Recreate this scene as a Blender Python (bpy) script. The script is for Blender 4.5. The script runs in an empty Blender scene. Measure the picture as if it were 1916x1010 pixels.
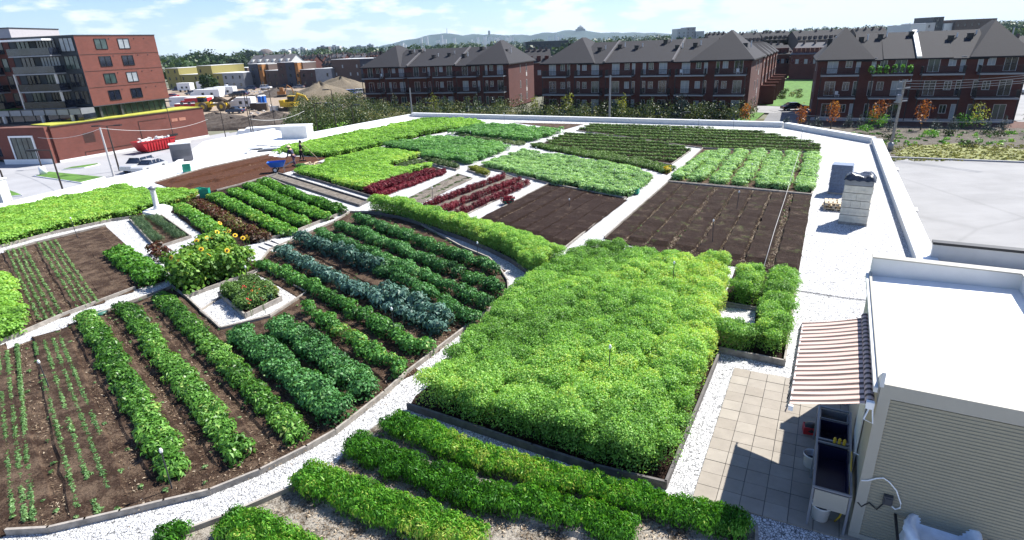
import bpy, bmesh, math, random
import numpy as np
from mathutils import Vector, Matrix
sc = bpy.context.scene
RAD = math.radians
# ------------------------------------------------------------------ camera
FPX, PW, PH = 1090.0, 1916.0, 1010.0
PITCH, ROLL, CAMZ = RAD(21.3), RAD(2.35), 8.8
fw = Vector((0, math.cos(PITCH), -math.sin(PITCH)))
up0 = Vector((0, math.sin(PITCH), math.cos(PITCH)))
rt0 = Vector((1, 0, 0))
rt = rt0*math.cos(ROLL) - up0*math.sin(ROLL)
up = up0*math.cos(ROLL) + rt0*math.sin(ROLL)
cam = bpy.data.objects.new('camera', bpy.data.cameras.new('camera'))
sc.collection.objects.link(cam)
cam.data.sensor_width = 36; cam.data.lens = 36*FPX/PW
cam.data.clip_start = 0.1; cam.data.clip_end = 40000
m = Matrix((rt, up, -fw)).transposed().to_4x4(); m.translation = (0, 0, CAMZ)
cam.matrix_world = m
sc.camera = cam
# ------------------------------------------------------------------ world, sun, exposure
SUN_AZ, SUN_EL = RAD(56.2), RAD(49.5)
w = bpy.data.worlds.new('World'); sc.world = w; w.use_nodes = True
nt = w.node_tree; nt.nodes.clear()
def wn(t, **k):
    n = nt.nodes.new(t)
    for a, b in k.items(): setattr(n, a, b)
    return n
sky = wn('ShaderNodeTexSky', sky_type='NISHITA'); sky.sun_disc = False
sky.sun_elevation = SUN_EL; sky.sun_rotation = SUN_AZ; sky.air_density = 1.0; sky.dust_density = 0.4; sky.ozone_density = 1.5
tc = wn('ShaderNodeTexCoord'); sep = wn('ShaderNodeSeparateXYZ'); nt.links.new(tc.outputs['Generated'], sep.inputs[0])
def wm(op, a, b):
    n = wn('ShaderNodeMath', operation=op)
    for i, v in enumerate((a, b)):
        if v is None: continue
        if isinstance(v, (int, float)): n.inputs[i].default_value = v
        else: nt.links.new(v, n.inputs[i])
    return n.outputs[0]
cb = wn('ShaderNodeCombineXYZ'); nt.links.new(sep.outputs[0], cb.inputs[0]); nt.links.new(sep.outputs[1], cb.inputs[1]); nt.links.new(wm('MULTIPLY', sep.outputs[2], 3.6), cb.inputs[2])
nz = wn('ShaderNodeTexNoise'); nz.inputs['Scale'].default_value = 15.0; nz.inputs['Detail'].default_value = 8; nz.inputs['Roughness'].default_value = 0.52
nt.links.new(cb.outputs[0], nz.inputs['Vector'])
nz2 = wn('ShaderNodeTexNoise'); nz2.inputs['Scale'].default_value = 2.6; nz2.inputs['Detail'].default_value = 3
nt.links.new(cb.outputs[0], nz2.inputs['Vector'])
cs = wm('ADD', nz.outputs[0], wm('MULTIPLY', wm('SUBTRACT', nz2.outputs[0], 0.5), 0.55))
cs = wm('ADD', cs, wm('MULTIPLY', sep.outputs[0], 0.20))
cr = wn('ShaderNodeValToRGB'); cr.color_ramp.elements[0].position = 0.45; cr.color_ramp.elements[1].position = 0.57
nt.links.new(cs, cr.inputs[0])
mx = wn('ShaderNodeMix', data_type='RGBA'); nt.links.new(wm('MULTIPLY', cr.outputs[0], wm('SUBTRACT', 1.0, wm('MINIMUM', wm('MAXIMUM', wm('MULTIPLY', wm('SUBTRACT', sep.outputs[2], 0.10), 7.0), 0.0), 0.9))), mx.inputs[0])
tint = wn('ShaderNodeMix', data_type='RGBA', blend_type='MULTIPLY'); tint.inputs[0].default_value = 1
nt.links.new(sky.outputs[0], tint.inputs[6]); tint.inputs[7].default_value = (0.80, 1.02, 1.42, 1)
nt.links.new(tint.outputs[2], mx.inputs[6]); mx.inputs[7].default_value = (9.6, 9.9, 10.3, 1)
# low haze bank near the horizon
hz = wm('POWER', wm('SUBTRACT', 1.0, wm('MINIMUM', wm('MAXIMUM', sep.outputs[2], 0.0), 1.0)), 22.0)
mx2 = wn('ShaderNodeMix', data_type='RGBA'); nt.links.new(wm('MULTIPLY', hz, 0.78), mx2.inputs[0])
nt.links.new(mx.outputs[2], mx2.inputs[6]); mx2.inputs[7].default_value = (8.2, 9.3, 10.4, 1)
bg = wn('ShaderNodeBackground'); bg.inputs[1].default_value = 0.058
nt.links.new(mx2.outputs[2], bg.inputs[0])
wo = wn('ShaderNodeOutputWorld'); nt.links.new(bg.outputs[0], wo.inputs[0])
ld = bpy.data.lights.new('sun', 'SUN'); ld.energy = 4.8; ld.angle = RAD(0.5); ld.color = (1.0, 0.965, 0.90)
lo = bpy.data.objects.new('sun', ld); sc.collection.objects.link(lo)
sd = Vector((math.sin(SUN_AZ)*math.cos(SUN_EL), math.cos(SUN_AZ)*math.cos(SUN_EL), math.sin(SUN_EL)))
lo.rotation_euler = sd.to_track_quat('Z', 'Y').to_euler(); lo.location = sd*60
vs = sc.view_settings; vs.view_transform = 'Standard'; vs.look = 'None'; vs.gamma = 1; vs.exposure = 1.10; vs.use_curve_mapping = False
sc.cycles.max_bounces = 5; sc.cycles.volume_bounces = 0; sc.cycles.transparent_max_bounces = 8
# ------------------------------------------------------------------ helpers
random.seed(7); rng = np.random.default_rng(7)
TILE = dict(A=(0,0,3.156),B=(300,0,3.156),C=(660,20,3.992),D=(1000,20,3.992),E=(1436,20,3.156),F=(0,320,3.156),Q=(1500,280,5.612),
 R=(1280,660,2.884),S=(1440,580,4.592),T=(1580,480,3.607),U=(1490,740,3.743),a=(490,205,4.79),b=(300,320,4.79),c=(0,220,4.79),
 d=(380,200,6.313),e=(260,320,6.313),f=(0,40,5.315),g=(300,80,6.732),h=(460,80,6.3125),I=(760,210,3.483),J=(1180,210,3.483),
 K=(0,600,2.463),L=(380,460,2.970),M=(300,740,3.193),N=(760,440,3.156),O=(1180,440,3.156),P=(840,700,3.193),H=(460,200,3.548),p=(0,0,1.0))
def ray(k, a, b):
    x0, y0, s = TILE[k]; x, y = x0+a/s, y0+b/s
    return rt*((x-PW/2)/FPX) - up*((y-PH/2)/FPX) + fw
def at(k, a, b, z=0.0):                       # survey: where the sight line meets the level z
    d = ray(k, a, b); t = (z-CAMZ)/d.z
    return Vector((d.x*t, d.y*t, z))
def atY(k, a, b, Y):                          # survey: where the sight line meets the distance Y
    d = ray(k, a, b); t = Y/d.y
    return Vector((d.x*t, Y, CAMZ+d.z*t))
def pts(k, L, z=0.0):
    return [at(k, q[0], q[1], q[2] if len(q) > 2 else z) for q in L]
class MB:
    def __init__(s): s.v = []; s.f = []; s.mi = []; s.cur = 0
    def add(s, vs, fs, M=None):
        n = len(s.v)
        s.v += [tuple(M @ Vector(q)) if M else tuple(q) for q in vs]
        s.f += [tuple(n+i for i in q) for q in fs]; s.mi += [s.cur]*len(fs)
        return s
    def mat(s, i): s.cur = i; return s
    def box(s, x0, x1, y0, y1, z0, z1, M=None):
        return s.add([(x0,y0,z0),(x1,y0,z0),(x1,y1,z0),(x0,y1,z0),(x0,y0,z1),(x1,y0,z1),(x1,y1,z1),(x0,y1,z1)],
                     [(0,3,2,1),(4,5,6,7),(0,1,5,4),(1,2,6,5),(2,3,7,6),(3,0,4,7)], M)
    def prism(s, P, z0, z1, M=None):
        n = len(P)
        vs = [(p[0],p[1],z0) for p in P]+[(p[0],p[1],z1) for p in P]
        return s.add(vs, [tuple(range(n-1,-1,-1)), tuple(range(n,2*n))]+[(i,(i+1)%n,n+(i+1)%n,n+i) for i in range(n)], M)
    def tube(s, P, r, n=8, cap=True):
        P = [Vector(p) for p in P]; rs = r if isinstance(r, (list, tuple)) else [r]*len(P)
        rings = []
        for i, p in enumerate(P):
            d = (P[min(i+1, len(P)-1)]-P[max(i-1, 0)]).normalized()
            u = d.cross(Vector((0,0,1))) if abs(d.z) < .95 else d.cross(Vector((1,0,0)))
            u.normalize(); v = d.cross(u)
            rings.append([tuple(p+(u*math.cos(2*math.pi*k/n)+v*math.sin(2*math.pi*k/n))*rs[i]) for k in range(n)])
        vs = [q for R_ in rings for q in R_]; fs = []
        for i in range(len(P)-1):
            for k in range(n): fs.append((i*n+k, i*n+(k+1)%n, (i+1)*n+(k+1)%n, (i+1)*n+k))
        if cap: fs += [tuple(range(n-1,-1,-1)), tuple((len(P)-1)*n+k for k in range(n))]
        return s.add(vs, fs)
    def lathe(s, prof, n=16, M=None):
        vs = [(r*math.cos(2*math.pi*k/n), r*math.sin(2*math.pi*k/n), z) for r, z in prof for k in range(n)]; m_ = len(prof)
        fs = [(i*n+k, i*n+(k+1)%n, (i+1)*n+(k+1)%n, (i+1)*n+k) for i in range(m_-1) for k in range(n)]
        fs += [tuple(range(n-1,-1,-1)), tuple((m_-1)*n+k for k in range(n))]
        return s.add(vs, fs, M)
    def build(s, name, mats, parent=None, smooth=False, loc=None):
        me = bpy.data.meshes.new(name); me.from_pydata(s.v, [], s.f)
        mats = mats if isinstance(mats, (list, tuple)) else [mats]
        for q in mats: me.materials.append(q)
        if len(mats) > 1: me.polygons.foreach_set('material_index', s.mi)
        if smooth: me.polygons.foreach_set('use_smooth', [True]*len(me.polygons))
        me.validate(); me.update()
        o = bpy.data.objects.new(name, me); sc.collection.objects.link(o)
        if parent: o.parent = parent
        if loc is not None: o.location = loc
        return o
def tag(o, label=None, cat=None, group=None, kind=None):
    for k, v in (('label', label), ('category', cat), ('group', group), ('kind', kind)):
        if v: o[k] = v
    return o
def thing(name, label, cat, loc=(0,0,0), rz=0, group=None):
    o = bpy.data.objects.new(name, None); sc.collection.objects.link(o); o.empty_display_size = .3
    o.location = loc; o.rotation_euler = (0,0,rz)
    return tag(o, label, cat, group)
def kids(o): return [c for c in bpy.data.objects if c.parent == o]
def copy_tree(o, kmap, parent=None):
    c = o.copy(); sc.collection.objects.link(c); c.parent = parent
    for ch in kmap.get(o, []): copy_tree(ch, kmap, c)
    return c
def kidmap():
    k = {}
    for o in bpy.data.objects:
        if o.parent: k.setdefault(o.parent, []).append(o)
    return k
def rz(a): return Matrix.Rotation(a, 4, 'Z')
# ------------------------------------------------------------------ materials
def nodes(name):
    mt = bpy.data.materials.new(name); mt.use_nodes = True; t = mt.node_tree
    return mt, t, t.nodes['Principled BSDF']
def N(t, ty, **k):
    n = t.nodes.new(ty)
    for a, b in k.items():
        if a in ('data_type', 'blend_type', 'operation', 'feature', 'distance', 'noise_dimensions', 'attribute_name', 'bands_direction', 'wave_type'): setattr(n, a, b)
        else: n.inputs[a].default_value = b
    return n
def coords(t, scale=(1,1,1), kind='Object', rot=(0,0,0)):
    c = t.nodes.new('ShaderNodeTexCoord'); mp = t.nodes.new('ShaderNodeMapping'); mp.inputs['Scale'].default_value = scale; mp.inputs['Rotation'].default_value = rot
    t.links.new(c.outputs[kind], mp.inputs[0]); return mp.outputs[0]
def ramp(t, src, stops):
    r = t.nodes.new('ShaderNodeValToRGB'); e = r.color_ramp.elements
    while len(e) < len(stops): e.new(0.5)
    for i, (p, c) in enumerate(stops): e[i].position = p; e[i].color = (*c, 1)
    t.links.new(src, r.inputs[0]); return r.outputs[0]
def mixc(t, f, a, b, bt='MIX'):
    n = t.nodes.new('ShaderNodeMix'); n.data_type = 'RGBA'; n.blend_type = bt
    for i, v in ((0, f), (6, a), (7, b)):
        if isinstance(v, (int, float)): n.inputs[i].default_value = v
        elif isinstance(v, tuple): n.inputs[i].default_value = (*v, 1)
        else: t.links.new(v, n.inputs[i])
    return n.outputs[2]
def bump(t, b, src, strength=.3, dist=.02):
    n = t.nodes.new('ShaderNodeBump'); n.inputs['Strength'].default_value = strength; n.inputs['Distance'].default_value = dist
    t.links.new(src, n.inputs['Height']); t.links.new(n.outputs[0], b.inputs['Normal'])
def plain(name, col, rough=.7, var=.18, scale=2.0, metal=0, bs=.0, spec=.4):
    mt, t, b = nodes(name); co = coords(t)
    nz = N(t, 'ShaderNodeTexNoise', Scale=scale, Detail=6.0, Roughness=.6); t.links.new(co, nz.inputs['Vector'])
    d = tuple(max(0, c*(1-var)) for c in col); l = tuple(min(1, c*(1+var)) for c in col)
    t.links.new(ramp(t, nz.outputs[0], [(.3, d), (.7, l)]), b.inputs['Base Color'])
    b.inputs['Roughness'].default_value = rough; b.inputs['Metallic'].default_value = metal; b.inputs['Specular IOR Level'].default_value = spec
    if bs: bump(t, b, nz.outputs[0], bs, .03)
    return mt
def brick(name, col, col2, mortar, sc_=(1,1,1)):
    mt, t, b = nodes(name)
    c = t.nodes.new('ShaderNodeTexCoord'); s = t.nodes.new('ShaderNodeSeparateXYZ'); t.links.new(c.outputs['Object'], s.inputs[0])
    ad = N(t, 'ShaderNodeMath', operation='ADD'); t.links.new(s.outputs[0], ad.inputs[0]); t.links.new(s.outputs[1], ad.inputs[1])
    cb_ = t.nodes.new('ShaderNodeCombineXYZ'); t.links.new(ad.outputs[0], cb_.inputs[0]); t.links.new(s.outputs[2], cb_.inputs[1])
    br = t.nodes.new('ShaderNodeTexBrick'); br.inputs['Scale'].default_value = 1.0; br.inputs['Brick Width'].default_value = .42; br.inputs['Row Height'].default_value = .15
    br.inputs['Mortar Size'].default_value = .012; br.inputs['Color1'].default_value = (*col, 1); br.inputs['Color2'].default_value = (*col2, 1); br.inputs['Mortar'].default_value = (*mortar, 1)
    t.links.new(cb_.outputs[0], br.inputs['Vector'])
    nz = N(t, 'ShaderNodeTexNoise', Scale=.45, Detail=7.0, Roughness=.65); t.links.new(c.outputs['Object'], nz.inputs['Vector'])
    col_ = mixc(t, .5, br.outputs[0], ramp(t, nz.outputs[0], [(.3, (.7,.7,.7)), (.7, (1.3,1.3,1.3))]), 'MULTIPLY')
    t.links.new(col_, b.inputs['Base Color']); b.inputs['Roughness'].default_value = .9
    return mt
def leafmat(name, stops, trans=.3, rough=.5):
    mt = bpy.data.materials.new(name); mt.use_nodes = True; t = mt.node_tree; t.nodes.clear()
    a = t.nodes.new('ShaderNodeAttribute'); a.attribute_name = 'tone'
    c = ramp(t, a.outputs['Fac'], stops)
    b = t.nodes.new('ShaderNodeBsdfPrincipled'); b.inputs['Roughness'].default_value = rough; b.inputs['Specular IOR Level'].default_value = .3; t.links.new(c, b.inputs['Base Color'])
    tr = t.nodes.new('ShaderNodeBsdfTranslucent')
    c2 = mixc(t, 1.0, c, (1.15, 1.1, .60), 'MULTIPLY'); t.links.new(c2, tr.inputs[0])
    mxs = t.nodes.new('ShaderNodeMixShader'); mxs.inputs[0].default_value = trans
    o = t.nodes.new('ShaderNodeOutputMaterial'); t.links.new(b.outputs[0], mxs.inputs[1]); t.links.new(tr.outputs[0], mxs.inputs[2]); t.links.new(mxs.outputs[0], o.inputs[0])
    return mt
def gravel(name, light=.8, dark=.22, scale=22.0, tint_=(1,1,1)):
    mt, t, b = nodes(name); co = coords(t)
    vo = N(t, 'ShaderNodeTexVoronoi', Scale=scale); t.links.new(co, vo.inputs['Vector'])
    ve = N(t, 'ShaderNodeTexVoronoi', feature='DISTANCE_TO_EDGE', Scale=scale); t.links.new(co, ve.inputs['Vector'])
    nz = N(t, 'ShaderNodeTexNoise', Scale=.7, Detail=8.0, Roughness=.7); t.links.new(co, nz.inputs['Vector'])
    s = t.nodes.new('ShaderNodeSeparateColor'); t.links.new(vo.outputs['Color'], s.inputs[0])
    base = ramp(t, s.outputs[0], [(0.0, (light*.62,)*3), (.35, (light*.9,)*3), (1, (light,)*3)])
    crev = ramp(t, ve.outputs['Distance'], [(0.0, (dark,)*3), (.14, (1,1,1))])
    c = mixc(t, 1.0, base, crev, 'MULTIPLY'); c = mixc(t, .6, c, ramp(t, nz.outputs[0], [(.35, (.86,.85,.84)), (.6, (1,1,1))]), 'MULTIPLY')
    c = mixc(t, 1.0, c, tint_, 'MULTIPLY')
    t.links.new(c, b.inputs['Base Color']); b.inputs['Roughness'].default_value = .85; b.inputs['Specular IOR Level'].default_value = .3
    bump(t, b, ve.outputs['Distance'], .75, .035)
    return mt
def soil(name, col, straw=.35, strawcol=(.42,.33,.22), cut=.55, rot=0.0, green=0.0):
    mt, t, b = nodes(name); co = coords(t, (1,1,1), rot=(0,0,rot))
    nz = N(t, 'ShaderNodeTexNoise', Scale=9.0, Detail=9.0, Roughness=.75); t.links.new(co, nz.inputs['Vector'])
    c = ramp(t, nz.outputs[0], [(.3, tuple(q*.5 for q in col)), (.55, col), (.75, tuple(q*1.9 for q in col))])
    co2 = coords(t, (1, 1, 1), rot=(0,0,rot)); n2 = N(t, 'ShaderNodeTexNoise', Scale=1.9, Detail=7.0, Roughness=.7); t.links.new(co2, n2.inputs['Vector'])
    n3 = N(t, 'ShaderNodeTexNoise', Scale=24.0, Detail=6.0, Roughness=.8); t.links.new(co, n3.inputs['Vector'])
    mu = N(t, 'ShaderNodeMath', operation='ADD'); t.links.new(n2.outputs[0], mu.inputs[0]); t.links.new(n3.outputs[0], mu.inputs[1])
    f = ramp(t, mu.outputs[0], [(0, (0,0,0)), (min(.98, cut), (0,0,0)), (min(.99, cut+.12), (straw,)*3)])
    mu2 = N(t, 'ShaderNodeMath', operation='MULTIPLY'); mu2.inputs[1].default_value = .5; t.links.new(mu.outputs[0], mu2.inputs[0])
    f = ramp(t, mu2.outputs[0], [(cut-.06, (0,0,0)), (cut+.04, (straw,)*3)])
    c = mixc(t, f, c, strawcol)
    if green:
        n4 = N(t, 'ShaderNodeTexNoise', Scale=1.7, Detail=8.0, Roughness=.75); t.links.new(co, n4.inputs['Vector'])
        c = mixc(t, ramp(t, n4.outputs[0], [(.56, (0,0,0)), (.66, (green,)*3)]), c, (.10,.15,.035))
    t.links.new(c, b.inputs['Base Color']); b.inputs['Roughness'].default_value = .95; b.inputs['Specular IOR Level'].default_value = .15
    bump(t, b, nz.outputs[0], .9, .08)
    return mt
def glass(name, col=(.02,.03,.04), rough=.06):
    mt, t, b = nodes(name); co = coords(t)
    nz = N(t, 'ShaderNodeTexNoise', Scale=.6, Detail=2.0); t.links.new(co, nz.inputs['Vector'])
    t.links.new(ramp(t, nz.outputs[0], [(.35, tuple(c*.6 for c in col)), (.65, tuple(min(1, c*1.5) for c in col))]), b.inputs['Base Color'])
    b.inputs['Roughness'].default_value = rough; b.inputs['Specular IOR Level'].default_value = .8
    return mt
def stripes(name, cols, axis, period, jitter=0):
    mt, t, b = nodes(name); c = t.nodes.new('ShaderNodeTexCoord'); s = t.nodes.new('ShaderNodeSeparateXYZ'); t.links.new(c.outputs['Object'], s.inputs[0])
    d = N(t, 'ShaderNodeMath', operation='DIVIDE'); d.inputs[1].default_value = period; t.links.new(s.outputs[axis], d.inputs[0])
    f = N(t, 'ShaderNodeMath', operation='FRACT'); t.links.new(d.outputs[0], f.inputs[0])
    r = t.nodes.new('ShaderNodeValToRGB'); r.color_ramp.interpolation = 'CONSTANT'; e = r.color_ramp.elements
    while len(e) < len(cols): e.new(.5)
    for i, (p, q) in enumerate(cols): e[i].position = p; e[i].color = (*q, 1)
    t.links.new(f.outputs[0], r.inputs[0]); t.links.new(r.outputs[0], b.inputs['Base Color']); b.inputs['Roughness'].default_value = .85
    return mt
M = {}
M['gravel'] = gravel('white_gravel', .74, .05, 17.0)
M['membrane'] = plain('white_membrane', (.78,.78,.78), .6, .09, .5)
M['cap'] = plain('white_metal_cap', (.74,.74,.73), .4, .05, .5)
M['wood'] = plain('weathered_wood', (.30,.27,.235), .9, .35, 5.0)
M['darkwood'] = plain('dark_weathered_wood', (.13,.12,.115), .9, .3, 5.0)
M['soil_dark'] = soil('dark_soil', (.024,.0125,.009), .45, (.19,.14,.10), .595)
M['soil_brown'] = soil('red_brown_soil', (.085,.036,.020), .25, (.25,.14,.09), .62)
M['soil_straw'] = soil('straw_covered_soil', (.040,.023,.015), .50, (.22,.155,.105), .53)
M['soil_green'] = soil('weedy_soil', (.026,.0145,.010), .45, (.19,.14,.10), .585, green=.30)
M['soil_grey'] = soil('grey_mulch', (.14,.12,.10), .5, (.34,.30,.25), .53)
M['white'] = plain('white_paint', (.80,.80,.79), .5, .03)
M['offwhite'] = plain('offwhite_paint', (.62,.62,.60), .5, .06)
M['grey'] = plain('grey_metal', (.24,.25,.27), .45, .1, 1.0, .3)
M['darkgrey'] = plain('dark_grey_metal', (.055,.058,.065), .5, .15)
M['black'] = plain('black_metal', (.018,.018,.020), .5, .2)
M['bronze'] = plain('dark_bronze_metal', (.05,.038,.032), .5, .2)
M['concrete'] = plain('pale_concrete', (.31,.31,.32), .85, .10, .35)
def slabmat(name, col, s=.14):
    mt, t, b = nodes(name); co = coords(t)
    nz = N(t, 'ShaderNodeTexNoise', Scale=.22, Detail=8.0, Roughness=.65); t.links.new(co, nz.inputs['Vector'])
    n2 = N(t, 'ShaderNodeTexNoise', Scale=.8, Detail=3.0); t.links.new(co, n2.inputs['Vector'])
    cw = mixc(t, .12, co, n2.outputs['Color']); ve = N(t, 'ShaderNodeTexVoronoi', feature='DISTANCE_TO_EDGE', Scale=s); t.links.new(cw, ve.inputs['Vector'])
    c = ramp(t, nz.outputs[0], [(.3, tuple(q*.84 for q in col)), (.5, col), (.72, tuple(q*1.12 for q in col))])
    c = mixc(t, 1.0, c, ramp(t, ve.outputs['Distance'], [(0, (.86,.86,.86)), (.004, (.92,.92,.92)), (.009, (1,1,1))]), 'MULTIPLY')
    co3 = coords(t, (.15, 1.4, 1), rot=(0,0,.35)); n3 = N(t, 'ShaderNodeTexNoise', Scale=.5, Detail=5.0); t.links.new(co3, n3.inputs['Vector'])
    c = mixc(t, .35, c, ramp(t, n3.outputs[0], [(.4, (.86,.86,.86)), (.6, (1.06,1.06,1.06))]), 'MULTIPLY')
    t.links.new(c, b.inputs['Base Color']); b.inputs['Roughness'].default_value = .88; return mt
M['road'] = slabmat('pale_asphalt', (.245,.243,.243), .05)
M['asphalt'] = plain('asphalt', (.16,.16,.165), .9, .12, .4)
M['dirt'] = soil('site_dirt', (.26,.20,.15), .4, (.42,.35,.27), .5)
M['mud'] = soil('dark_mud', (.075,.062,.055), .4, (.2,.17,.14), .52)
M['mound'] = soil('earth_mound', (.17,.14,.10), .3, (.25,.21,.16), .52)
M['brick'] = brick('red_brick', (.105,.030,.024), (.088,.025,.021), (.08,.04,.035))
M['brick_o'] = brick('orange_red_brick', (.175,.050,.036), (.145,.043,.031), (.15,.07,.055))
M['brick_d'] = brick('dark_brown_brick', (.085,.05,.045), (.07,.042,.04), (.07,.05,.05))
M['shingle'] = plain('grey_shingles', (.019,.0185,.023), .9, .13, 3.0, 0, .2)
M['shingle_l'] = plain('light_grey_shingles', (.12,.115,.12), .9, .12, 2.0)
M['glass'] = glass('dark_glass', (.012,.016,.028)); M['glass_g'] = glass('greenish_glass', (.04,.065,.062), .12); M['curtain'] = plain('pale_curtained_glass', (.30,.33,.35), .25, .2, 1.5)
M['frame'] = plain('pale_window_frame', (.50,.48,.46), .6, .06)
M['teal'] = plain('teal_grey_cladding', (.022,.030,.040), .5, .12)
M['red'] = plain('red_painted_steel', (.42,.018,.025), .45, .15, 3.0)
M['blue'] = plain('blue_plastic', (.02,.12,.46), .4, .15)
M['green_p'] = plain('green_plastic', (.012,.26,.17), .45, .2, 6.0)
M['yellow'] = plain('yellow_painted_steel', (.62,.42,.03), .5, .12)
M['yellowwall'] = stripes('yellow_cladding', [(0, (.27,.235,.075)), (.93, (.17,.15,.05))], 2, .3)
M['palewall'] = plain('pale_yellow_cladding', (.62,.55,.26), .8, .06)
M['orange'] = plain('orange_cladding', (.33,.15,.05), .8, .08)
M['rubber'] = plain('black_rubber', (.02,.02,.02), .8, .1)
M['grass'] = plain('mown_grass', (.075,.165,.025), .95, .45, 1.2, 0, .4)
M['grass_dry'] = plain('rough_dry_grass', (.19,.20,.07), .95, .4, 1.6, 0, .5)
M['mulch'] = plain('red_bark_mulch', (.10,.048,.035), .95, .45, 2.5, 0, .5)
M['sedum'] = plain('yellow_green_sedum', (.36,.36,.05), .95, .25, 1.2)
M['land'] = plain('far_ground', (.13,.13,.09), .95, .35, .02)
M['beige'] = plain('beige_corrugated_siding', (.33,.31,.255), .6, .05, .6)
M['beige_t'] = plain('beige_metal_trim', (.36,.34,.285), .5, .05, .6)
M['paver'] = plain('paver', (.5,.45,.4), .9, .1)
M['bark'] = plain('bark', (.09,.07,.055), .95, .3, 4.0)
M['tan'] = plain('tan_straw', (.52,.42,.29), .95, .3, 6.0)
M['hill'] = plain('wooded_hillside', (.018,.034,.030), .95, .5, .006)
M['stonewall'] = plain('brown_grey_stone', (.12,.092,.082), .9, .12)
# leaf materials: tone 0..1
M['lf_mustard'] = leafmat('mustard_leaves', [(0, (.075,.165,.035)), (.5, (.215,.46,.085)), (.85, (.40,.66,.16)), (1, (.56,.66,.14))], .42)
M['lf_pale'] = leafmat('pale_green_leaves', [(0, (.13,.24,.10)), (.5, (.30,.53,.20)), (1, (.48,.68,.31))], .35)
M['lf_field'] = leafmat('field_green_leaves', [(0, (.075,.17,.030)), (.5, (.235,.48,.072)), (.9, (.37,.62,.13)), (1, (.46,.60,.11))], .40)
M['lf_fieldb'] = leafmat('blue_green_field_leaves', [(0, (.055,.14,.045)), (.5, (.145,.36,.095)), (1, (.26,.50,.15))], .33)
M['lf_kale'] = leafmat('curly_kale_leaves', [(0, (.018,.060,.022)), (.5, (.066,.205,.056)), (.9, (.13,.34,.10)), (1, (.20,.35,.12))], .22)
M['lf_kale_l'] = leafmat('light_kale_leaves', [(0, (.028,.085,.022)), (.5, (.085,.26,.052)), (.88, (.17,.40,.09)), (1, (.34,.44,.11))], .28)
M['lf_lac'] = leafmat('blue_grey_kale_leaves', [(0, (.035,.085,.066)), (.5, (.085,.18,.14)), (1, (.17,.29,.24))], .15)
M['lf_lacd'] = leafmat('dark_blue_green_kale_leaves', [(0, (.024,.062,.046)), (.5, (.058,.135,.098)), (1, (.12,.23,.17))], .15)
M['lf_chard'] = leafmat('glossy_chard_leaves', [(0, (.022,.075,.012)), (.5, (.09,.24,.030)), (.85, (.24,.47,.10)), (1, (.42,.50,.14))], .30, .38)
M['lf_veg'] = leafmat('leafy_green_leaves', [(0, (.030,.095,.016)), (.5, (.095,.28,.035)), (.9, (.20,.45,.08)), (1, (.33,.46,.09))], .30)
M['lf_red'] = leafmat('dark_red_amaranth_leaves', [(0, (.045,.003,.008)), (.5, (.16,.008,.022)), (1, (.30,.03,.05))], .25)
M['lf_lett'] = leafmat('bronze_lettuce_leaves', [(0, (.035,.020,.012)), (.4, (.085,.045,.022)), (.7, (.12,.032,.025)), (.88, (.10,.12,.035)), (1, (.20,.22,.06))], .25)
M['lf_carrot'] = leafmat('feathery_carrot_leaves', [(0, (.022,.085,.010)), (.5, (.075,.26,.020)), (.85, (.20,.46,.05)), (1, (.42,.50,.10))], .34)
M['lf_low'] = leafmat('low_dark_green_leaves', [(0, (.03,.055,.016)), (.5, (.095,.185,.040)), (1, (.18,.31,.08))], .25)
M['lf_herb'] = leafmat('herb_leaves', [(0, (.04,.08,.03)), (.5, (.10,.16,.06)), (1, (.22,.28,.11))], .25)
M['lf_onion'] = leafmat('grey_green_onion_leaves', [(0, (.05,.10,.05)), (.5, (.12,.20,.10)), (1, (.22,.32,.17))], .2)
M['lf_sun'] = leafmat('sunflower_leaves', [(0, (.030,.10,.012)), (.5, (.12,.27,.035)), (.85, (.26,.44,.08)), (1, (.45,.52,.12))], .33)
M['lf_seed'] = leafmat('seedling_leaves', [(0, (.07,.16,.05)), (.5, (.16,.31,.11)), (1, (.28,.44,.18))], .3)
M['lf_tree'] = leafmat('tree_leaves', [(0, (.010,.028,.010)), (.5, (.026,.058,.018)), (1, (.065,.115,.034))], .2)
M['lf_bush'] = leafmat('shrub_leaves', [(0, (.010,.022,.008)), (.5, (.032,.055,.018)), (.85, (.075,.10,.034)), (1, (.12,.11,.05))], .2)
M['lf_scrub'] = leafmat('scrub_leaves', [(0, (.018,.034,.012)), (.5, (.055,.088,.028)), (.85, (.12,.16,.05)), (1, (.20,.19,.08))], .25)
M['lf_spruce'] = leafmat('blue_spruce_needles', [(0, (.02,.035,.035)), (.5, (.045,.07,.068)), (1, (.09,.13,.12))], .1)
M['lf_orange'] = leafmat('orange_autumn_leaves', [(0, (.16,.035,.012)), (.5, (.36,.11,.02)), (1, (.55,.26,.05))], .35)
M['lf_yellow'] = leafmat('yellow_green_leaves', [(0, (.10,.13,.02)), (.5, (.22,.26,.04)), (1, (.38,.38,.08))], .35)
M['petal'] = plain('yellow_petals', (.80,.50,.02), .7, .15, 9)
M['petal_r'] = plain('red_petals', (.62,.035,.03), .7, .2, 9)
M['petal_o'] = plain('orange_petals', (.75,.22,.02), .7, .2, 9)
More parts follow.
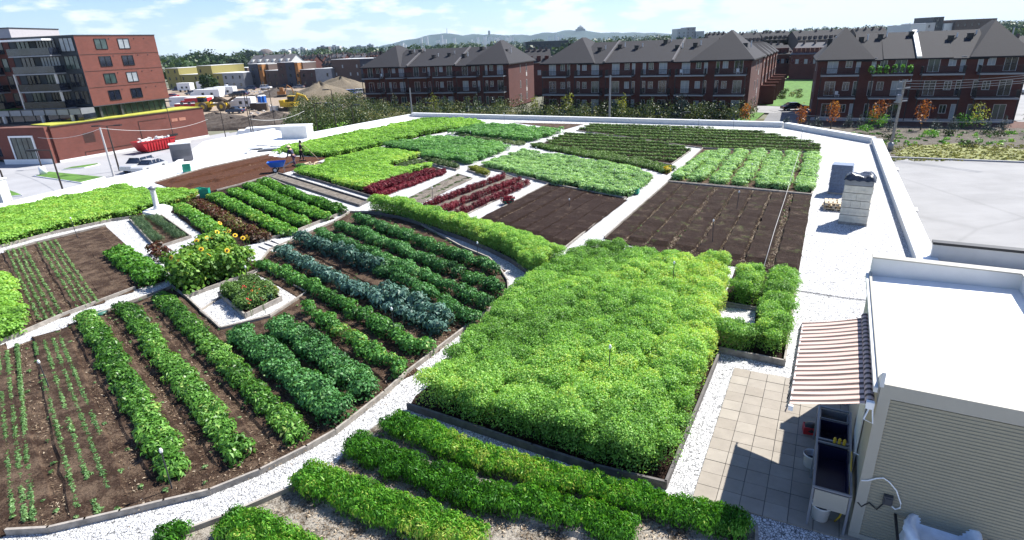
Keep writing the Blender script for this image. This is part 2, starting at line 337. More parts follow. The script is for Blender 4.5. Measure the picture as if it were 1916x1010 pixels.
# ------------------------------------------------------------------ foliage
def leafmesh(name, P, Nn, A, Ls, Wr, tone, mat, droop=.25, parent=None, extra=None):
    n = len(P); Nn = Nn/np.linalg.norm(Nn, axis=1)[:, None]
    A = A - Nn*np.sum(A*Nn, 1)[:, None]; A = A/(np.linalg.norm(A, axis=1)[:, None]+1e-9); B = np.cross(Nn, A)
    Ls = Ls[:, None]; W = Ls*Wr
    v = np.empty((n, 4, 3), np.float32)
    v[:, 0] = P - A*Ls*.5; v[:, 1] = P + B*W*.5 + A*Ls*.08 + Nn*Ls*.10; v[:, 2] = P + A*Ls*.5 - Nn*Ls*droop; v[:, 3] = P - B*W*.5 + A*Ls*.08 + Nn*Ls*.10
    c = P.mean(0); c[2] = 0; v -= c
    me = bpy.data.meshes.new(name); me.vertices.add(4*n); me.vertices.foreach_set('co', v.reshape(-1))
    me.loops.add(4*n); me.loops.foreach_set('vertex_index', np.arange(4*n, dtype=np.int32))
    me.polygons.add(n); me.polygons.foreach_set('loop_start', np.arange(0, 4*n, 4, dtype=np.int32))
    at_ = me.attributes.new('tone', 'FLOAT', 'POINT'); at_.data.foreach_set('value', np.repeat(np.clip(tone, 0, 1).astype(np.float32), 4))
    me.materials.append(mat); me.update(calc_edges=True)
    o = bpy.data.objects.new(name, me); sc.collection.objects.link(o); o.location = tuple(c)
    if parent: o.parent = parent
    return o
def snoise(x, y, s, seed=0):
    r = np.random.default_rng(seed+11); out = 0
    for k in range(5):
        a = r.uniform(0, 6.28, 2); f = s*r.uniform(.6, 1.7); d = r.uniform(0, 6.28)
        out = out + np.sin((x*math.cos(d)+y*math.sin(d))*f+a[0]) * np.cos((y*math.cos(d)-x*math.sin(d))*f*.8+a[1])
    return out/2.2
# style: radius, height, leaf, width ratio, lai, up (0 radial..1 upward), outward (leaf axis), dome flatness, tonevar
STY = dict(
 mustard=dict(r=.26, h=.95, ls=.046, wr=.8, lai=3.3, up=.35, dz=.42, nj=.6, hv=(.82, 1.10), mat='lf_mustard'),
 pale=dict(r=.27, h=.42, ls=.10, wr=.75, lai=4.0, up=.45, dz=.6, mat='lf_pale'),
 field=dict(r=.30, h=.50, ls=.10, wr=.8, lai=3.6, up=.5, dz=.5, mat='lf_field'),
 fieldb=dict(r=.32, h=.50, ls=.10, wr=.8, lai=3.8, up=.5, dz=.6, mat='lf_fieldb'),
 kale=dict(r=.27, h=.50, ls=.085, wr=.7, lai=4.0, up=.35, dz=.75, out=1.3, mat='lf_kale'),
 kalel=dict(r=.25, h=.44, ls=.095, wr=.65, lai=3.6, up=.35, dz=.75, out=1.4, mat='lf_kale_l'),
 lac=dict(r=.30, h=.50, ls=.17, wr=.42, lai=3.2, up=.25, dz=.8, out=1.3, mat='lf_lac'),
 lacd=dict(r=.32, h=.66, ls=.18, wr=.42, lai=3.2, up=.25, dz=.9, out=1.2, mat='lf_lacd'),
 chard=dict(r=.21, h=.32, ls=.13, wr=.38, lai=3.2, up=.45, dz=.8, out=1.2, mat='lf_chard'),
 veg=dict(r=.26, h=.36, ls=.15, wr=.6, lai=3.2, up=.4, dz=.8, out=1.2, mat='lf_veg'),
 lett=dict(r=.26, h=.34, ls=.14, wr=.6, lai=3.0, up=.3, dz=.8, out=1.0, mat='lf_lett'),
 red=dict(r=.17, h=.40, ls=.08, wr=.4, lai=4.5, up=.0, dz=1.1, out=.2, mat='lf_red'),
 carrot=dict(r=.17, h=.34, ls=.085, wr=.30, lai=4.2, up=-.1, dz=.8, out=.7, mat='lf_carrot'),
 low=dict(r=.12, h=.20, ls=.07, wr=.5, lai=2.6, up=.3, dz=.8, mat='lf_low'),
 herb=dict(r=.22, h=.26, ls=.09, wr=.5, lai=2.8, up=.3, dz=.9, mat='lf_herb'),
 onion=dict(r=.16, h=.26, ls=.13, wr=.12, lai=1.5, up=-.6, dz=.9, out=-.2, mat='lf_onion'),
 sun=dict(r=.30, h=1.25, ls=.17, wr=.75, lai=4.0, up=.35, dz=.6, out=.8, mat='lf_sun'),
 seed=dict(r=.05, h=.08, ls=.06, wr=.5, lai=2.0, up=.5, dz=.5, mat='lf_seed'))
def plants(name, C, st, label, cat, group=None, seed=0, hs=None, lsk=1.0, kind=None, tonebias=0.0, patch=.22, minls=.0019, mat=None, parent=None, z0=.05, furrow=None):
    S = STY[st]; r_ = np.random.default_rng(seed+100); C = np.asarray(C, float); m_ = len(C)
    dist = np.sqrt(C[:, 0]**2+C[:, 1]**2+60)
    ls0 = np.maximum(S['ls']*lsk, dist*minls)
    rr = S['r']*r_.uniform(.72, 1.3, m_); hh = S['h']*r_.uniform(*S.get('hv', (.80, 1.12)), m_)*(1+(.12 if S['h'] > .9 else .08)*snoise(C[:, 0], C[:, 1], 1.7, seed))
    if furrow:
        tt = (-C[:, 0]*math.sin(furrow[0])+C[:, 1]*math.cos(furrow[0])+.25*snoise(C[:, 0], C[:, 1], .35, seed+9))/furrow[1]; fq = np.abs((tt % 1)-.5)*2
        rr = np.where((fq > .78) & (snoise(C[:, 0], C[:, 1], .7, seed+6) > -.35), rr*.45, rr)
        hh = hh*(1-furrow[2]*np.clip((fq-.55)/.45, 0, 1)**1.5*(.75+.25*snoise(C[:, 0], C[:, 1], .9, seed+5)))
    if hs is not None: hh = hh*hs
    if st == 'seed': ls0 = S['ls']*lsk*np.ones(m_)
    nl = np.maximum(4, (S['lai']*math.pi*rr**2/(ls0**2*S['wr']*.5)*(1 if S['h'] < .6 else 1.25)).astype(int))
    ix = np.repeat(np.arange(m_), nl); n = len(ix)
    d = r_.normal(size=(n, 3)); d[:, 2] = np.abs(d[:, 2])-.12; d /= np.linalg.norm(d, axis=1)[:, None]
    q = r_.uniform(.45, 1.06, n)
    P = np.empty((n, 3)); R_ = rr[ix]; H_ = hh[ix]
    zt = H_*(1-S['dz']*.55)
    P[:, 0] = C[ix, 0]+d[:, 0]*q*R_*1.15; P[:, 1] = C[ix, 1]+d[:, 1]*q*R_*1.15
    P[:, 2] = z0+zt+(H_-zt)*np.clip(d[:, 2]*1.25, -.9, 1)*q
    lowm = d[:, 2] < .12
    P[lowm, 2] = z0+r_.uniform(.12, 1, lowm.sum())*zt[lowm]
    upv = S['up']; Nn = d*(1-max(upv, 0)*.6)+np.array([0, 0, 1.0])*upv+r_.normal(size=(n, 3))*S.get('nj', .38)
    out = S.get('out', 0); A = r_.normal(size=(n, 3))*.7+d*np.array([1, 1, -.25 if upv > 0 else 1.0])*out
    if upv < 0: A[:, 2] = np.abs(A[:, 2])+.9; Nn[:, 2] *= .3
    L_ = ls0[ix]*r_.uniform(.65, 1.3, n)
    tone = .5+.17*r_.normal(size=n)+.10*r_.normal(size=m_)[ix]+patch*snoise(P[:, 0], P[:, 1], .55, seed+3)+tonebias
    tone = tone+np.where(r_.uniform(size=n) > .988, .3, 0)
    o = leafmesh(name, P, Nn, A, L_, S['wr'], tone, mat or M[S['mat']], .2 if out < 1 else .38, parent)
    if not parent: tag(o, label, cat, group, kind)
    return o
def row_centers(line, width, step, seed=0, jit=.42, cross=None):
    width = max(.04, width*.72); r_ = random.Random(seed); C = []; k = max(1, round(width/(cross or step)))
    for a, b in zip(line[:-1], line[1:]):
        d = (b-a); d.z = 0; L_ = d.length; d.normalize(); nrm = Vector((-d.y, d.x, 0)); n = max(1, int(L_/step))
        for i in range(n):
            for j in range(k):
                o = (j-(k-1)/2)*width/k if k > 1 else 0
                if r_.random() < .035: continue
                p = a+d*((i+.5+r_.uniform(-jit, jit))*L_/n)+nrm*(o+r_.uniform(-jit, jit)*width/k*.8)
                C.append((p.x, p.y))
    return C
def inside(px, py, poly):
    c = np.zeros(len(px), bool); n = len(poly); j = n-1
    for i in range(n):
        xi, yi, xj, yj = poly[i][0], poly[i][1], poly[j][0], poly[j][1]
        with np.errstate(divide='ignore', invalid='ignore'):
            c ^= ((yi > py) != (yj > py)) & (px < (xj-xi)*(py-yi)/(yj-yi+1e-12)+xi)
        j = i
    return c
def poly_centers(poly, step, seed=0, holes=(), along=None, gap=0.0, period=1.3, inset=0.0):
    xs = [q[0] for q in poly]; ys = [q[1] for q in poly]; r_ = np.random.default_rng(seed)
    X, Y = np.meshgrid(np.arange(min(xs), max(xs), step), np.arange(min(ys), max(ys), step*.87)); X = X.copy(); X[1::2] += step*.5
    X = (X+r_.uniform(-.33, .33, X.shape)*step).ravel(); Y = (Y+r_.uniform(-.33, .33, Y.shape)*step).ravel()
    k = inside(X, Y, poly)
    for h in holes: k &= ~inside(X, Y, h)
    if inset:
        for a, b in zip(poly, list(poly[1:])+[poly[0]]):
            ax_, ay_, bx_, by_ = a[0], a[1], b[0], b[1]; L2_ = (bx_-ax_)**2+(by_-ay_)**2+1e-9; t_ = np.clip(((X-ax_)*(bx_-ax_)+(Y-ay_)*(by_-ay_))/L2_, 0, 1)
            k &= np.hypot(X-ax_-t_*(bx_-ax_), Y-ay_-t_*(by_-ay_)) > inset
    if along is not None:
        t = (-X*math.sin(along)+Y*math.cos(along))/period; k &= (np.abs((t % 1)-.5) > gap*.5)
    return np.stack([X[k], Y[k]], 1)
# ================================================================== SETTING
GZ = -4.8
V3 = Vector
def sheet(name, poly, z, mat, kind='structure', label=None, cat=None, thick=None):
    mb = MB(); P = [(q[0], q[1]) for q in poly]
    a = sum(P[i][0]*P[(i+1) % len(P)][1]-P[(i+1) % len(P)][0]*P[i][1] for i in range(len(P)))
    if a < 0: P = P[::-1]
    if thick: mb.prism(P, z-thick, z)
    else: mb.add([(x, y, z) for x, y in P], [tuple(range(len(P)))])
    o = mb.build(name, mat); return tag(o, label, cat, None, kind)
sheet('ground', [(-8900,-350),(8900,-350),(8900,8900),(-8900,8900)], GZ-.25, M['land'])
ROOF = [(-45,-9),(-42,12),(-36.6,28.2),(-33.3,37.7),(-31.4,42.8),(-28.8,50.6),(-32.4,63.5),(-28,72.5),(-21.9,66.4),(-12.9,81.8),(27.5,58.6),(30.2,47.6),(15.7,20.1),(27,13.6),(22,-9)]
sheet('rooftop', ROOF, 0, [M['gravel']], thick=5.0)
U_ = V3((math.cos(RAD(-29)), math.sin(RAD(-29)), 0)); Vv = V3((math.cos(RAD(61)), math.sin(RAD(61)), 0))
sheet('roof_membrane', [(-42,12),(-36.6,28.2),(-33.3,37.7),(-31.4,42.8),(-28.8,50.6),(-32.4,63.5),(-28,72.5),(-21.9,66.4),(-12.9,81.8),(-11,76),(-20,61),(-21.5,54),(-24,46),(-28,34),(-32,22),(-37,10)], .006, M['membrane'])
# parapets: low walls with a metal cap in lengths
def parapet(name, label, P, h=.34, t=.42, capj=6.0):
    root = thing(name, label, 'parapet', (P[0][0], P[0][1], 0)); o = V3((P[0][0], P[0][1], 0))
    wl, cp = MB(), MB()
    for a, b in zip(P[:-1], P[1:]):
        a = V3((a[0], a[1], 0))-o; b = V3((b[0], b[1], 0))-o; L = (b-a).length; Mx = Matrix.Translation(a) @ rz(math.atan2(b.y-a.y, b.x-a.x))
        wl.box(-.05, L+.05, -t/2, t/2, -.3, h, Mx)
        n = max(1, int(L/capj))
        for i in range(n): cp.box(L*i/n+.02, L*(i+1)/n-.02, -t/2-.04, t/2+.04, h, h+.05, Mx)
    wl.build('parapet_base', M['offwhite'], root); cp.build('cap', M['cap'], root); return root
parapet('parapet', 'low white capped parapet along the car park side of the roof', [(-44.6,-8),(-41.8,12),(-36.4,28.3),(-33.1,37.7),(-31.2,42.8),(-28.6,50.6),(-32.1,63.4),(-28,72.1)], .22, .34)
parapet('parapet', 'low white parapet beside the scrub and the white upstand box', [(-21.7,66.8),(-12.9,81.5)], .25, .4)
parapet('parapet', 'long low parapet at the far edge before the row houses', [(-12.6,81.4),(27.3,58.4)], .45, .45, 12)
parapet('parapet', 'short parapet across the far right corner of the roof', [(27.5,58.1),(30.0,47.9)], .42, .5, 12)
parapet('parapet', 'wide white block capped parapet beside the loading yard', [(30.0,47.4),(15.9,20.6)], .38, .62, 3.0)
parapet('parapet', 'white parapet running behind the beige hut', [(16.2,20.0),(26.5,14.2)], .38, .62, 3.0)
def bed(name, label, poly, mat, edges=None, eh=.15, z=.05, board='wood', berms=(), bw=.75, bh=.07, cat='garden bed', sides=None, litter=None):
    c = sum((V3((q[0], q[1], 0)) for q in poly), V3())/len(poly)
    P = [(q[0]-c.x, q[1]-c.y) for q in poly]
    a = sum(P[i][0]*P[(i+1) % len(P)][1]-P[(i+1) % len(P)][0]*P[i][1] for i in range(len(P)))
    if a < 0: P = P[::-1]; 
    root = thing(name, label, cat, (c.x, c.y, 0)); mb = MB(); mb.prism(P, .003, z)
    for A_, B_ in berms:
        A_ = V3((A_[0]-c.x, A_[1]-c.y, 0)); B_ = V3((B_[0]-c.x, B_[1]-c.y, 0)); d = (B_-A_); L = d.length
        Mx = Matrix.Translation(A_) @ rz(math.atan2(d.y, d.x)); n = max(2, int(L/.5)); vs = []; fs = []
        for i in range(n+1):
            j = random.uniform(-.04, .04); hh = bh*random.uniform(.7, 1.2)*(1 if 0 < i < n else -.5)
            vs += [(L*i/n, -bw/2+j-.08, z-.01), (L*i/n, -bw/2+j, z+hh), (L*i/n, bw/2+j, z+hh*random.uniform(.8, 1.1)), (L*i/n, bw/2+j+.08, z-.01)]
        for i in range(n):
            for k in range(3): fs.append((i*4+k, (i+1)*4+k, (i+1)*4+k+1, i*4+k+1))
        mb.add(vs, fs, Mx)
    mb.build('soil', mat, root)
    if litter:
        r_ = np.random.default_rng(int(abs(c.x*97+c.y*31))); PP = []
        for A_, B_ in litter[0]:
            A_ = np.array([A_[0]-c.x, A_[1]-c.y]); B_ = np.array([B_[0]-c.x, B_[1]-c.y]); L_ = np.linalg.norm(B_-A_); k_ = int(L_*litter[1]); d_ = (B_-A_)/L_
            tt = r_.uniform(0, 1, k_); keep = snoise(tt*L_+r_.uniform(0, 90), tt*0+r_.uniform(0, 90), 1.0, int(r_.integers(99))) > r_.uniform(-1.3, .9, k_); tt = tt[keep]
            off = r_.normal(size=len(tt))*litter[2]; PP.append(A_+np.outer(tt, B_-A_)+np.outer(off, [-d_[1], d_[0]]))
        if PP:
            PP = np.concatenate(PP); n_ = len(PP); P3 = np.column_stack([PP, np.full(n_, z+.025)]); sz = max(.05, float(np.hypot(c.x, c.y))*.0016)
            Nn = r_.normal(size=(n_, 3))*.35+np.array([0,0,1.]); A3 = r_.normal(size=(n_, 3)); lm = leafmesh('straw_litter', P3, Nn, A3, sz*r_.uniform(.6, 2.0, n_), .28, r_.uniform(0, 1, n_), M['straw'], .05, root); lm['kind'] = 'stuff'
    em = MB(); Q = [(q[0]-c.x, q[1]-c.y) for q in poly]; n = len(Q)
    for i in (range(n) if edges is None else edges):
        a_, b_ = V3((*Q[i], 0)), V3((*Q[(i+1) % n], 0)); L = (b_-a_).length
        em.box(-.02, L+.02, -.03, .03, .002, eh, Matrix.Translation(a_) @ rz(math.atan2(b_.y-a_.y, b_.x-a_.x)))
    if em.v: em.build('edging', M[board], root)
    return root
def L2(k, *q): return [at(k, *x) for x in q]
M['straw'] = leafmat('straw_bits', [(0, (.12,.08,.05)), (.6, (.27,.19,.12)), (1, (.50,.42,.31))], .1)
# ================================================================== GARDEN: left and centre
# --- lower left bed with seedlings, chard and kale
big = (pts('p', [(-60,690),(0,661),(146,606),(323,540),(352,561)]) + pts('L', [(100,472)]) + pts('L', [(370,402),(578,272),(332,137)]) + pts('p', [(484,497),(505,470)])
  + pts('b', [(1230,610),(1560,468),(1700,378)]) + pts('p', [(745,400),(801,430),(864,465),(915,486),(937,508),(950,529),(951.5,545),(937,567),(896,598),(817,658.6),(760,703),(720,740),(629,812),(575,843),(488,887),(394,925),(309,945),(227,965),(162,980),(93,996),(16,1000),(-60,960)]))
C1 = L2('p', (162,598), (246,738), (335,893)); C2 = L2('p', (236,580), (345,722), (458,866)); C3 = L2('p', (302,562), (455,718), (562,830))
K1 = L2('L', (205,470,.3), (470,700,.3), (735,925,.3)); K2 = L2('L', (405,425,.3), (670,610,.3), (940,800,.3)); K3 = L2('L', (575,325,.3), (830,510,.3), (1110,690,.3))
K4 = [at('p', 492, 492, .3), at('L', 600, 215, .3), at('L', 1235, 575, .3)]
K5 = [at('p', 519, 466, .3), at('L', 700, 165, .3), at('L', 1340, 455, .3)]
K6 = [at('p', 560, 445, .3), at('p', 722, 508, .3), at('p', 886, 597, .3)]
K7 = [at('p', 597, 433, .3), at('N', 250, 300, .3), at('N', 500, 410, .3)]
K8 = [at('p', 635, 420, .3), at('N', 250, 195, .3), at('N', 580, 330, .3)]
K9 = [at('p', 670, 407, .3), at('N', 250, 95, .3), at('N', 530, 195, .3)]
S1 = L2('p', (-30,655), (50,985)); S2 = L2('p', (95,622), (190,960))
bed('planting_bed', 'large brown bed holding the kale, chard and seedlings, bounded by the curved gravel path', big, M['soil_straw'], board='wood', edges=range(2, len(big)-2),
    berms=[(l[0], l[-1]) for l in (C1, C2, C3, K1, K2, K3, K4, K5, K6, K7, K8, K9, S1, S2)], bw=.95,
    litter=([(p.lerp(r, .5), q.lerp(s, .5)) for (p, q), (r, s) in zip([(l[0], l[-1]) for l in (S1, S2, C1, C2, C3, K1, K2, K3, K4, K5, K6, K7, K8)], [(l[0], l[-1]) for l in (S2, C1, C2, C3, K1, K2, K3, K4, K5, K6, K7, K8, K9)])]+[(big[-5], big[-9]), (big[-9], big[-14])], 110, .22))
kg = 'kale rows between the curved path and the flower square'
def row(name, label, cat, line, width, st, step, group=None, seed=1, cross=None, **k):
    return plants(name, row_centers(line, width, step, seed, cross=cross), st, label, cat, group, seed, **k)
row('kale_row', 'dark curly kale row nearest the seedlings, starting below the gravel square', 'kale row', K1, .86, 'kale', .30, kg, 1, cross=.3, tonebias=.06)
row('kale_row', 'second curly kale row from the seedlings, ending at the path edging', 'kale row', K2, .78, 'kale', .30, kg, 2, cross=.3, tonebias=.06)
row('kale_row', 'bright green kale row starting at the right corner of the gravel square', 'kale row', K3, .55, 'kalel', .30, kg, 3, cross=.3)
row('kale_row', 'long light green kale row running from the sunflowers to the path', 'kale row', K4, .55, 'kalel', .30, kg, 4, cross=.3, tonebias=-.05)
row('kale_row', 'blue grey lacinato kale row with open leaves', 'kale row', K5, .55, 'lac', .30, kg, 5, cross=.3)
K5b = [K5[1]+(K5[2]-K5[1])*.45+V3((.35,.3,0)), K5[2]+V3((.25,.2,0))]
row('kale_row', 'taller blue green kale standing at the path end beside the blue grey row', 'kale row', K5b, .55, 'lacd', .30, kg, 15, cross=.3, tonebias=.12)
K6a = [K6[0], K6[1]]; K6b = [K6[1]-(K6[1]-K6[0])*.15+V3((.2,.15,0)), K6[2]]
row('kale_row', 'tall dark blue green kale at the lettuce end of the middle row', 'kale row', K6a, .60, 'lacd', .32, kg, 6, cross=.3)
row('kale_row', 'deep green curly kale continuing the middle row to the path', 'kale row', K6b, .60, 'kale', .30, kg, 16, cross=.3)
row('kale_row', 'third curly kale row from the long light green hedge', 'kale row', K7, .58, 'kale', .30, kg, 7, cross=.3, tonebias=.05)
row('kale_row', 'second curly kale row from the long light green hedge', 'kale row', K8, .58, 'kale', .30, kg, 8, cross=.3)
row('kale_row', 'short curly kale row nearest the shaded gravel path and light green hedge', 'kale row', K9, .55, 'kale', .30, kg, 9, cross=.3)
cg = 'chard rows in the lower left bed'
row('chard_row', 'glossy chard row nearest the seedling lines, thinning and yellow at its near end', 'chard row', C1, .62, 'chard', .20, cg, 21, cross=.2)
row('chard_row', 'middle glossy chard row of the three', 'chard row', C2, .60, 'chard', .20, cg, 22, cross=.2)
row('chard_row', 'darker chard row nearest the curly kale', 'chard row', C3, .55, 'chard', .21, cg, 23, cross=.2, tonebias=-.08)
sg = 'thin seedling lines in the lower left bed'
for i, (a, b) in enumerate((((-2,662),(28,975)),((14,660),(50,982)),((33,648),(65,980)),((66,645),(148,955)),((84,640),(185,965)),((100,637),(206,925)),((113,632),(190,820)))):
    line = L2('p', a, b); C = [c for c in row_centers(line, .05, .07, 30+i) if snoise(c[0]*1.0, c[1]*1.0, 1.3, i) > -.75]
    plants('seedling_line', C, 'seed', ['sparse seedling line at the left frame edge of the lower bed', 'second sparse seedling line from the left in the lower bed', 'third sparse seedling line beside the dark furrow', 'seedling line just right of the dark furrow', 'second seedling line right of the dark furrow', 'third seedling line right of the dark furrow', 'short broken seedling line nearest the chard'][i], 'seedling line', sg, 30+i, tonebias=-.05)
# gravel square with the flower diamond
sq = pts('L', [(-5,372),(104,470),(372,400),(574,272),(332,137)]) 
sq = pts('L', [(-12,374),(104,472),(374,404),(578,272),(332,137)])
bed('gravel_patch', 'square of white gravel edged with boards around the flower bed', sq, M['gravel'], z=.075, eh=.14, cat='gravel patch')
fl = pts('L', [(92,290),(240,412),(440,316),(290,210)])
bed('flower_bed', 'small diamond shaped wooden flower bed in the gravel square', fl, M['soil_dark'], z=.20, eh=.26)
fc = poly_centers([((q[0]-sum(z_[0] for z_ in fl)/4)*.86+sum(z_[0] for z_ in fl)/4, (q[1]-sum(z_[1] for z_ in fl)/4)*.86+sum(z_[1] for z_ in fl)/4) for q in fl], .24, 5)
plants('flowering_herbs', fc, 'herb', 'mixed green herbs and flower foliage filling the small diamond bed', 'flower plants', None, 40, hs=1.7, z0=.2, mat=M['lf_low'], tonebias=.1)
plants('flowering_herbs', [(p.x, p.y) for p in L2('L', (385,290), (345,285), (410,300))], 'herb', 'lime green herb clump at the right corner of the diamond bed', 'herb clump', None, 41, hs=1.2, z0=.2, mat=M['lf_yellow'])
plants('flowering_herbs', [(p.x, p.y) for p in L2('L', (330,335), (370,325), (300,340))], 'herb', 'silvery herb clump at the near edge of the diamond bed', 'herb clump', None, 42, hs=1.1, z0=.2, mat=M['lf_lac'])
def flower(name, label, cat, p, r, pm, cm, group, stem=.5, tilt=None):
    root = thing(name, label, cat, p, random.uniform(0, 6), group)
    mb = MB(); mb.tube([(0,0,-stem), (.01,0,-stem*.5), (0,0,0)], .008, 5); mb.build('stem', M['grass'], root)
    tl = Matrix.Rotation(random.uniform(.3, .9) if tilt is None else tilt, 4, 'X'); pb = MB()
    for k in range(12):
        a = k*math.pi/6; Mx = tl @ rz(a); pb.add([(r*.3,-r*.12,0),(r*.7,-r*.2,r*.05),(r,0,-.01),(r*.7,r*.2,r*.05),(r*.3,r*.12,0)], [(0,1,2,3,4)], Mx)
    pb.build('petals', pm, root); cb_ = MB(); cb_.lathe([(r*.42,-.01),(r*.44,.012),(r*.25,.03)], 10, tl); cb_.build('flower_centre', cm, root)
    return root
M['seedhead'] = plain('brown_seed_head', (.09,.05,.02), .9, .3, 20)
for i, (a, b) in enumerate([(225,220),(235,228),(215,232),(285,205),(280,225),(250,265),(246,292),(262,300),(322,290),(330,300),(310,240),(345,225),(255,318),(300,262),(270,248)]):
    p = at('L', a, b, .78+.05*random.random())
    flower('zinnia' if i < 10 else 'marigold', 'red flower in the small diamond flower bed' if i < 10 else 'orange flower in the small diamond flower bed', 'flower', p, .05, M['petal_r'] if i < 10 else M['petal_o'], M['seedhead'], 'red flowers in the diamond bed' if i < 10 else 'orange flowers in the diamond bed', .5)
# sunflowers
sunb = pts('p', [(316,522),(352,554),(490,503)])+[at('p', 481, 462, 1.2), at('p', 440, 452, 1.2), at('p', 400, 440, 1.2), at('p', 350, 458, 1.2), at('p', 310, 482, 1.2)]
bed('planting_bed', 'dark soil bed under the sunflowers', [at('p',308,520), at('p',352,557), at('p',494,505), at('p',486,492), at('p',440,484), at('p',350,500)], M['soil_dark'], edges=(1,), z=.045)
plants('sunflower_patch', poly_centers(sunb, .27, 6), 'sun', 'tall leafy patch of sunflowers beside the gravel square', 'sunflower patch', None, 43)
for i, (a, b) in enumerate([(535,465),(600,520),(510,545),(670,575),(575,545),(460,600),(325,625),(740,600),(790,600),(365,700),(436,748),(598,712),(95,775),(170,805),(615,540),(765,590),(420,600),(150,815)]):
    flower('sunflower', 'yellow sunflower head above the leafy sunflower patch', 'sunflower', at('b', a, b, 1.42), .115, M['petal'], M['seedhead'], 'yellow sunflower heads', .6, random.uniform(.5, 1.2))
plants('dark_leaf_plants', [(p.x, p.y) for p in L2('F', (915,500),(950,480),(930,530),(980,500),(960,540),(1000,520))], 'lett', 'brownish green leafy plants left of the sunflowers', 'leafy plants', None, 44, hs=1.5)
# --- bed of leafy rows behind the sunflowers
nb = pts('b', [(103,335),(240,262),(440,190),(720,122),(950,60),(1665,372),(1300,515),(1180,568),(870,642),(640,700),(430,578)])
R_ = {}
R_[1] = L2('b', (165,315,.2), (350,430,.2), (530,570,.2)); R_[2] = L2('b', (320,275,.2), (610,450,.2), (900,600,.2)); R_[3] = L2('b', (470,215,.2), (800,380,.2), (1140,550,.2))
R_[4] = L2('b', (650,172,.2), (960,320,.2), (1290,475,.2)); R_[5] = L2('b', (780,122,.2), (1130,280,.2), (1480,415,.2)); R_[6] = L2('b', (900,92,.2), (1250,230,.2), (1610,360,.2))
bed('planting_bed', 'dark bed of leafy green and bronze rows beside the white vent pedestal', nb, M['soil_dark'], board='wood', edges=(4,5,6,7,10), berms=[(l[0], l[-1]) for l in R_.values()], bw=.9)
vg = 'leafy rows in the bed by the vent pedestal'
row('salad_row', 'light green leafy row beside the gravel strip, running into the sunflowers', 'leafy row', R_[1], .75, 'veg', .26, vg, 51, cross=.26, tonebias=.22)
row('lettuce_row', 'bronze and dark red lettuce row', 'lettuce row', R_[2], .85, 'lett', .26, None, 52, cross=.26, patch=.34)
row('salad_row', 'leafy green row next to the bronze lettuce', 'leafy row', R_[3], .8, 'veg', .26, vg, 53, cross=.26, tonebias=.1)
row('salad_row', 'second leafy green row from the bronze lettuce', 'leafy row', R_[4], .8, 'veg', .26, vg, 54, cross=.26, tonebias=.1)
row('salad_row', 'second leafy green row from the grey mulched strip', 'leafy row', R_[5], .8, 'veg', .26, vg, 55, cross=.26)
row('salad_row', 'darker leafy green row nearest the grey mulched strip', 'leafy row', R_[6], .8, 'veg', .26, vg, 56, cross=.26, hs=1.25, tonebias=-.08)
# --- left bed of seedlings
pb_ = pts('F', [(-100,540),(30,485),(210,432),(625,330),(780,470),(965,625),(975,650),(800,700),(370,862),(120,972),(-100,1060)])
A1 = L2('F', (95,468), (305,885)); A2 = L2('F', (278,425), (525,805)); A3 = L2('F', (390,400), (700,740)); A4 = L2('F', (520,370), (790,690))
bed('planting_bed', 'straw strewn brown bed with two bands of pale seedlings', pb_, M['soil_straw'], edges=(1,2,7,8,9), berms=[(l[0], l[-1]) for l in (A1, A2, A3, A4)], bw=1.0, litter=([(p.lerp(r, .5), q.lerp(s, .5)) for (p, q), (r, s) in ((A1, A2), (A2, A3), (A3, A4))]+[tuple(L2('F', (20,520), (180,930)))], 130, .16))
for i, (a, b) in enumerate((((48,480),(240,900)),((80,472),(283,892)),((112,465),(326,880)),((143,460),(370,862)),((228,437),(468,822)),((262,430),(508,812)),((296,425),(545,802)),((328,418),(582,792)))):
    plants('seedling_line', row_centers(L2('F', a, b), .10, .13, 60+i), 'seed', '%s line of the %s band of pale seedlings in the straw strewn bed' % (['first','second','third','fourth'][i % 4], ['outer left', 'inner'][i//4]), 'seedling line', 'pale seedling lines in the straw strewn bed', 60+i, hs=1.5, lsk=1.3, tonebias=.1)
row('salad_row', 'short broad row of bright leafy greens beside the gravel strip', 'leafy row', L2('F', (700,480,.2), (800,560,.2), (920,640,.2)), 1.1, 'veg', .26, None, 69, cross=.26, hs=1.2)
lc = pts('F', [(-60,600,.45),(0,600,.45),(35,640,.45),(62,750,.3),(112,860,.3),(124,945,0),(90,975,0),(-60,1040,0)])
plants('leafy_patch', poly_centers(lc, .26, 70), 'field', 'bright green leafy patch at the left edge below the seedling bed', 'leafy patch', None, 70, hs=1.0, tonebias=.12)
# --- long green strip along the left parapet
strip = pts('F', [(-200,310,.5),(0,222,.5),(180,185,.5),(380,148,.5),(520,120,.5),(700,82,.5),(800,98,.5),(900,102,.5),(1040,105,.5),(1130,125,.3),(1150,145,.1),(1090,180,.1),(1000,215,0),(870,235,0),(790,270,0),(660,292,0),(300,368,0),(0,450,0),(-200,520,0)])
bed('planting_bed', 'bed under the long green crop beside the car park parapet', pts('F', [(-200,520),(0,455),(300,375),(660,296),(800,276),(1010,222),(1150,150),(1140,135),(700,140),(0,260),(-200,330)]), M['soil_dark'], edges=(0,1,2,3), z=.04)
plants('leafy_field', poly_centers(strip, .30, 71), 'field', 'long bright green leafy crop beside the car park parapet, behind the vent pedestal', 'leafy crop', None, 71, tonebias=.10, patch=.14)
plants('leafy_field', poly_centers(pts('F', [(1040,105,.3),(1130,125,.3),(1155,145,.1),(1090,185,.1),(1010,195,.1)]), .3, 72), 'field', 'yellowing tip of the long leafy crop beside the green crates', 'leafy crop', None, 72, hs=.75, mat=M['lf_yellow'])
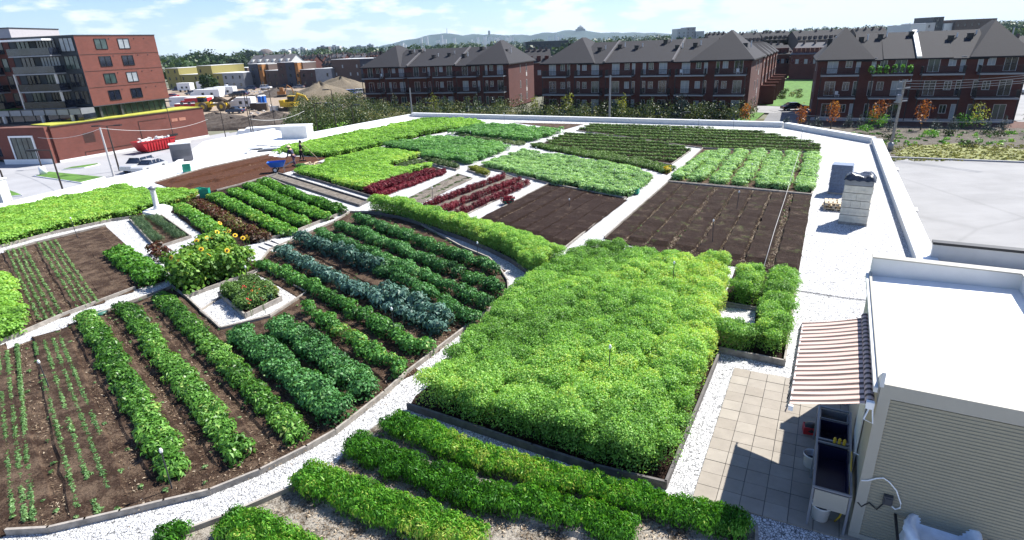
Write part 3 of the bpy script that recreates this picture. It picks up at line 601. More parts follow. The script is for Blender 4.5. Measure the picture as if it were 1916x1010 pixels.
# --- onion bed in the gravel
ob = pts('F', [(768,292),(955,268),(1130,395),(925,462)])
bed('planting_bed', 'small rectangular onion bed in front of the vent pedestal', ob, M['soil_straw'])
row('onion_row', 'left grey green onion row in the small bed', 'onion row', L2('F', (815,300), (935,425)), .55, 'onion', .2, None, 73, cross=.2, hs=1.1)
row('onion_row', 'right grey green onion row in the small bed', 'onion row', L2('F', (905,285), (1065,405)), .6, 'onion', .2, None, 74, cross=.2, hs=1.1)
row('herb_tuft', 'green herb tuft at the pedestal corner of the onion bed', 'herb tuft', L2('F', (785,290), (850,285)), .4, 'herb', .2, None, 75, cross=.2)
# --- rear brown bed
rb = [at('p',290,343)]+pts('d', [(0,738),(400,650),(780,568),(1050,590),(1480,600),(1250,680),(1100,742),(880,800),(760,832),(450,925)])+pts('b', [(510,182),(310,215),(200,190),(0,125)])
bed('planting_bed', 'bare red brown bed where the two workers stand', rb, M['soil_brown'], edges=(0,1,2,8,9,10), berms=[tuple(L2('d', (0,820), (900,600))), tuple(L2('d', (-200,960), (1000,640))), tuple(L2('c', (1500,600), (2000,480))), tuple(L2('d', (100,900), (780,700))), tuple(L2('d', (-400,900), (500,680)))], bw=.5, bh=.17, litter=([tuple(L2('d', (50,900), (900,690))), tuple(L2('d', (0,800), (1050,600)))], 25, .6))
# --- grey strip
bed('planting_bed', 'narrow grey mulched strip between two white paths', pts('a', [(65,612),(150,578),(955,828),(875,870)]), M['soil_grey'], board='darkwood')
# --- upper left green fields
f1 = pts('a', [(80,392,.2),(110,362,.45),(240,318,.45),(400,288,.45),(560,250,.45),(750,205,.5),(1060,150,.5),(1250,112,.5),(1440,75,.5),(1640,68,.5),(1900,80,.5)])+pts('I', [(500,62,.5),(480,90,.3),(290,118,.2)])+pts('a', [(1690,192,0),(1470,232,0),(1250,285,0),(1060,330,0),(860,378,0),(620,432,0),(420,415,0),(200,398,0)])
plants('leafy_field', poly_centers(f1, .42, 81), 'field', 'long bright green crop following the far left parapet behind the two workers', 'leafy crop', None, 81, lsk=1.2, tonebias=.02)
sheet('bed_soil', f1, .03, M['soil_dark'], 'structure')
f2 = pts('I', [(290,122,.45),(480,68,.5),(700,78,.5),(900,100,.45),(1000,112,.4),(1022,125,0),(930,160,0),(800,197,0),(560,172,0),(292,140,0)])
def prows(poly, step, period, gap, seed, ang=RAD(-29)): return poly_centers(poly, step, seed, along=ang, gap=gap, period=period)
plants('leafy_field', prows(f2, .36, 1.5, .32, 82), 'fieldb', 'blue green leafy crop at the far middle, nearest the far parapet', 'leafy crop', None, 82, lsk=1.2)
f3 = pts('a', [(1080,330,0),(1100,298,.4),(1330,268,.45),(1490,240,.45)])+pts('I', [(260,158,.45),(400,165,.45),(560,188,.45),(690,215,.4),(705,232,0),(560,288,0),(410,338,0),(200,318,0),(92,298,0)])+pts('a', [(1420,395,0),(1300,385,0)])
plants('leafy_field', prows(f3, .34, 1.5, .30, 83), 'fieldb', 'dark green leafy crop in waves between the field paths, left of the cross path', 'leafy crop', None, 83, lsk=1.15, tonebias=.03)
f4 = pts('a', [(540,490,.4),(620,442,.3),(860,388,.4),(1060,338,.4),(1250,368,.4),(1400,388,.4),(1418,428,0),(1280,470,0),(1130,512,0),(1110,530,0),(1190,562,0),(1330,545,.1),(1500,488,.4),(1512,505,0),(1300,600,0),(920,738,0),(700,682,0),(480,615,0),(298,572,0),(310,540,.3)])
plants('leafy_field', poly_centers(f4, .34, 84), 'field', 'bright green crop on the near side beside the dark red amaranth', 'leafy crop', None, 84, hs=.85, lsk=1.1, tonebias=.13)
bed('planting_bed', 'edged bed under the bright green crop and the wide dark red block', pts('a', [(285,582),(540,655),(760,722),(1015,800),(1660,562),(1640,545),(1510,500),(1180,562),(1110,530),(1420,430),(1250,372),(1060,345),(620,445)]), M['soil_dark'], edges=(0,1,2), board='darkwood', z=.04)
# --- dark red amaranth
ra = pts('a', [(925,752,0),(1190,650,0),(1510,525,.4),(1560,520,.4),(1600,560,0),(1010,780,0)])
plants('amaranth_block', poly_centers(ra, .26, 85), 'red', 'wide dark red amaranth row beside the bright green crop', 'amaranth row', 'dark red amaranth rows', 85, hs=1.05)
row('amaranth_row', 'second dark red amaranth row beside the wide one', 'amaranth row', L2('a', (1035,778,.1), (1640,560,.1)), .55, 'red', .25, 'dark red amaranth rows', 86, cross=.25, hs=.75)
row('amaranth_row', 'dark red amaranth row nearest the two grey seedbeds', 'amaranth row', L2('I', (125,618,.1), (640,424,.1)), .30, 'red', .22, 'dark red amaranth rows', 87, cross=.25)
row('amaranth_row', 'middle dark red amaranth row of the three by the green crate', 'amaranth row', L2('I', (240,645,.1), (740,445,.1)), .30, 'red', .22, 'dark red amaranth rows', 88, cross=.25)
row('amaranth_row', 'dark red amaranth row nearest the green crate', 'amaranth row', L2('I', (330,675,.1), (795,468,.1)), .28, 'red', .22, 'dark red amaranth rows', 89, cross=.25)
bed('planting_bed', 'pale bed under the three dark red amaranth rows', pts('I', [(100,628),(640,405),(810,465),(345,692)]), M['soil_grey'], z=.035, eh=.08)
bed('planting_bed', 'bare grey seedbed with two dry strips between the amaranth beds', pts('I', [(-20,590),(335,405),(430,432),(40,618)]), M['soil_grey'], z=.035, eh=.08, berms=[tuple(L2('I', (0,585), (345,415))), tuple(L2('I', (40,605), (405,432)))], bw=.55)
row('low_seedling_row', 'thin grey green seedling row on the bare seedbed, nearer the wide amaranth', 'seedling row', L2('I', (5,582), (345,412)), .5, 'low', .3, 'thin rows on the grey seedbed', 90, cross=.25, hs=.3, tonebias=-.2)
row('low_seedling_row', 'thin grey green seedling row on the bare seedbed, nearer the three amaranth rows', 'seedling row', L2('I', (45,602), (405,430)), .4, 'low', .3, 'thin rows on the grey seedbed', 91, cross=.25, hs=.3, tonebias=-.2)
bed('planting_bed', 'small herb strip at the corner of the wide amaranth block', pts('a', [(1420,448),(1500,440),(1775,520),(1740,548),(1600,515),(1430,470)]), M['soil_straw'], z=.04)
plants('herb_strip', poly_centers(pts('a', [(1425,450),(1500,445),(1770,522),(1740,542),(1600,512)]), .35, 92), 'herb', 'low herbs in the strip at the corner of the wide amaranth block', 'herbs', None, 92, hs=1.1)
plants('herb_strip', poly_centers(pts('a', [(1190,548),(1290,500),(1420,470),(1440,490),(1300,530),(1200,560)]), .3, 93), 'herb', 'low herbs beside the short white path in the green crop', 'herbs', None, 93, hs=1.1)
bed('planting_bed', 'small herb strip with yellow flowers where the paths cross', pts('I', [(400,385),(440,370),(545,405),(520,425)]), M['soil_straw'], z=.04)
plants('herb_strip', poly_centers(pts('I', [(405,385),(440,373),(540,405),(520,420)]), .3, 94), 'herb', 'yellow flowered herbs where the paths cross', 'herbs', None, 94, hs=1.2, mat=M['lf_yellow'])
plants('herb_strip', poly_centers(pts('I', [(300,142),(560,178),(790,205),(740,222),(500,185)]), .4, 95), 'herb', 'thin dry herb strip between the two far green crops', 'herbs', None, 95, hs=.6)
bed('planting_bed', 'bare soil wedge at the far path end beside the far green crop', pts('I', [(700,68),(1155,78),(1035,112),(1000,105)]), M['soil_straw'], z=.035, edges=())
# --- hedge along the curved path
hp = pts('p', [(690,398,0),(688,385,.3),(700,374,.6),(770,382,.6),(855,408,.6),(938,430,.6),(1004,452,.6),(1054,470,.6),(1055,486,.3),(1036,502,0),(1001,527,0),(988,512,0),(956,489,0),(912,467,0),(865,448,0),(800,425,0),(745,408,0)])
plants('leafy_hedge', poly_centers(hp, .20, 96, inset=.12), 'mustard', 'long light green hedge of tall crop curving along the shaded gravel path', 'leafy hedge', None, 96, hs=.92, tonebias=.10)
hb = [(q[0], q[1]) for q in hp]
sheet('bed_soil', hb, .03, M['soil_dark'])
eb = MB(); HPL = pts('p', [(690,401),(745,410),(800,427),(865,450),(912,469),(956,491),(988,514),(1001,530)])
for a, b in zip(HPL[:-1], HPL[1:]):
    eb.box(0, (b-a).length+.03, -.03, .03, 0, .2, Matrix.Translation(a) @ rz(math.atan2(b.y-a.y, b.x-a.x)))
tag(eb.build('edging_board', M['darkwood']), 'dark curved edging board below the light green hedge', 'edging board')
# ================================================================== GARDEN: centre and right
bed('planting_bed', 'bare dark soil bed in the middle, left of the cross path', pts('I', [(928,470),(1432,567),(1030,893),(460,712)]), M['soil_dark'], z=.05, eh=.1,
    berms=[(at('I', 930+k*84+45, 472+k*16+15), at('I', 460+k*95+45, 712+k*30+10)) for k in range(6)], bw=.82, bh=.13, litter=([(at('I', 930+k*84, 472+k*16+8), at('I', 460+k*95, 712+k*30)) for k in range(1, 6)], 170, .12))
f5 = pts('I', [(472,352,0),(520,325,.35),(640,290,.35),(760,245,.35),(1000,275,.4),(1250,315,.4),(1500,355,.4),(1600,410,.4),(1612,435,.1),(1560,468,0),(1440,562,0),(1180,515,0),(930,465,0),(700,405,0)])
plants('leafy_field', prows(f5, .31, 1.45, .34, 97), 'pale', 'pale green rounded rows in the middle field above the bare dark soil', 'leafy crop', None, 97, tonebias=-.02, patch=.12)
bed('planting_bed', 'bed under the pale green middle crop', pts('I', [(465,355),(755,262),(1010,300),(1480,372),(1605,432),(1435,565),(1180,518),(930,468),(700,408)]), M['soil_dark'], z=.04, edges=(5,6,7,8,2,3), eh=.12)
dk1 = pts('I', [(1205,85),(1110,122)])+pts('J', [(0,168),(240,205),(480,238),(900,262),(1228,268),(1236,214),(1000,165),(790,125),(400,108),(0,92)])
dk2 = pts('I', [(1060,138),(890,205),(1250,272),(1730,345)])+pts('J', [(262,345),(392,252),(330,228),(160,198),(0,172)])
for i, (dp, lab, per) in enumerate(((dk1, 'far', 1.55), (dk2, 'near', 1.45))):
    bed('planting_bed', 'dark bed under the %s dark green striped crop' % lab, dp, M['soil_dark'], z=.035, eh=.1)
    cs_ = poly_centers(dp, .17, 100+i); t = -cs_[:, 0]*math.sin(RAD(-29))+cs_[:, 1]*math.cos(RAD(-29)); fr = (t/per) % 1; idx = np.floor(t/per).astype(int); ks = sorted(set(idx))
    for j, k in enumerate(reversed(ks)):
        s_ = cs_[(idx == k) & (np.abs(fr-.5) < .10)]
        if len(s_) < 6: continue
        num = ['first','second','third','fourth','fifth','sixth','seventh','eighth','ninth','tenth','eleventh','twelfth'][min(j, 11)]
        plants('low_crop_row', s_, 'low', '%s dark green stripe from the far parapet in the %s striped bed' % (num, lab), 'crop row', 'dark green stripes in the %s striped bed' % lab, 110+j+20*i, hs=1.2, minls=.0014, tonebias=.28)
hs_ = pts('I', [(810,222),(860,215),(1200,265),(1560,325),(1745,372),(1700,410),(1580,372),(1200,300),(900,245)])
plants('herb_strip', poly_centers(hs_, .34, 140), 'herb', 'grey green low herb strip below the dark striped bed', 'herbs', None, 140, hs=1.0, mat=M['lf_low'], tonebias=.12)
sheet('bed_soil', hs_, .025, M['soil_straw'])
plants('marigold_clump', [(p.x, p.y) for p in L2('I', (1690,385), (1710,375), (1700,395))], 'herb', 'yellow flowering clump at the end of the herb strip', 'flower clump', None, 141, hs=1.3, mat=leafmat('yellow_flowers', [(0, (.3,.25,.02)), (1, (.85,.65,.02))], .2))
pr_ = [((300,445),(520,262)),((430,455),(612,248)),((565,470),(732,252)),((712,480),(842,254)),((858,492),(950,268)),((975,505),(1062,270)),((1130,515),(1188,275))]
bed('planting_bed', 'straw mulched bed under the seven pale green rows', pts('J', [(243,458),(470,240),(900,262),(1228,270),(1178,545),(700,498)]), M['soil_straw'], z=.04)
for i, (a, b) in enumerate(pr_):
    row('pale_crop_row', '%s pale green mounded row from the left in the bed above the large bare soil' % ['first','second','third','fourth','fifth','sixth','seventh'][i], 'crop row', L2('J', (a[0], a[1]-8, .15), (b[0], b[1]+10, .15)), 1.0 if i else .75, 'pale', .28, 'pale green mounded rows', 150+i, cross=.3, hs=1.05, tonebias=.06, patch=.08)
br_ = pts('J', [(243,462),(1178,548)])+[at('p',1494,512),at('p',1430,505),at('p',1300,490),at('p',1131,447)]
bm = []
for k in range(8):
    u0 = u1 = (k+.5+random.uniform(-.06,.06))/8
    bm.append((br_[0].lerp(br_[1], u0), br_[5].lerp(br_[2], u1)))
bed('planting_bed', 'large bare dark soil bed right of the cross path, with a white pipe across it', br_, M['soil_green'], z=.05, berms=bm, bw=.78, bh=.14, edges=(0,5), litter=([(br_[0].lerp(br_[1], k/8), br_[5].lerp(br_[2], k/8)) for k in range(1, 8)], 190, .16))
# path slab dots: none.  tall mustard field
fA = pts('p', [(775,766,0),(779,744,.3),(800,715,.7),(840,665,.8),(905,590,.8),(960,540,.8),(995,512,.8),(1039,487,.9),(1072,468,.9),(1105,453,.9),(1140,450,.9),(1166,456,.9),(1204,466,.9),(1243,462,.9),(1294,475,.9),(1342,475,.9),(1373,487,.9)])+pts('O', [(575,300,.5),(540,420,.1),(500,500,.1),(490,560,.1),(520,700,0)])+pts('p', [(1345,668,0),(1300,775,0),(1244,905,0),(1112,876,0),(996,838,0),(860,792,0)])
plants('mustard_field', poly_centers(fA, .22, 160, inset=.13), 'mustard', 'broad dense field of tall light green crop in the foreground', 'tall crop', None, 160, patch=.30, tonebias=.08, furrow=(RAD(61), 1.28, .80))
fAb = pts('p', [(764,766),(779,742),(850,690),(985,545),(1060,500),(1200,500),(1345,540),(1345,668),(1245,914),(1112,882),(996,844),(840,791)])
bed('planting_bed', 'edged bed under the broad foreground field of tall light green crop', fAb, M['soil_dark'], z=.05, edges=(7,8,9,10,11), board='darkwood', eh=.2)
fB = pts('O', [(535,425,0),(585,360,.3),(600,260,.9),(640,185,.9),(720,148,.9),(790,185,.9),(800,260,.6),(770,400,.1),(740,450,0)])
plants('mustard_field', poly_centers(fB, .23, 161, inset=.20), 'mustard', 'block of tall crop behind the small gravel notch', 'tall crop', None, 161, hs=.95)
fC = pts('O', [(500,640,.0),(505,560,.5),(560,480,.9),(640,475,.9),(720,520,.9),(730,600,.3),(700,705,0),(540,692,0)])
fC = pts('O', [(515,690,0),(500,640,.1),(505,570,.5),(545,510,.7),(640,495,.75),(720,535,.75),(725,620,.2),(705,700,0)])
plants('mustard_field', poly_centers(fC, .21, 162, inset=.06), 'mustard', 'rounded clump of tall crop in front of the small gravel notch', 'tall crop', None, 162, hs=.78, tonebias=-.05)
bed('gravel_patch', 'small notch of white gravel between two clumps of tall crop', pts('O', [(545,432),(738,458),(728,545),(500,530)]), M['gravel'], z=.085, edges=(0,), cat='gravel patch')
fD = pts('O', [(735,715,0),(730,600,.5),(745,480,.5),(780,400,.6),(800,300,.6),(820,195,.9),(880,158,.9),(960,190,.9),(985,215,.6),(985,270,.3),(960,480,0),(940,640,0),(905,748,0)])
plants('mustard_field', poly_centers(fD, .23, 163, inset=.20), 'mustard', 'narrow column of tall crop beside the wide gravel walk', 'tall crop', None, 163, tonebias=-.04)
bed('planting_bed', 'edged bed under the narrow column of tall crop', pts('O', [(522,694),(905,772),(985,250),(800,210),(620,200),(540,420),(740,455),(728,540),(500,520)]), M['soil_dark'], z=.045, edges=(0,1,5), board='wood', eh=.2)
# foreground carrot rows
F = [L2('M', (40,862), (140,905)), L2('M', (420,800), (900,1020)), L2('M', (860,520), (1300,690), (1900,920)), L2('M', (1150,330), (1500,480), (1900,640)) + L2('P', (600,830), (1100,1000)),
     L2('M', (1390,190), (1916,420)) + L2('P', (600,650), (1000,755), (1300,840), (1750,950))]
fb_ = pts('M', [(-200,960),(380,748),(812,560),(1040,430),(1130,300),(1330,150)])+pts('P', [(-100,330),(400,560),(840,700),(1290,780),(1832,940),(1836,1100),(0,1400)])
bed('planting_bed', 'pale straw and gravel bed under the feathery foreground rows', fb_, soil('pale_straw_gravel', (.085,.065,.045), .75, (.46,.42,.36), .505), z=.03, edges=(0,1,10), board='wood', berms=[(l[0], l[-1]) for l in F[1:]], bw=.6, bh=.08, litter=([(F[i][0].lerp(F[i+1][0], .5), F[i][-1].lerp(F[i+1][-1], .5)) for i in range(1, 4)]+[(fb_[6]-Vv*.2, fb_[9]-Vv*.2)], 260, .16))
fg = 'feathery rows in the foreground bed'
row('carrot_row', 'small piece of feathery row at the bottom edge, left of the others', 'carrot row', F[0], .7, 'carrot', .15, fg, 170, cross=.17)
row('carrot_row', 'feathery green row at the bottom edge, second from the left', 'carrot row', F[1], .95, 'carrot', .15, fg, 171, cross=.17, tonebias=.10, patch=.3)
row('carrot_row', 'thick deep green feathery row with round leaves, middle of the foreground', 'carrot row', F[2], 0.88, 'carrot', .15, fg, 172, cross=.17, patch=.30, tonebias=.06)
row('carrot_row', 'deep green feathery row second from the edging of the tall crop', 'carrot row', F[3], .76, 'carrot', .15, fg, 173, cross=.17, tonebias=-.04)
row('carrot_row', 'yellowing feathery row nearest the edging of the tall crop', 'carrot row', F[4], .70, 'carrot', .15, fg, 174, cross=.17, tonebias=.14, patch=.34)
# ================================================================== PATIO
pc = at('R', 45, 780); 
pu = (at('R', 840, 1005)-pc); pu.normalize(); pv = (at('R', 270, 85)-pc); PVL = pv.length; pv.normalize()
pav = MB(); tones = []; s_ = .44; nu, nv = 10, int(PVL/s_+.5); s2 = PVL/nv; rr_ = random.Random(4)
for i in range(nu):
    for j in range(nv):
        a = pc+pu*(i*s_+.006)+pv*(j*s2+.006); b = pu*(s_-.012); c_ = pv*(s2-.012); z = .035+rr_.uniform(-.004, .004)
        q = [a, a+b, a+b+c_, a+c_]; n0 = len(pav.v)
        pav.v += [(p.x, p.y, .004) for p in q]+[(p.x, p.y, z) for p in q]
        pav.f += [(n0+4,n0+5,n0+6,n0+7)]+[(n0+k, n0+(k+1) % 4, n0+4+(k+1) % 4, n0+4+k) for k in range(4)]; pav.mi += [0]*5; tones += [rr_.random()]*8
mt, t, b = nodes('concrete_pavers'); at_n = t.nodes.new('ShaderNodeAttribute'); at_n.attribute_name = 'tone'
nzp = N(t, 'ShaderNodeTexNoise', Scale=2.2, Detail=7.0, Roughness=.7); t.links.new(coords(t), nzp.inputs['Vector'])
t.links.new(mixc(t, 1.0, ramp(t, at_n.outputs['Fac'], [(0, (.285,.25,.205)), (.5, (.31,.275,.23)), (1, (.335,.30,.25))]), ramp(t, nzp.outputs[0], [(.3, (.82,.82,.82)), (.7, (1.06,1.06,1.06))]), 'MULTIPLY'), b.inputs['Base Color']); b.inputs['Roughness'].default_value = .9
po = pav.build('patio_paving', mt); ta = po.data.attributes.new('tone', 'FLOAT', 'POINT'); ta.data.foreach_set('value', tones); po['kind'] = 'structure'
sheet('patio_bedding', [pc+V3((.01,.01,0)), pc+pu*nu*s_, pc+pu*nu*s_+pv*PVL, pc+pv*PVL], .003, M['darkgrey'])
# ================================================================== HUT
def hutp(n, v): return V3((n*.8746+v*.4848, -n*.4848+v*.8746, 0))
HO = hutp(1.30, 10.26-.1)                     # near left corner of the hut
hut = thing('rooftop_hut', 'beige corrugated hut with a flat white roof on the gravel roof', 'hut', HO, RAD(-29)); HW, HD, HH = 3.0, 5.6, 3.25
# local: x = along the near face to the right, y = away
M['siding'] = plain('beige_siding', (.29,.27,.20), .55, .05, .8)
mb = MB(); n = 46; z0, z1 = .12, HH-.22
prof = [];
for k in range(n):
    za, zb = z0+(z1-z0)*k/n, z0+(z1-z0)*(k+1)/n; d = (zb-za); prof += [(0, za), (0, za+d*.36), (-.010, za+d*.52), (-.012, za+d*.88), (0, zb)]
vs = [(x, -.02+y, z) for y, z in prof for x in (.16, HW)]; mb.add(vs, [(2*i, 2*i+1, 2*i+3, 2*i+2) for i in range(len(prof)-1)])
mb.build('siding', M['siding'], hut)
mb = MB(); mb.box(.02, HW, .02, HD, 0, HH-.12); mb.build('wall', M['beige_t'], hut)
mb = MB(); mb.box(0, .17, -.045, .12, 0, HH-.05).box(0, HW+.05, -.05, .0, HH-.2, HH+.06).box(0, HW, -.05, 0, 0, .13).box(-.03, .02, 0, HD, HH-.16, HH+.0); mb.build('trim', M['beige_t'], hut)
mb = MB(); mb.add([(0,-.0,HH-.10),(HW,-.0,HH+.0),(HW,HD,HH+.0),(0,HD,HH-.10)], [(0,1,2,3)]); mb.build('roof', M['white'], hut)
mb = MB(); mb.box(0, HW, HD-.02, HD+.18, HH-.2, HH+.36).box(HW-.16, HW+.03, 0, HD-.02, HH-.2, HH+.36)
mb.add([(-.02,-.06,HH),(-.02,.30,HH),(-.02,-.03,HH+.26),(.04,-.06,HH),(.04,.30,HH),(.04,-.03,HH+.26)], [(0,1,2),(5,4,3),(0,3,4,1),(1,4,5,2),(2,5,3,0)])
mb.build('roof_upstand', M['offwhite'], hut)
mb = MB(); mb.box(-.02, HW+.02, HD-.05, HD+.21, HH+.36, HH+.39).box(HW-.19, HW+.06, 0, HD-.05, HH+.36, HH+.39); mb.build('coping', M['beige_t'], hut)
mb = MB(); mb.box(-.09, -.03, -.02, HD, HH-.14, HH-.05); mb.build('gutter', M['offwhite'], hut)
mb = MB(); mb.box(-.02, .0, 1.2, 2.1, .05, 2.05); mb.build('door', M['offwhite'], hut)
# awning
AWN = stripes('striped_awning_fabric', [(0, (.58,.43,.365)), (.48, (.12,.075,.06)), (.54, (.27,.19,.155)), (.60, (.060,.040,.036)), (.90, (.27,.19,.155)), (.95, (.58,.43,.365))], 1, .19)
ay0, ay1, ax0, ax1, az0, az1 = .02, 3.62, -1.30, -.12, 2.50, 2.86
mb = MB(); nx, ny = 10, 60; vs = []
for j in range(ny+1):
    y = ay0+(ay1-ay0)*j/ny
    for i in range(nx+1):
        u = i/nx; vs.append((ax0+(ax1-ax0)*u, y, az0+(az1-az0)*u-.02*math.sin(u*math.pi)+.006*math.sin(j*1.3+u*4)))
mb.add(vs, [(j*(nx+1)+i, j*(nx+1)+i+1, (j+1)*(nx+1)+i+1, (j+1)*(nx+1)+i) for j in range(ny) for i in range(nx)]); aw = mb.build('awning', AWN, hut)
mb = MB(); vs = []
for j in range(ny*3+1):
    y = ay0+(ay1-ay0)*j/(ny*3); dz = .20+.035*abs(math.sin(j*.35)); vs += [(ax0-.0, y, az0), (ax0-.05+.012*math.sin(j*.9), y, az0-dz)]
mb.add(vs, [(2*j, 2*j+1, 2*j+3, 2*j+2) for j in range(ny*3)]); mb.build('valance', AWN, aw)
mb = MB(); mb.tube([(ax1+.02, ay0-.05, az1+.03), (ax1+.02, ay1+.02, az1+.03)], .075, 12); mb.build('fabric_roll', AWN, aw)
mb = MB(); mb.tube([(ax0+.02, ay0, az0-.02), (ax0+.02, ay1, az0-.02)], .025, 8); mb.tube([(ax1,ay0+.15,az1-.12),(-.7,ay0+.5,az0+.1),(ax0+.03,ay0+.2,az0-.03)], .022, 6); mb.tube([(ax1,ay1-.15,az1-.12),(-.7,ay1-.5,az0+.1),(ax0+.03,ay1-.2,az0-.03)], .022, 6)
mb.box(ax0-.01, ax0+.07, ay0-.06, ay0-.01, az0-.10, az0+.0); mb.build('awning_frame', M['white'], aw)
mb = MB(); mb.box(-.16, -.04, ay0-.14, ay0-.05, az1-.04, az1+.09).tube([(-.1,ay0-.10,az1-.02),(-.16,ay0-.22,az1-.2),(-.02,ay0-.2,az1-.26),(-.05,ay0-.12,az1-.05)], .014, 6); mb.build('crank_bracket', M['white'], aw)
# electrical box, cable and hose on the near face
def wallpt(k, a, b):     # on the near face of the hut
    d = ray(k, a, b); o = V3((0,0,CAMZ)); nrm = -Vv; t_ = (HO-o).dot(nrm)/d.dot(nrm); p = o+d*t_; q = p-HO; return V3((q.dot(U_), -.03, p.z))
q = wallpt('U', 640, 715); mb = MB(); mb.box(q.x-.07, q.x+.07, -.10, -.02, q.z-.09, q.z+.09); mb.box(q.x-.05, q.x+.05, -.115, -.10, q.z-.06, q.z+.06); mb.build('junction_box', M['darkgrey'], hut)
mb = MB(); mb.tube([wallpt('U', *z_)+V3((0,-.02,0)) for z_ in ((430,735),(455,765),(480,750),(510,738),(540,765),(560,785),(600,750),(640,730))], .012, 6); mb.build('cable', M['black'], hut)
mb = MB(); mb.tube([wallpt('U', *z_)+V3((0,-.03,0)) for z_ in ((640,735),(690,780),(725,770),(730,740),(700,650),(650,590),(610,562),(560,565),(500,580),(455,580))], .012, 6); mb.build('white_hose', M['white'], hut)
# wash table under the awning
tp = L2('U', (160,85,.95), (122,628,.95), (385,700,.95), (405,85,.95))
tb = thing('wash_table', 'steel framed wash table with dark blue basins under the awning', 'wash table', (tp[1].x, tp[1].y, 0))
o_ = V3((tp[1].x, tp[1].y, 0)); ax = (tp[2]-tp[1]); ax.z = 0; W_ = .62; ax.normalize(); ay = V3((-ax.y, ax.x, 0)); LT = (tp[0]-tp[1]).length+.1
TM = Matrix(((ax.x, ay.x, 0, 0), (ax.y, ay.y, 0, 0), (0, 0, 1, 0), (0, 0, 0, 1))); W_ = (tp[2]-tp[1]).length
tb.matrix_world = Matrix.Translation(o_) @ TM
mb = MB()
for x in (0, W_):
    mb.box(x-.02, x+.02, 0, LT, .91, .95)
    for y in (.0, LT*.5, LT): mb.box(x-.02, x+.02, y-.02, y+.02, 0, .91)
for y in (0, LT*.52, LT*.56, LT): mb.box(.02, W_-.02, y-.018, y+.018, .912, .948)
mb.build('frame', M['grey'], tb)
M['navy'] = plain('dark_navy_plastic', (.012,.012,.045), .35, .2)
for y0, y1 in ((.03, LT*.5), (LT*.58, LT*.84), (LT*.86, LT-.03)):
    mb = MB(); mb.box(.03, W_-.03, y0, y1, .60, .62).box(.03, .05, y0, y1, .62, .90).box(W_-.05, W_-.03, y0, y1, .62, .90).box(.05, W_-.05, y0, y0+.02, .62, .90).box(.05, W_-.05, y1-.02, y1, .62, .90)
    mb.build('basin', M['navy'] if y1 < LT*.85 else M['grey'], tb)
mb = MB(); mb.box(.03, W_-.03, -.035, -.02, .52, .90); mb.build('end_panel', M['beige_t'], tb)
mb = MB()
for k in range(3): mb.lathe([(.028,0),(.03,.1),(.012,.13)], 10, Matrix.Translation((W_*.52+k*.085, LT*.54, .95)))
tag(mb.build('spray_bottles', M['yellow'], tb), 'three small yellow bottles on the cross rail')
def bucket(p, label, r=.16, h=.34):
    root = thing('bucket', label, 'bucket', p, 0, None); mb = MB(); mb.lathe([(r*.82,0),(r,h),(r*1.04,h),(r*1.04,h-.03),(r*.95,h-.03),(r*.93,h-.02),(r*.78,.02)], 20); mb.build('pail', M['white'], root, True)
    hb_ = MB(); hb_.tube([(r*math.cos(a), .02, h-.05-.11*math.sin(a)) for a in [k*math.pi/8 for k in range(9)]], .005, 5); hb_.build('handle', M['grey'], root)
    d_ = MB(); d_.lathe([(r*.7,.1),(r*.72,.2)], 12); d_.build('contents', M['darkgrey'], root)
bucket(at('U', 160, 860), 'white bucket at the near end of the wash table', .17, .36); bucket(at('U', 95, 495), 'white bucket beside the middle of the wash table', .16, .34)
q0 = at('U', 95, 265); bx = thing('tool_crate', 'red and black crate on the pavers beside the wash table', 'crate', q0, RAD(-20)); mb = MB(); mb.box(-.16,.16,-.12,.12,0,.02).box(-.16,-.14,-.12,.12,.02,.22).box(.14,.16,-.12,.12,.02,.22).box(-.14,.14,-.12,-.10,.02,.22).box(-.14,.14,.10,.12,.02,.22); mb.build('crate_body', M['red'], bx)
mb = MB(); mb.lathe([(.10,.03),(.16,.12),(.13,.24),(.04,.28)], 12, Matrix.Translation((0,.02,0))); mb.build('bagged_tools', M['black'], bx, True)
mb = MB(); hp_ = [at('U', 388, 395, 1.0), at('U', 384, 500, .95), at('U', 378, 640, .9), at('U', 365, 710, .8), at('U', 330, 800, .5), at('U', 300, 850, .25), at('U', 268, 880, .03)]
c0 = hp_[-1].copy(); mb.tube([p-c0 for p in hp_], .016, 8); yo = mb.build('hose', M['yellow'], None, True, c0); tag(yo, 'yellow hose hanging over the near end of the wash table', 'hose')
mb = MB(); hp_ = [at('U', 400, 395, 1.15), at('U', 460, 430, 1.1), at('U', 470, 480, 1.0), at('U', 450, 560, .95), at('U', 460, 582, 1.0)]
c0 = V3((hp_[0].x, hp_[0].y, 0)); mb.tube([p-c0 for p in hp_], .011, 6); tag(mb.build('hose', M['white'], None, True, c0), 'white hose looping from the wash table to the hut wall', 'hose')
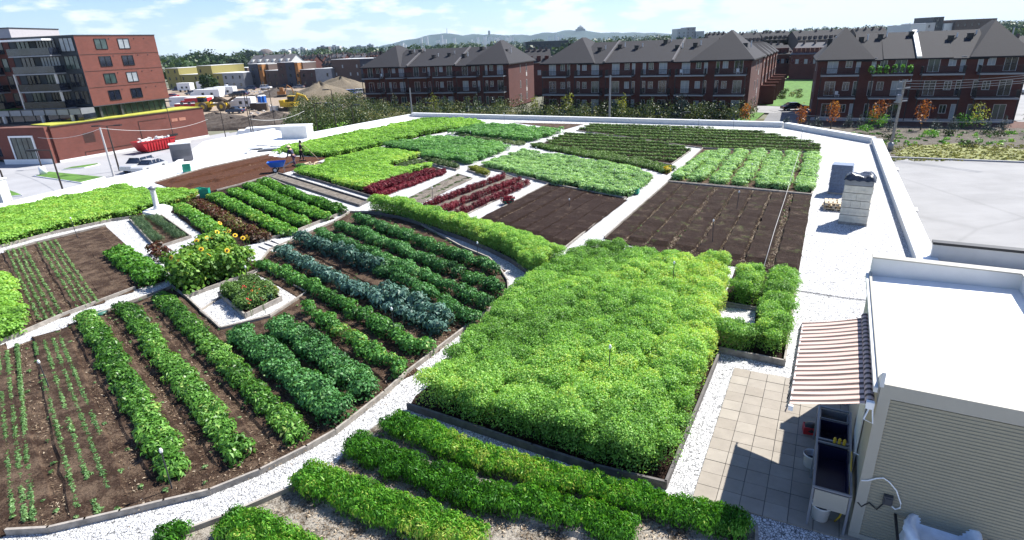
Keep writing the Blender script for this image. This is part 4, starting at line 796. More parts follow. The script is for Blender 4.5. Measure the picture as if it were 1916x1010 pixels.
# bulk bag
q0 = at('p', 1762, 990, .75); q0.z = 0
bag = thing('bulk_bag', 'white translucent bulk bag in a dark frame at the bottom right beside the hut', 'bag', q0+Vv*-.25, RAD(-29))
mb = MB(); n = 28; rings = []
for j, (r_, z_) in enumerate([(.30,0),(.46,.08),(.50,.35),(.48,.68),(.50,.82),(.44,.90),(.36,.86),(.33,.70)]):
    for k in range(n):
        a = 2*math.pi*k/n; sq_ = 1/max(abs(math.cos(a)), abs(math.sin(a)))**.55; q = r_*sq_*(1+.05*math.sin(a*5+j)+.03*math.sin(a*11+j*2)); rings.append((q*math.cos(a)*1.15, q*math.sin(a), z_+.03*math.sin(a*3+j)))
mb.add(rings, [(j*n+k, j*n+(k+1) % n, (j+1)*n+(k+1) % n, (j+1)*n+k) for j in range(7) for k in range(n)]+[tuple(7*n+k for k in range(n))]); mb.build('bag_fabric', plain('crinkled_white_plastic', (.78,.82,.86), .35, .12, 6, 0, .5), bag, True)
mb = MB()
for x in (-.68, .68):
    for y in (-.55, .55): mb.box(x-.02, x+.02, y-.02, y+.02, 0, .8)
mb.box(-.68,.68,-.57,-.53,.76,.8).box(-.68,.68,.53,.57,.76,.8).box(-.70,-.66,-.53,.53,.76,.8).box(.66,.70,-.53,.53,.76,.8); mb.build('frame', M['black'], bag)
# ================================================================== PALLETS ON THE GRAVEL WALK
def hloc(k, a, b, z=0): return at(k, a, b, z)
bl, brr = at('Q', 378, 775), at('Q', 680, 808); uu = (brr-bl); UW = uu.length; ang = math.atan2(uu.y, uu.x)
st = thing('block_stack', 'tall pallet stack of pale concrete blocks topped with dark plastic sheet', 'block stack', bl, ang)
mb = MB(); mb.box(0,UW,0,.95,.10,.12); [mb.box(0,UW,y,y+.1,.0,.10) for y in (0,.42,.85)]; mb.build('pallet', M['wood'], st)
blk = stripes('concrete_blocks', [(0, (.50,.46,.38)), (.94, (.24,.22,.19))], 2, .33)
hgt = [.12,.48,.84,1.20,1.56,1.92]
M['block'] = plain('pale_block', (.66,.61,.50), .85, .16, 5)
for k, z in enumerate(hgt):
    n = [1,1,3,2,1,1][k]; mb = MB(); o1 = random.uniform(-.02,.02); h_ = .34
    for i in range(n):
        for j in range(2): mb.box(UW*i/n+.005+o1, UW*(i+1)/n-.005+o1, .475*j+.01, .475*(j+1)-.01, z+.005, z+h_)
        mb.box(UW*i/n+.04+o1, UW*(i+1)/n-.04+o1, -.004, .0, z+h_*.35, z+h_*.42)
    lay = mb.build('block_layer', M['block'] if k < 5 else M['grey'], st)
mb = MB(); nn = 14; vs = []
for j in range(nn+1):
    for i in range(nn+1):
        u, v = i/nn, j/nn; e = min(u, 1-u, v, 1-v); vs.append((-.05+(UW+.1)*u, -.05+1.05*v, 2.27+.16*min(1, e*5)*(1+.4*math.sin(u*7+v*3))+.03*math.sin(u*23+v*17)-(.12 if e < .01 else 0)))
mb.add(vs, [(j*(nn+1)+i, j*(nn+1)+i+1, (j+1)*(nn+1)+i+1, (j+1)*(nn+1)+i) for j in range(nn) for i in range(nn)]); mb.build('plastic_sheet', plain('dark_plastic_sheet', (.05,.055,.07), .25, .5, 7, 0, .6), st, True)
bl2, br2 = at('Q', 268, 462), at('Q', 450, 478); uu2 = br2-bl2; w2 = 1.0
ts = thing('tray_stack', 'pallet stack of blue grey nursery trays behind the block stack', 'tray stack', bl2, math.atan2(uu2.y, uu2.x))
mb = MB(); mb.box(0,1.1,0,.9,.08,.11); [mb.box(0,1.1,y,y+.1,0,.08) for y in (0,.4,.8)]; mb.build('pallet', M['wood'], ts)
M['tray'] = plain('blue_grey_trays', (.14,.18,.26), .5, .25, 8)
for k in range(15):
    mb = MB(); j1 = random.uniform(-.02,.02); z = .115+k*.105; mb.box(j1, 1.08+j1, .0, .88, z, z+.03).box(.03+j1, 1.05+j1, .03, .85, z+.03, z+.10); mb.build('tray', M['tray'], ts)
def pallet(p, rot, label, n=1):
    root = thing('pallet', label, 'pallet', p, rot, 'small stack of loose pallets')
    mb = MB(); [mb.box(-.6+i*.2, -.46+i*.2, -.5, .5, .115, .135) for i in range(6)]; mb.box(-.6,.54,-.5,-.4,.095,.115).box(-.6,.54,-.05,.05,.095,.115).box(-.6,.54,.4,.5,.095,.115); mb.build('deck_boards', M['tan'], root)
    mb = MB(); [mb.box(x, x+.14, y, y+.1, .0, .095) for x in (-.6,-.1,.4) for y in (-.5,-.05,.4)]; mb.build('blocks', M['wood'], root)
pq = at('Q', 345, 650); pq = pq+V3((.35,.5,0))
pallet(pq, ang+.05, 'lowest wooden pallet beside the block stack'); pallet(pq+V3((-.03,.04,.137)), ang-.06, 'middle wooden pallet beside the block stack'); pallet(pq+V3((.02,0,.274)), ang+.12, 'topmost wooden pallet beside the block stack')
# ================================================================== ROOF EQUIPMENT
t4 = L2('F', (840,238,.32), (905,254,.32), (1018,208,.32), (950,190,.32)); c0 = sum(t4, V3())/4
vp = thing('roof_vent', 'white vent pipe on a square white pedestal beside the onion bed', 'roof vent', (c0.x, c0.y, 0))
mb = MB(); mb.prism([(p.x-c0.x, p.y-c0.y) for p in t4], 0, .32); mb.build('pedestal', M['white'], vp)
mb = MB(); mb.lathe([(.21,.32),(.21,.42),(.15,.46),(.145,1.45),(.15,1.5)], 18); mb.build('pipe', M['offwhite'], vp, True)
mb = MB(); mb.lathe([(.22,1.54),(.25,1.58),(.10,1.70),(.02,1.72)], 18); mb.box(-.01,.01,-.15,.15,1.48,1.56); mb.build('cap', M['grey'], vp, True)
a, b = at('c', 1550, 405), at('c', 1738, 385); hv = thing('hvac_box', 'grey metal equipment box on the roof edge above the parked cars', 'equipment box', a, math.atan2((b-a).y, (b-a).x)); W1 = (b-a).length
mb = MB(); mb.box(0, W1, 0, 1.0, .1, 1.55).box(.1, W1-.1, .1, .9, 0, .1); mb.build('housing', plain('dull_grey_metal', (.13,.13,.145), .6, .08), hv); mb = MB(); mb.box(-.04, W1+.04, -.04, 1.04, 1.55, 1.61); mb.build('lid', M['cap'], hv)
mb = MB(); [mb.box(.15, W1-.15, -.012, -.002, z, z+.03) for z in (.5,.6,.7,.8,.9,1.0)]; mb.build('louvre', M['darkgrey'], hv)
a, b = at('d', 935, 378), at('d', 1225, 372); wb = thing('roof_upstand_box', 'white boxed roof upstand where the left parapet steps', 'roof box', a, math.atan2((b-a).y, (b-a).x)); W1 = (b-a).length
mb = MB(); mb.box(0, W1+.1, 0, 1.6, 0, 1.3); mb.build('box_walls', M['offwhite'], wb); mb = MB(); mb.box(-.06, W1+.16, -.06, 1.66, 1.3, 1.37); mb.build('cap', M['white'], wb)
def stake(p, h, label, hose=None):
    root = thing('sprinkler_stake', label, 'sprinkler', p, 0, 'sprinkler stakes in the beds'); lean = (random.uniform(-.04,.04), random.uniform(-.04,.04))
    mb = MB(); mb.tube([(0,0,0),(lean[0]*h, lean[1]*h, h)], .014, 6); mb.build('rod', M['darkgrey'], root)
    mb = MB(); mb.lathe([(.03,0),(.038,.05),(.02,.10)], 10, Matrix.Translation((lean[0]*h, lean[1]*h, h))); mb.build('sprinkler_head', M['white'], root)
for k, a, b, h, lab in (('N',425,190,1.05,'sprinkler stake at the path end of the short curly kale row'),('L',1065,520,1.05,'sprinkler stake standing in the long light green kale row'),('K',232,322,.9,'leaning sprinkler stake in the dark furrow between seedling lines'),
    ('K',795,782,1.0,'sprinkler stake at the near end of the outer chard row'),('N',1188,960,1.5,'sprinkler stake in the middle of the broad tall crop'),('N',1570,400,1.5,'sprinkler stake near the far edge of the broad tall crop'),
    ('J',688,655,1.1,'sprinkler stake in the upper part of the large bare soil bed'),('J',532,865,1.1,'sprinkler stake in the lower part of the large bare soil bed'),('J',775,465,1.2,'sprinkler stake between the pale green mounded rows'),
    ('J',1098,262,1.7,'tall stake at the back of the pale green mounded rows'),('I',1063,640,.6,'short sprinkler stake in the bare soil left of the cross path'),('I',1352,500,1.2,'sprinkler stake in the pale green middle field near the green crate'),
    ('I',848,335,1.2,'sprinkler stake near the left end of the pale green middle field'),('I',175,592,.9,'sprinkler stake beside the grey seedbed'),('F',465,412,1.2,'sprinkler stake in the straw strewn seedling bed'),('I',1163,190,1.2,'sprinkler stake in the near dark striped bed'),
    ('J',250,205,1.2,'sprinkler stake in the far dark striped bed'),('I',425,215,1.2,'sprinkler stake in the dark green wavy crop'),('L',262,240,.9,'sprinkler stake behind the red flowers'),('I',640,78,1.2,'sprinkler stake in the far middle blue green crop'),('J',440,112,1.0,'thin stake at the far parapet, left of the pair'),('J',668,118,1.0,'thin stake at the far parapet, right of the pair'),('a',748,240,1.0,'thin stake in the long crop behind the workers')):
    stake(at(k, a, b), h, lab)
mb = MB(); l = [at('J', 1098, 262, .5), at('J', 1060, 380, .55), at('J', 1012, 540, .32), at('J', 940, 760, .25), at('J', 868, 1005, .26)]; c0 = V3((l[2].x, l[2].y, 0)); mb.tube([p-c0 for p in l], .011, 6)
tag(mb.build('irrigation_pipe', M['frame'], None, True, c0), 'thin white irrigation pipe lying across the large bare soil bed', 'irrigation pipe')
mb = MB(); l = [at('F', 620,845,.1), at('F', 640,815,.12), at('F', 700,800,.1), at('F', 800,775,.1), at('F', 900,735,.1), at('F', 1010,680,.1)]; c0 = V3((l[2].x, l[2].y, 0)); mb.tube([p-c0 for p in l], .018, 6)
tag(mb.build('hose', M['black'], None, True, c0), 'black hose lying along the gravel path below the seedling bed', 'hose')
mb = MB(); mb.lathe([(.22,0),(.22,.12),(.05,.14)], 18); tag(mb.build('valve_cover', plain('dark_green_lid', (.03,.12,.09), .5), None, True, at('F', 598, 850)), 'round dark green valve cover at the path end of the chard rows', 'valve cover')
def crate(p, rot, label, load=None, group='green harvest crates'):
    root = thing('crate', label, 'crate', p, rot, group); mb = MB(); w_, d_, h_ = .58, .38, .30
    mb.box(0,w_,0,d_,0,.02).box(0,.02,0,d_,.02,h_).box(w_-.02,w_,0,d_,.02,h_).box(.02,w_-.02,0,.02,.02,h_).box(.02,w_-.02,d_-.02,d_,.02,h_).box(-.015,w_+.015,-.015,.0,h_-.04,h_).box(-.015,w_+.015,d_,d_+.015,h_-.04,h_)
    mb.build('crate_body', M['green_p'], root)
    if load: plants('harvest', [(.15,.15),(.3,.2),(.45,.18)], 'lett', None, None, z0=.05, mat=M['lf_red'], parent=root, lsk=.8)
for k, a, b, r_, lab, ld_ in (('I',640,600,.2,'green crate heaped with dark red leaves beside the amaranth',1),('I',1450,530,-.4,'green crate in the pale green field near the path end',0),('c',1640,490,.3,'lower green crate of the pair by the grey equipment box',0),
    ('e',725,322,.2,'lowest green crate at the bronze lettuce row',0),('e',668,252,-.5,'tilted open green crate beside the crate pair at the lettuce row',0)):
    crate(at(k, a, b, .05), r_, lab, ld_)
p_ = at('c', 1640, 490, .05); crate(p_+V3((.02,.01,.30)), .35, 'upper green crate of the pair by the grey equipment box')
p_ = at('e', 725, 322, .05); crate(p_+V3((.0,.02,.30)), .1, 'upper green crate stacked at the bronze lettuce row')
# boards and sheets lying on the membrane
for i, (a, b, l, r_) in enumerate([(510,500,2.2,.1),(560,520,1.6,.7),(620,455,1.5,-.3),(700,500,2.0,.2),(640,530,2.4,.3),(780,470,1.4,-.1),(520,545,1.2,1.2)]):
    mb = MB(); mb.box(0, l, 0, .5, 0, .05).box(.1, l*.7, .05, .42, .05, .09); tag(mb.build('panel', [M['cap'], M['darkgrey'], M['offwhite']][i % 3], None, False, at('d', a, b, .01+i*.012)), 'pale loose panel lying on the white membrane left of the workers', 'panel', 'loose panels on the membrane'); bpy.data.objects[-1] if False else None
    sc.collection.objects[-1].rotation_euler.z = r_
for i, (a, b) in enumerate([(830,570),(880,580),(1000,575),(960,560),(920,590)]):
    mb = MB(); n = 10; vs = [(.5*math.cos(k*.628)*random.uniform(.7,1.3), .35*math.sin(k*.628)*random.uniform(.7,1.3), .0) for k in range(n)]+[(random.uniform(-.15,.15), 0, random.uniform(.12,.25))]
    mb.add(vs, [(k, (k+1) % n, n) for k in range(n)]); tag(mb.build('tarp', M['white'], None, False, at('d', a, b, .06)), 'crumpled white sheet at the edge of the red brown bed', 'sheet', 'crumpled white sheets')
mb = MB(); r5 = random.Random(5)
for i in range(26):
    a = r5.uniform(0, 6.28); l = r5.uniform(.2, .6); Mx = Matrix.Translation((r5.uniform(-.8,.8), r5.uniform(-.5,.5), r5.uniform(.02,.25))) @ rz(a) @ Matrix.Rotation(r5.uniform(-.4,.4), 4, 'X'); mb.box(-l/2, l/2, -.06, .06, -.04, .04, Mx)
tag(mb.build('straw_heap', M['tan'], None, False, at('d', 1270, 700, .05)), 'heap of tan straw and stalks at the corner of the green crop', 'straw heap', None, 'stuff')
plants('pumpkin_plant', [(p.x, p.y) for p in L2('d', (1150,750), (1180,745), (1200,770), (1230,790))], 'kale', 'dark green leafy plant at the corner of the bright green crop', 'plant', None, 199, lsk=1.2)

for k, x, y in (('Q',962,228),('Q',1142,655)):
    p = at(k, x, y, -.1); sb = thing('scupper', 'small brown scupper box on the outside of the right parapet', 'scupper', p, RAD(61), 'scupper boxes on the right parapet'); mb = MB(); mb.box(-.3,.3,-.25,.1,-.35,.15); mb.build('scupper_body', M['bark'], sb); mb = MB(); mb.box(-.33,.33,-.28,.12,.15,.19); mb.build('lid', M['cap'], sb)
mb = MB(); l = [at('p', 1488, 543, .03), at('p', 1530, 549, .03), at('p', 1575, 556, .03), at('p', 1625, 562, .03)]; c0 = l[0].copy(); mb.tube([p-c0 for p in l], .014, 6); tag(mb.build('cable', M['darkgrey'], None, True, c0), 'thin dark cable crossing the gravel walk to the hut', 'cable')
for i, (a, b, l_, r_) in enumerate(((900,668,1.6,-.75),(950,640,1.5,-.7),(1010,615,1.3,-.8))):
    mb = MB(); mb.box(0, l_, -.12, .12, 0, .04); o = tag(mb.build('board', M['frame'], None, False, at('b', a, b, .02+.01*i)), 'pale plank lying on the path below the bronze lettuce', 'plank', 'pale planks on the path'); o.rotation_euler.z = r_
rw = np.random.default_rng(5); wp = poly_centers(big, .5, 401); wp = wp[rw.uniform(size=len(wp)) < .42]
plants('weeds', wp, 'seed', 'tiny scattered weeds between the rows of the large lower left bed', 'weeds', None, 401, hs=.8, kind='stuff', tonebias=-.1)
wp = poly_centers(br_, .55, 402); wp = wp[(rw.uniform(size=len(wp)) < .5) & (snoise(wp[:, 0], wp[:, 1], .5, 8) > .05)]
plants('weeds', wp, 'seed', 'tiny scattered weeds over the large bare soil bed', 'weeds', None, 402, hs=.6, lsk=1.3, kind='stuff', tonebias=-.2)
# ================================================================== SURROUNDINGS: ground
def gp(k, *q): return [at(k, x[0], x[1], GZ) for x in q]
sheet('car_park', [(-150,15),(-33,15),(-28,60),(-34,80),(-46,101),(-52,112),(-64,90),(-72,86),(-90,95),(-150,120)], GZ+.004, M['concrete'])
sheet('car_park', [(-53,107),(-50.5,112),(-38,104),(-24,70),(-30,55)], GZ+.008, M['concrete'])
sheet('site_ground', [(-48,108),(-58,128),(-90,150),(-150,200),(-170,290),(-62,250),(-36,180),(-32,120),(-26,100)], GZ+.002, M['dirt'])
sheet('loading_yard', gp('p', (1640,294), (1700,296), (1916,305), (2300,330), (2600,1010), (1500,1010), (1560,420)), GZ+.006, M['road'])
sheet('scrub_ground', [(-36,100),(-24,76),(28,56),(40,62),(50,96),(8,124),(-36,146),(-60,128)], GZ+.003, soil('scrub_soil', (.07,.06,.035), .5, (.2,.2,.09), .5, green=.8))
sheet('bank_ground', gp('p', (1500,233), (1640,222), (1916,236), (2300,250), (2300,330), (1916,304), (1700,296), (1640,294), (1600,262)), GZ+.010, soil('rubble_bank', (.095,.078,.066), .55, (.20,.19,.16), .52, green=.6))
sheet('mulch_strip', gp('p', (1480,236), (1512,224), (1640,216), (1916,228), (2300,236), (2300,252), (1916,240), (1800,239), (1640,234)), GZ+.016, M['mulch'])
sheet('grass_verge', gp('p', (1672,288), (1700,274), (1790,268), (1916,280), (2300,300), (2300,326), (1916,303), (1700,295)), GZ+.02, M['grass_dry'])
kb = MB(); kp = gp('p', (1662,295.5), (1700,296.5), (1916,304.5), (2300,327))
for a, b in zip(kp[:-1], kp[1:]): kb.box(0, (b-a).length, -.15, .15, 0, .16, Matrix.Translation(a) @ rz(math.atan2(b.y-a.y, b.x-a.x)))
tag(kb.build('kerb', M['concrete']), kind='structure')
sheet('lawn', gp('E', (-60,535), (0,560), (270,572), (300,480), (300,385), (120,385), (60,500)), GZ+.012, M['grass'])
sheet('lawn', gp('D', (1680,700), (1916,712), (1916,640), (1700,660)), GZ+.013, M['grass'])
sheet('lawn', gp('D', (1640,825), (1735,750), (1690,745), (1500,815), (1500,840)), GZ+.014, M['grass'])
sheet('side_street', gp('E', (-60,562), (0,562), (275,575), (270,602), (0,604), (-60,600)), GZ+.018, M['road'])
sheet('driveway', gp('E', (10,604), (195,604), (180,668), (60,675), (-30,660)), GZ+.017, M['asphalt'])
sheet('street', gp('E', (1460,440), (1515,430), (1700,430), (1700,680), (1515,670), (1440,640)), GZ+.012, M['road'])
# grass islands in the car park
for i, P in enumerate((gp('c', (305,528), (430,490), (950,541), (735,592)), gp('c', (555,472), (640,450), (880,416), (900,422), (760,452)), gp('c', (60,648), (200,702), (85,715)))):
    c = sum(P, V3())/len(P); rt_ = thing('grass_island', ['large grass island in the car park with a lamp plinth', 'thin grass island beyond the large one in the car park', 'small grass island at the left frame edge by the parapet'][i], 'traffic island', c)
    mb = MB(); mb.prism([(q.x-c.x, q.y-c.y) for q in P][::-1], .0, .13); k_ = mb.build('kerb', M['white'], rt_)
    mb = MB(); mb.prism([((q.x-c.x)*.93, (q.y-c.y)*.93) for q in P][::-1], .13, .16); mb.build('turf', M['grass'], rt_)
# ================================================================== vegetation builders
def cloud(name, blobs, n, ls, mat, parent=None, seed=0, flat=1.0, tv=.2):
    r_ = np.random.default_rng(seed+900); B = np.array(blobs, float); vol = B[:, 3]**2; ix = r_.choice(len(B), n, p=vol/vol.sum())
    d = r_.normal(size=(n, 3)); d /= np.linalg.norm(d, axis=1)[:, None]; q = r_.uniform(.55, 1.08, n)[:, None]
    P = B[ix, :3]+d*q*B[ix, 3:4]*np.array([1, 1, flat]); Nn = d+r_.normal(size=(n, 3))*.5; A = r_.normal(size=(n, 3))
    tone = .5+.2*r_.normal(size=n)+tv*r_.normal(size=len(B))[ix]
    return leafmesh(name, P, Nn, A, ls*r_.uniform(.6, 1.4, n), .75, tone, mat, .2, parent)
def tree(p, h, w_, label, mat='lf_tree', name='tree', cat='tree', group=None, seed=0, ls=None, n=420, shape='round', trunk=.25, kind=None):
    r_ = random.Random(seed*7+3); root = thing(name, label, cat, p, 0, group); bl = []
    if shape == 'cone':
        for k in range(9): t = k/8; z = h*(trunk*.4+(1-trunk*.4)*t*.97); rr = w_*.5*(1-t)**.8+w_*.04; bl += [(rr*.45*math.cos(a+k), rr*.45*math.sin(a+k), z, rr*.62) for a in (0, 2.1, 4.2)]
    elif shape == 'column':
        for k in range(10): t = k/9; z = h*(trunk+(1-trunk)*t*.97); rr = w_*.5*(math.sin(math.pi*min(1, .18+t*.8))**.7); bl.append((r_.uniform(-.2,.2)*w_, r_.uniform(-.2,.2)*w_, z, max(.12, rr*.75)))
    else:
        for k in range(11): a = r_.uniform(0, 6.28); q = r_.uniform(.1, .34)*w_; z = h*(trunk+(1-trunk)*r_.uniform(.25, .85)); bl.append((q*math.cos(a), q*math.sin(a), z, w_*r_.uniform(.17, .30)))
        bl.append((0, 0, h*.82, w_*.22))
    mb = MB(); mb.tube([(0,0,-.1),(w_*.02,0,h*.4),(0,w_*.02,h*.85)], [max(.04, h*.022), h*.014, h*.005], 7)
    for k in range(5):
        b = bl[r_.randrange(len(bl))]; z = b[2]*.6; mb.tube([(0,0,z),(b[0]*.5,b[1]*.5,(z+b[2])*.5),(b[0],b[1],b[2])], [h*.008, h*.005, .01], 5)
    mb.build('trunk', M['bark'], root)
    cr_ = cloud('crown', bl, n, ls or max(.16, p[1]*.0026), M[mat], root, seed); return root
def bush(p, h, w_, label, mat='lf_bush', group=None, seed=0, name='shrub', n=200):
    r_ = random.Random(seed+50); bl = [(r_.uniform(-.3,.3)*w_, r_.uniform(-.3,.3)*w_, h*r_.uniform(.25,.7), w_*r_.uniform(.22,.36)) for k in range(7)]
    o = cloud(name, bl, n, max(.15, p[1]*.0024), M[mat], None, seed, min(1.1, h/w_)); o.location = (p[0]+o.location.x, p[1]+o.location.y, p[2]); return tag(o, label, 'shrub', group)
# ================================================================== building kit
WC = {}
def window(parent, x, y, z, w_, h, face='front', pane='glass', name='window', mull=1, fm='frame', deep=.05, label=None):
    key = (round(w_, 2), round(h, 2), pane, mull, fm, name)
    if key not in WC:
        a = MB(); t = .06; a.box(0, w_, -deep, .05, 0, t).box(0, w_, -deep, .05, h-t, h).box(0, t, -deep, .05, t, h-t).box(w_-t, w_, -deep, .05, t, h-t)
        for i in range(mull): xx = w_*(i+1)/(mull+1); a.box(xx-.025, xx+.025, -deep, .05, t, h-t)
        fo = a.build(name, M[fm], parent); b = MB(); b.box(t-.01, w_-t+.01, -.01, .04, t-.01, h-t+.01); po_ = b.build('pane', M[pane], fo); WC[key] = (fo, po_)
    else:
        f0, p0 = WC[key]; fo = f0.copy(); sc.collection.objects.link(fo); fo.parent = parent; po_ = p0.copy(); sc.collection.objects.link(po_); po_.parent = fo
    fo.location = (x, y, z); fo.rotation_euler = (0, 0, {'front': 0, 'right': math.pi/2, 'left': -math.pi/2}[face])
    if label: fo['label'] = label
    return fo
def hip(mb, x0, x1, y0, y1, z, r, ridge='x', inset=None, ov=.5):
    x0 -= ov; x1 += ov; y0 -= ov; y1 += ov; i = inset if inset is not None else (y1-y0)/2
    if ridge == 'x': a, b = (x0+i, (y0+y1)/2), (x1-i, (y0+y1)/2)
    else: a, b = ((x0+x1)/2, y0+i), ((x0+x1)/2, y1-i)
    v = [(x0,y0,z),(x1,y0,z),(x1,y1,z),(x0,y1,z),(*a,z+r),(*b,z+r),(x0,y0,z-.22),(x1,y0,z-.22),(x1,y1,z-.22),(x0,y1,z-.22)]
    f = [(0,1,5,4),(1,2,5),(2,3,4,5),(3,0,4)] if ridge == 'x' else [(0,1,4),(1,2,5,4),(2,3,5),(3,0,4,5)]
    mb.add(v, f+[(6,7,1,0),(7,8,2,1),(8,9,3,2),(9,6,0,3),(9,8,7,6)])
def rowhouse(name, label, p0, p1, depth, units, eave=9.4, ridge=3.9, ends=True, storey=3.35, seed=0, plants_=False):
    a = V3((*p0, GZ)); b = V3((*p1, GZ)); L = (b-a).length; root = thing(name, label, 'apartment row', a, math.atan2(b.y-a.y, b.x-a.x)); r_ = random.Random(seed)
    mb = MB(); mb.box(0, L, 0, depth, 0, eave); mb.build('wall', M['brick'], root)
    mb = MB(); mb.box(0, L, -.05, 0, 0, .5); mb.build('plinth', M['concrete'], root)
    rf = MB(); bw = L*.27; ew = L*.25
    # main roof in three stretches with fire walls between
    ys, ye = -.45, depth+.45; cuts = [bw*.72, L*.33, L*.66, L-ew*.72]
    for i in range(3):
        x0, x1 = cuts[i], cuts[i+1]; dz = [-.12, .0, -.12][i]
        rf.add([(x0,ys,eave+dz),(x1,ys,eave+dz),(x1,(ys+ye)/2,eave+ridge-.3),(x0,(ys+ye)/2,eave+ridge-.3),(x1,ye,eave+dz),(x0,ye,eave+dz),(x0,ys,eave+dz-.2),(x1,ys,eave+dz-.2)], [(0,1,2,3),(3,2,4,5),(6,7,1,0)])
    hip(rf, 0, bw, -.25, depth+.25, eave+.04, ridge+.7, 'y', (depth+1.5)/2-1.2, .45); hip(rf, L-ew, L, -.25, depth+.25, eave+.05, ridge+.9, 'y', (depth+1.5)/2-1.2, .45)
    ro = rf.build('roof', M['shingle'], root)
    for x in ((L*.33, L*.66) if units > 2 else (L*.5,)):
        fwm = MB(); ang_ = math.atan2(ridge-.3, (ye-ys)/2); Lr = math.hypot(ridge-.3, (ye-ys)/2)
        fwm.box(*((-.16, .16) if units > 2 else (-.3, .3)), 0, Lr, -.05, .30, Matrix.Translation((x, ys, eave)) @ Matrix.Rotation(ang_, 4, 'X')); fwm.build('fire_wall', M['shingle_l'] if units > 2 else M['offwhite'], ro)
    for i in range(units*3+1):
        x = (i+.5+r_.uniform(-.25,.25))*L/(units*3+1); t = r_.uniform(.45, .85); y = ys+(ye-ys)/2*t; z = eave+(ridge-.3)*t
        c_ = MB(); c_.box(-.35,.35,-.35,.35,-.6,.55).box(-.42,.42,-.42,.42,.55,.62); c_.build('roof_vent', M['black'], ro, loc=(x, y, z))
        c_ = MB(); c_.lathe([(.10,-.5),(.10,.5),(.14,.52),(.14,.62)], 8); c_.build('pipe', M['offwhite'], ro, loc=(x+.9, y+r_.uniform(.3,1.2), z+.35))
    U = L/units; sl = None
    for fl in range(3):
        z = .35+storey*fl
        for u in range(units):
            for side in (0, 1):
                f = (lambda q: u*U+q) if side == 0 else (lambda q: (u+1)*U-q)
                k = U/12.9; y = 0
                for (xa, xb, zz, h, mu, nm) in ((1.3, 2.75, .15, 2.15, 1, 'patio_door'), (3.75, 4.65, .95, 1.25, 1, 'window'), (5.15, 5.75, .15, 2.15, 0, 'balcony_door')):
                    x0, x1 = sorted((f(xa*k), f(xb*k))); pn = r_.choice(['glass', 'curtain', 'curtain', 'glass_g']) if fl == 2 else r_.choice(['glass', 'glass', 'glass', 'glass', 'curtain', 'glass_g'])
                    window(root, x0, y, z+zz, x1-x0, h, 'front', pn, nm, mu)
                if fl:
                    x0, x1 = sorted((f(.55*k), f(5.6*k))); w_ = x1-x0; key = ('balc', round(w_, 2))
                    if key not in WC:
                        s_ = MB(); s_.box(0, w_, -1.9, 0, -.22, 0); so = s_.build('balcony', M['grey'], root); q_ = MB()
                        for i in range(int(w_/.14)): q_.box(i*.14, i*.14+.03, -1.88, -1.85, .05, 1.0)
                        q_.box(0, w_, -1.89, -1.84, 1.0, 1.05).box(0, w_, -1.89, -1.84, .03, .07).box(0,.05,-1.84,0,1.0,1.05).box(w_-.05,w_,-1.84,0,1.0,1.05)
                        for i in range(12): q_.box(.0,.03,-1.84+i*.15,-1.81+i*.15,.05,1.0).box(w_-.03,w_,-1.84+i*.15,-1.81+i*.15,.05,1.0)
                        ra_ = q_.build('railing', M['black'], so); c2 = MB(); c2.box(w_-.12, w_, -1.8, -1.7, -storey, -.22); po_ = c2.build('post', M['black'], so); c2 = MB(); c2.box(0,.12,-1.8,-1.7,-storey,-.22); po2 = c2.build('post', M['black'], so); WC[key] = (so, ra_, po_, po2)
                    else:
                        s0, r0, p0_, p2_ = WC[key]; so = s0.copy(); sc.collection.objects.link(so); so.parent = root
                        for ch in (r0, p0_, p2_): c_ = ch.copy(); sc.collection.objects.link(c_); c_.parent = so
                    so.location = (x0, 0, z)
    for z in (6.9, 3.5, .6):       # side face
        for y, w_ in ((depth*.42, .5), (depth*.66, .7)): window(root, L, y, z+.3, w_, 1.6, 'right', 'glass', 'side_window', 0)
        sp = MB(); sp.box(0, .04, 0, .75, 0, .9); sp.build('spandrel_panel', M['frame'], root, loc=(L, depth*.66, z-.75)) if z > 1 else None
        window(root, 0, depth*.5, z+.3, .7, 1.6, 'left', 'glass', 'side_window', 0)
    return root
ra1 = rowhouse('row_house', 'brick row house block left of the centre, its lit end wall facing right', (-33.5,147), (1,134), 18, 3, seed=1)
ra2 = rowhouse('row_house', 'long brick row house block in the middle behind the thin utility pole', (7.9,123.5), (42.4,105), 18, 3, seed=2)
ra3 = rowhouse('row_house', 'brick row house block at the right behind the orange trees and leaning utility pole', (49.4,96.3), (73.2,85), 17, 2, seed=3, eave=9.2)
for rr_, x, z, l in ((ra2, 27.6, 7.05, 'white chair on the top floor balcony of the middle row house, centre right'), (ra2, 37.2, 7.05, 'white chair at the right end balcony of the middle row house'), (ra1, 5.4, 7.05, 'white chair on a left balcony of the left row house'), (ra3, 3.2, 3.7, 'white chair on the middle floor balcony of the right row house')):
    r0 = thing('balcony_chair', l, 'chair', rr_.matrix_basis @ V3((x, -1.0, z)), rr_.rotation_euler.z+.4)
    mb = MB(); mb.box(-.25,.25,-.25,.25,.40,.45); mb.build('seat', M['white'], r0); mb = MB(); mb.box(-.25,.25,.22,.27,.45,.95); mb.build('backrest', M['white'], r0)
    for a_ in (-.22, .2):
        for b_ in (-.22, .2): mb = MB(); mb.box(a_, a_+.04, b_, b_+.04, 0, .40); mb.build('leg', M['white'], r0)
# planted balcony
pl = [ra3.matrix_basis @ V3((x, -1.95, 0)) for x in (7.2, 8.2, 9.2, 10.2, 11.2, 12.2)]
plants('balcony_plants', [(q.x+random.uniform(-.2,.2), q.y) for q in pl for _ in range(3)], 'veg', 'leafy plants growing over a top floor balcony rail of the right row house', 'balcony plants', None, 300, hs=3.2, lsk=2.0, z0=GZ+7.2)
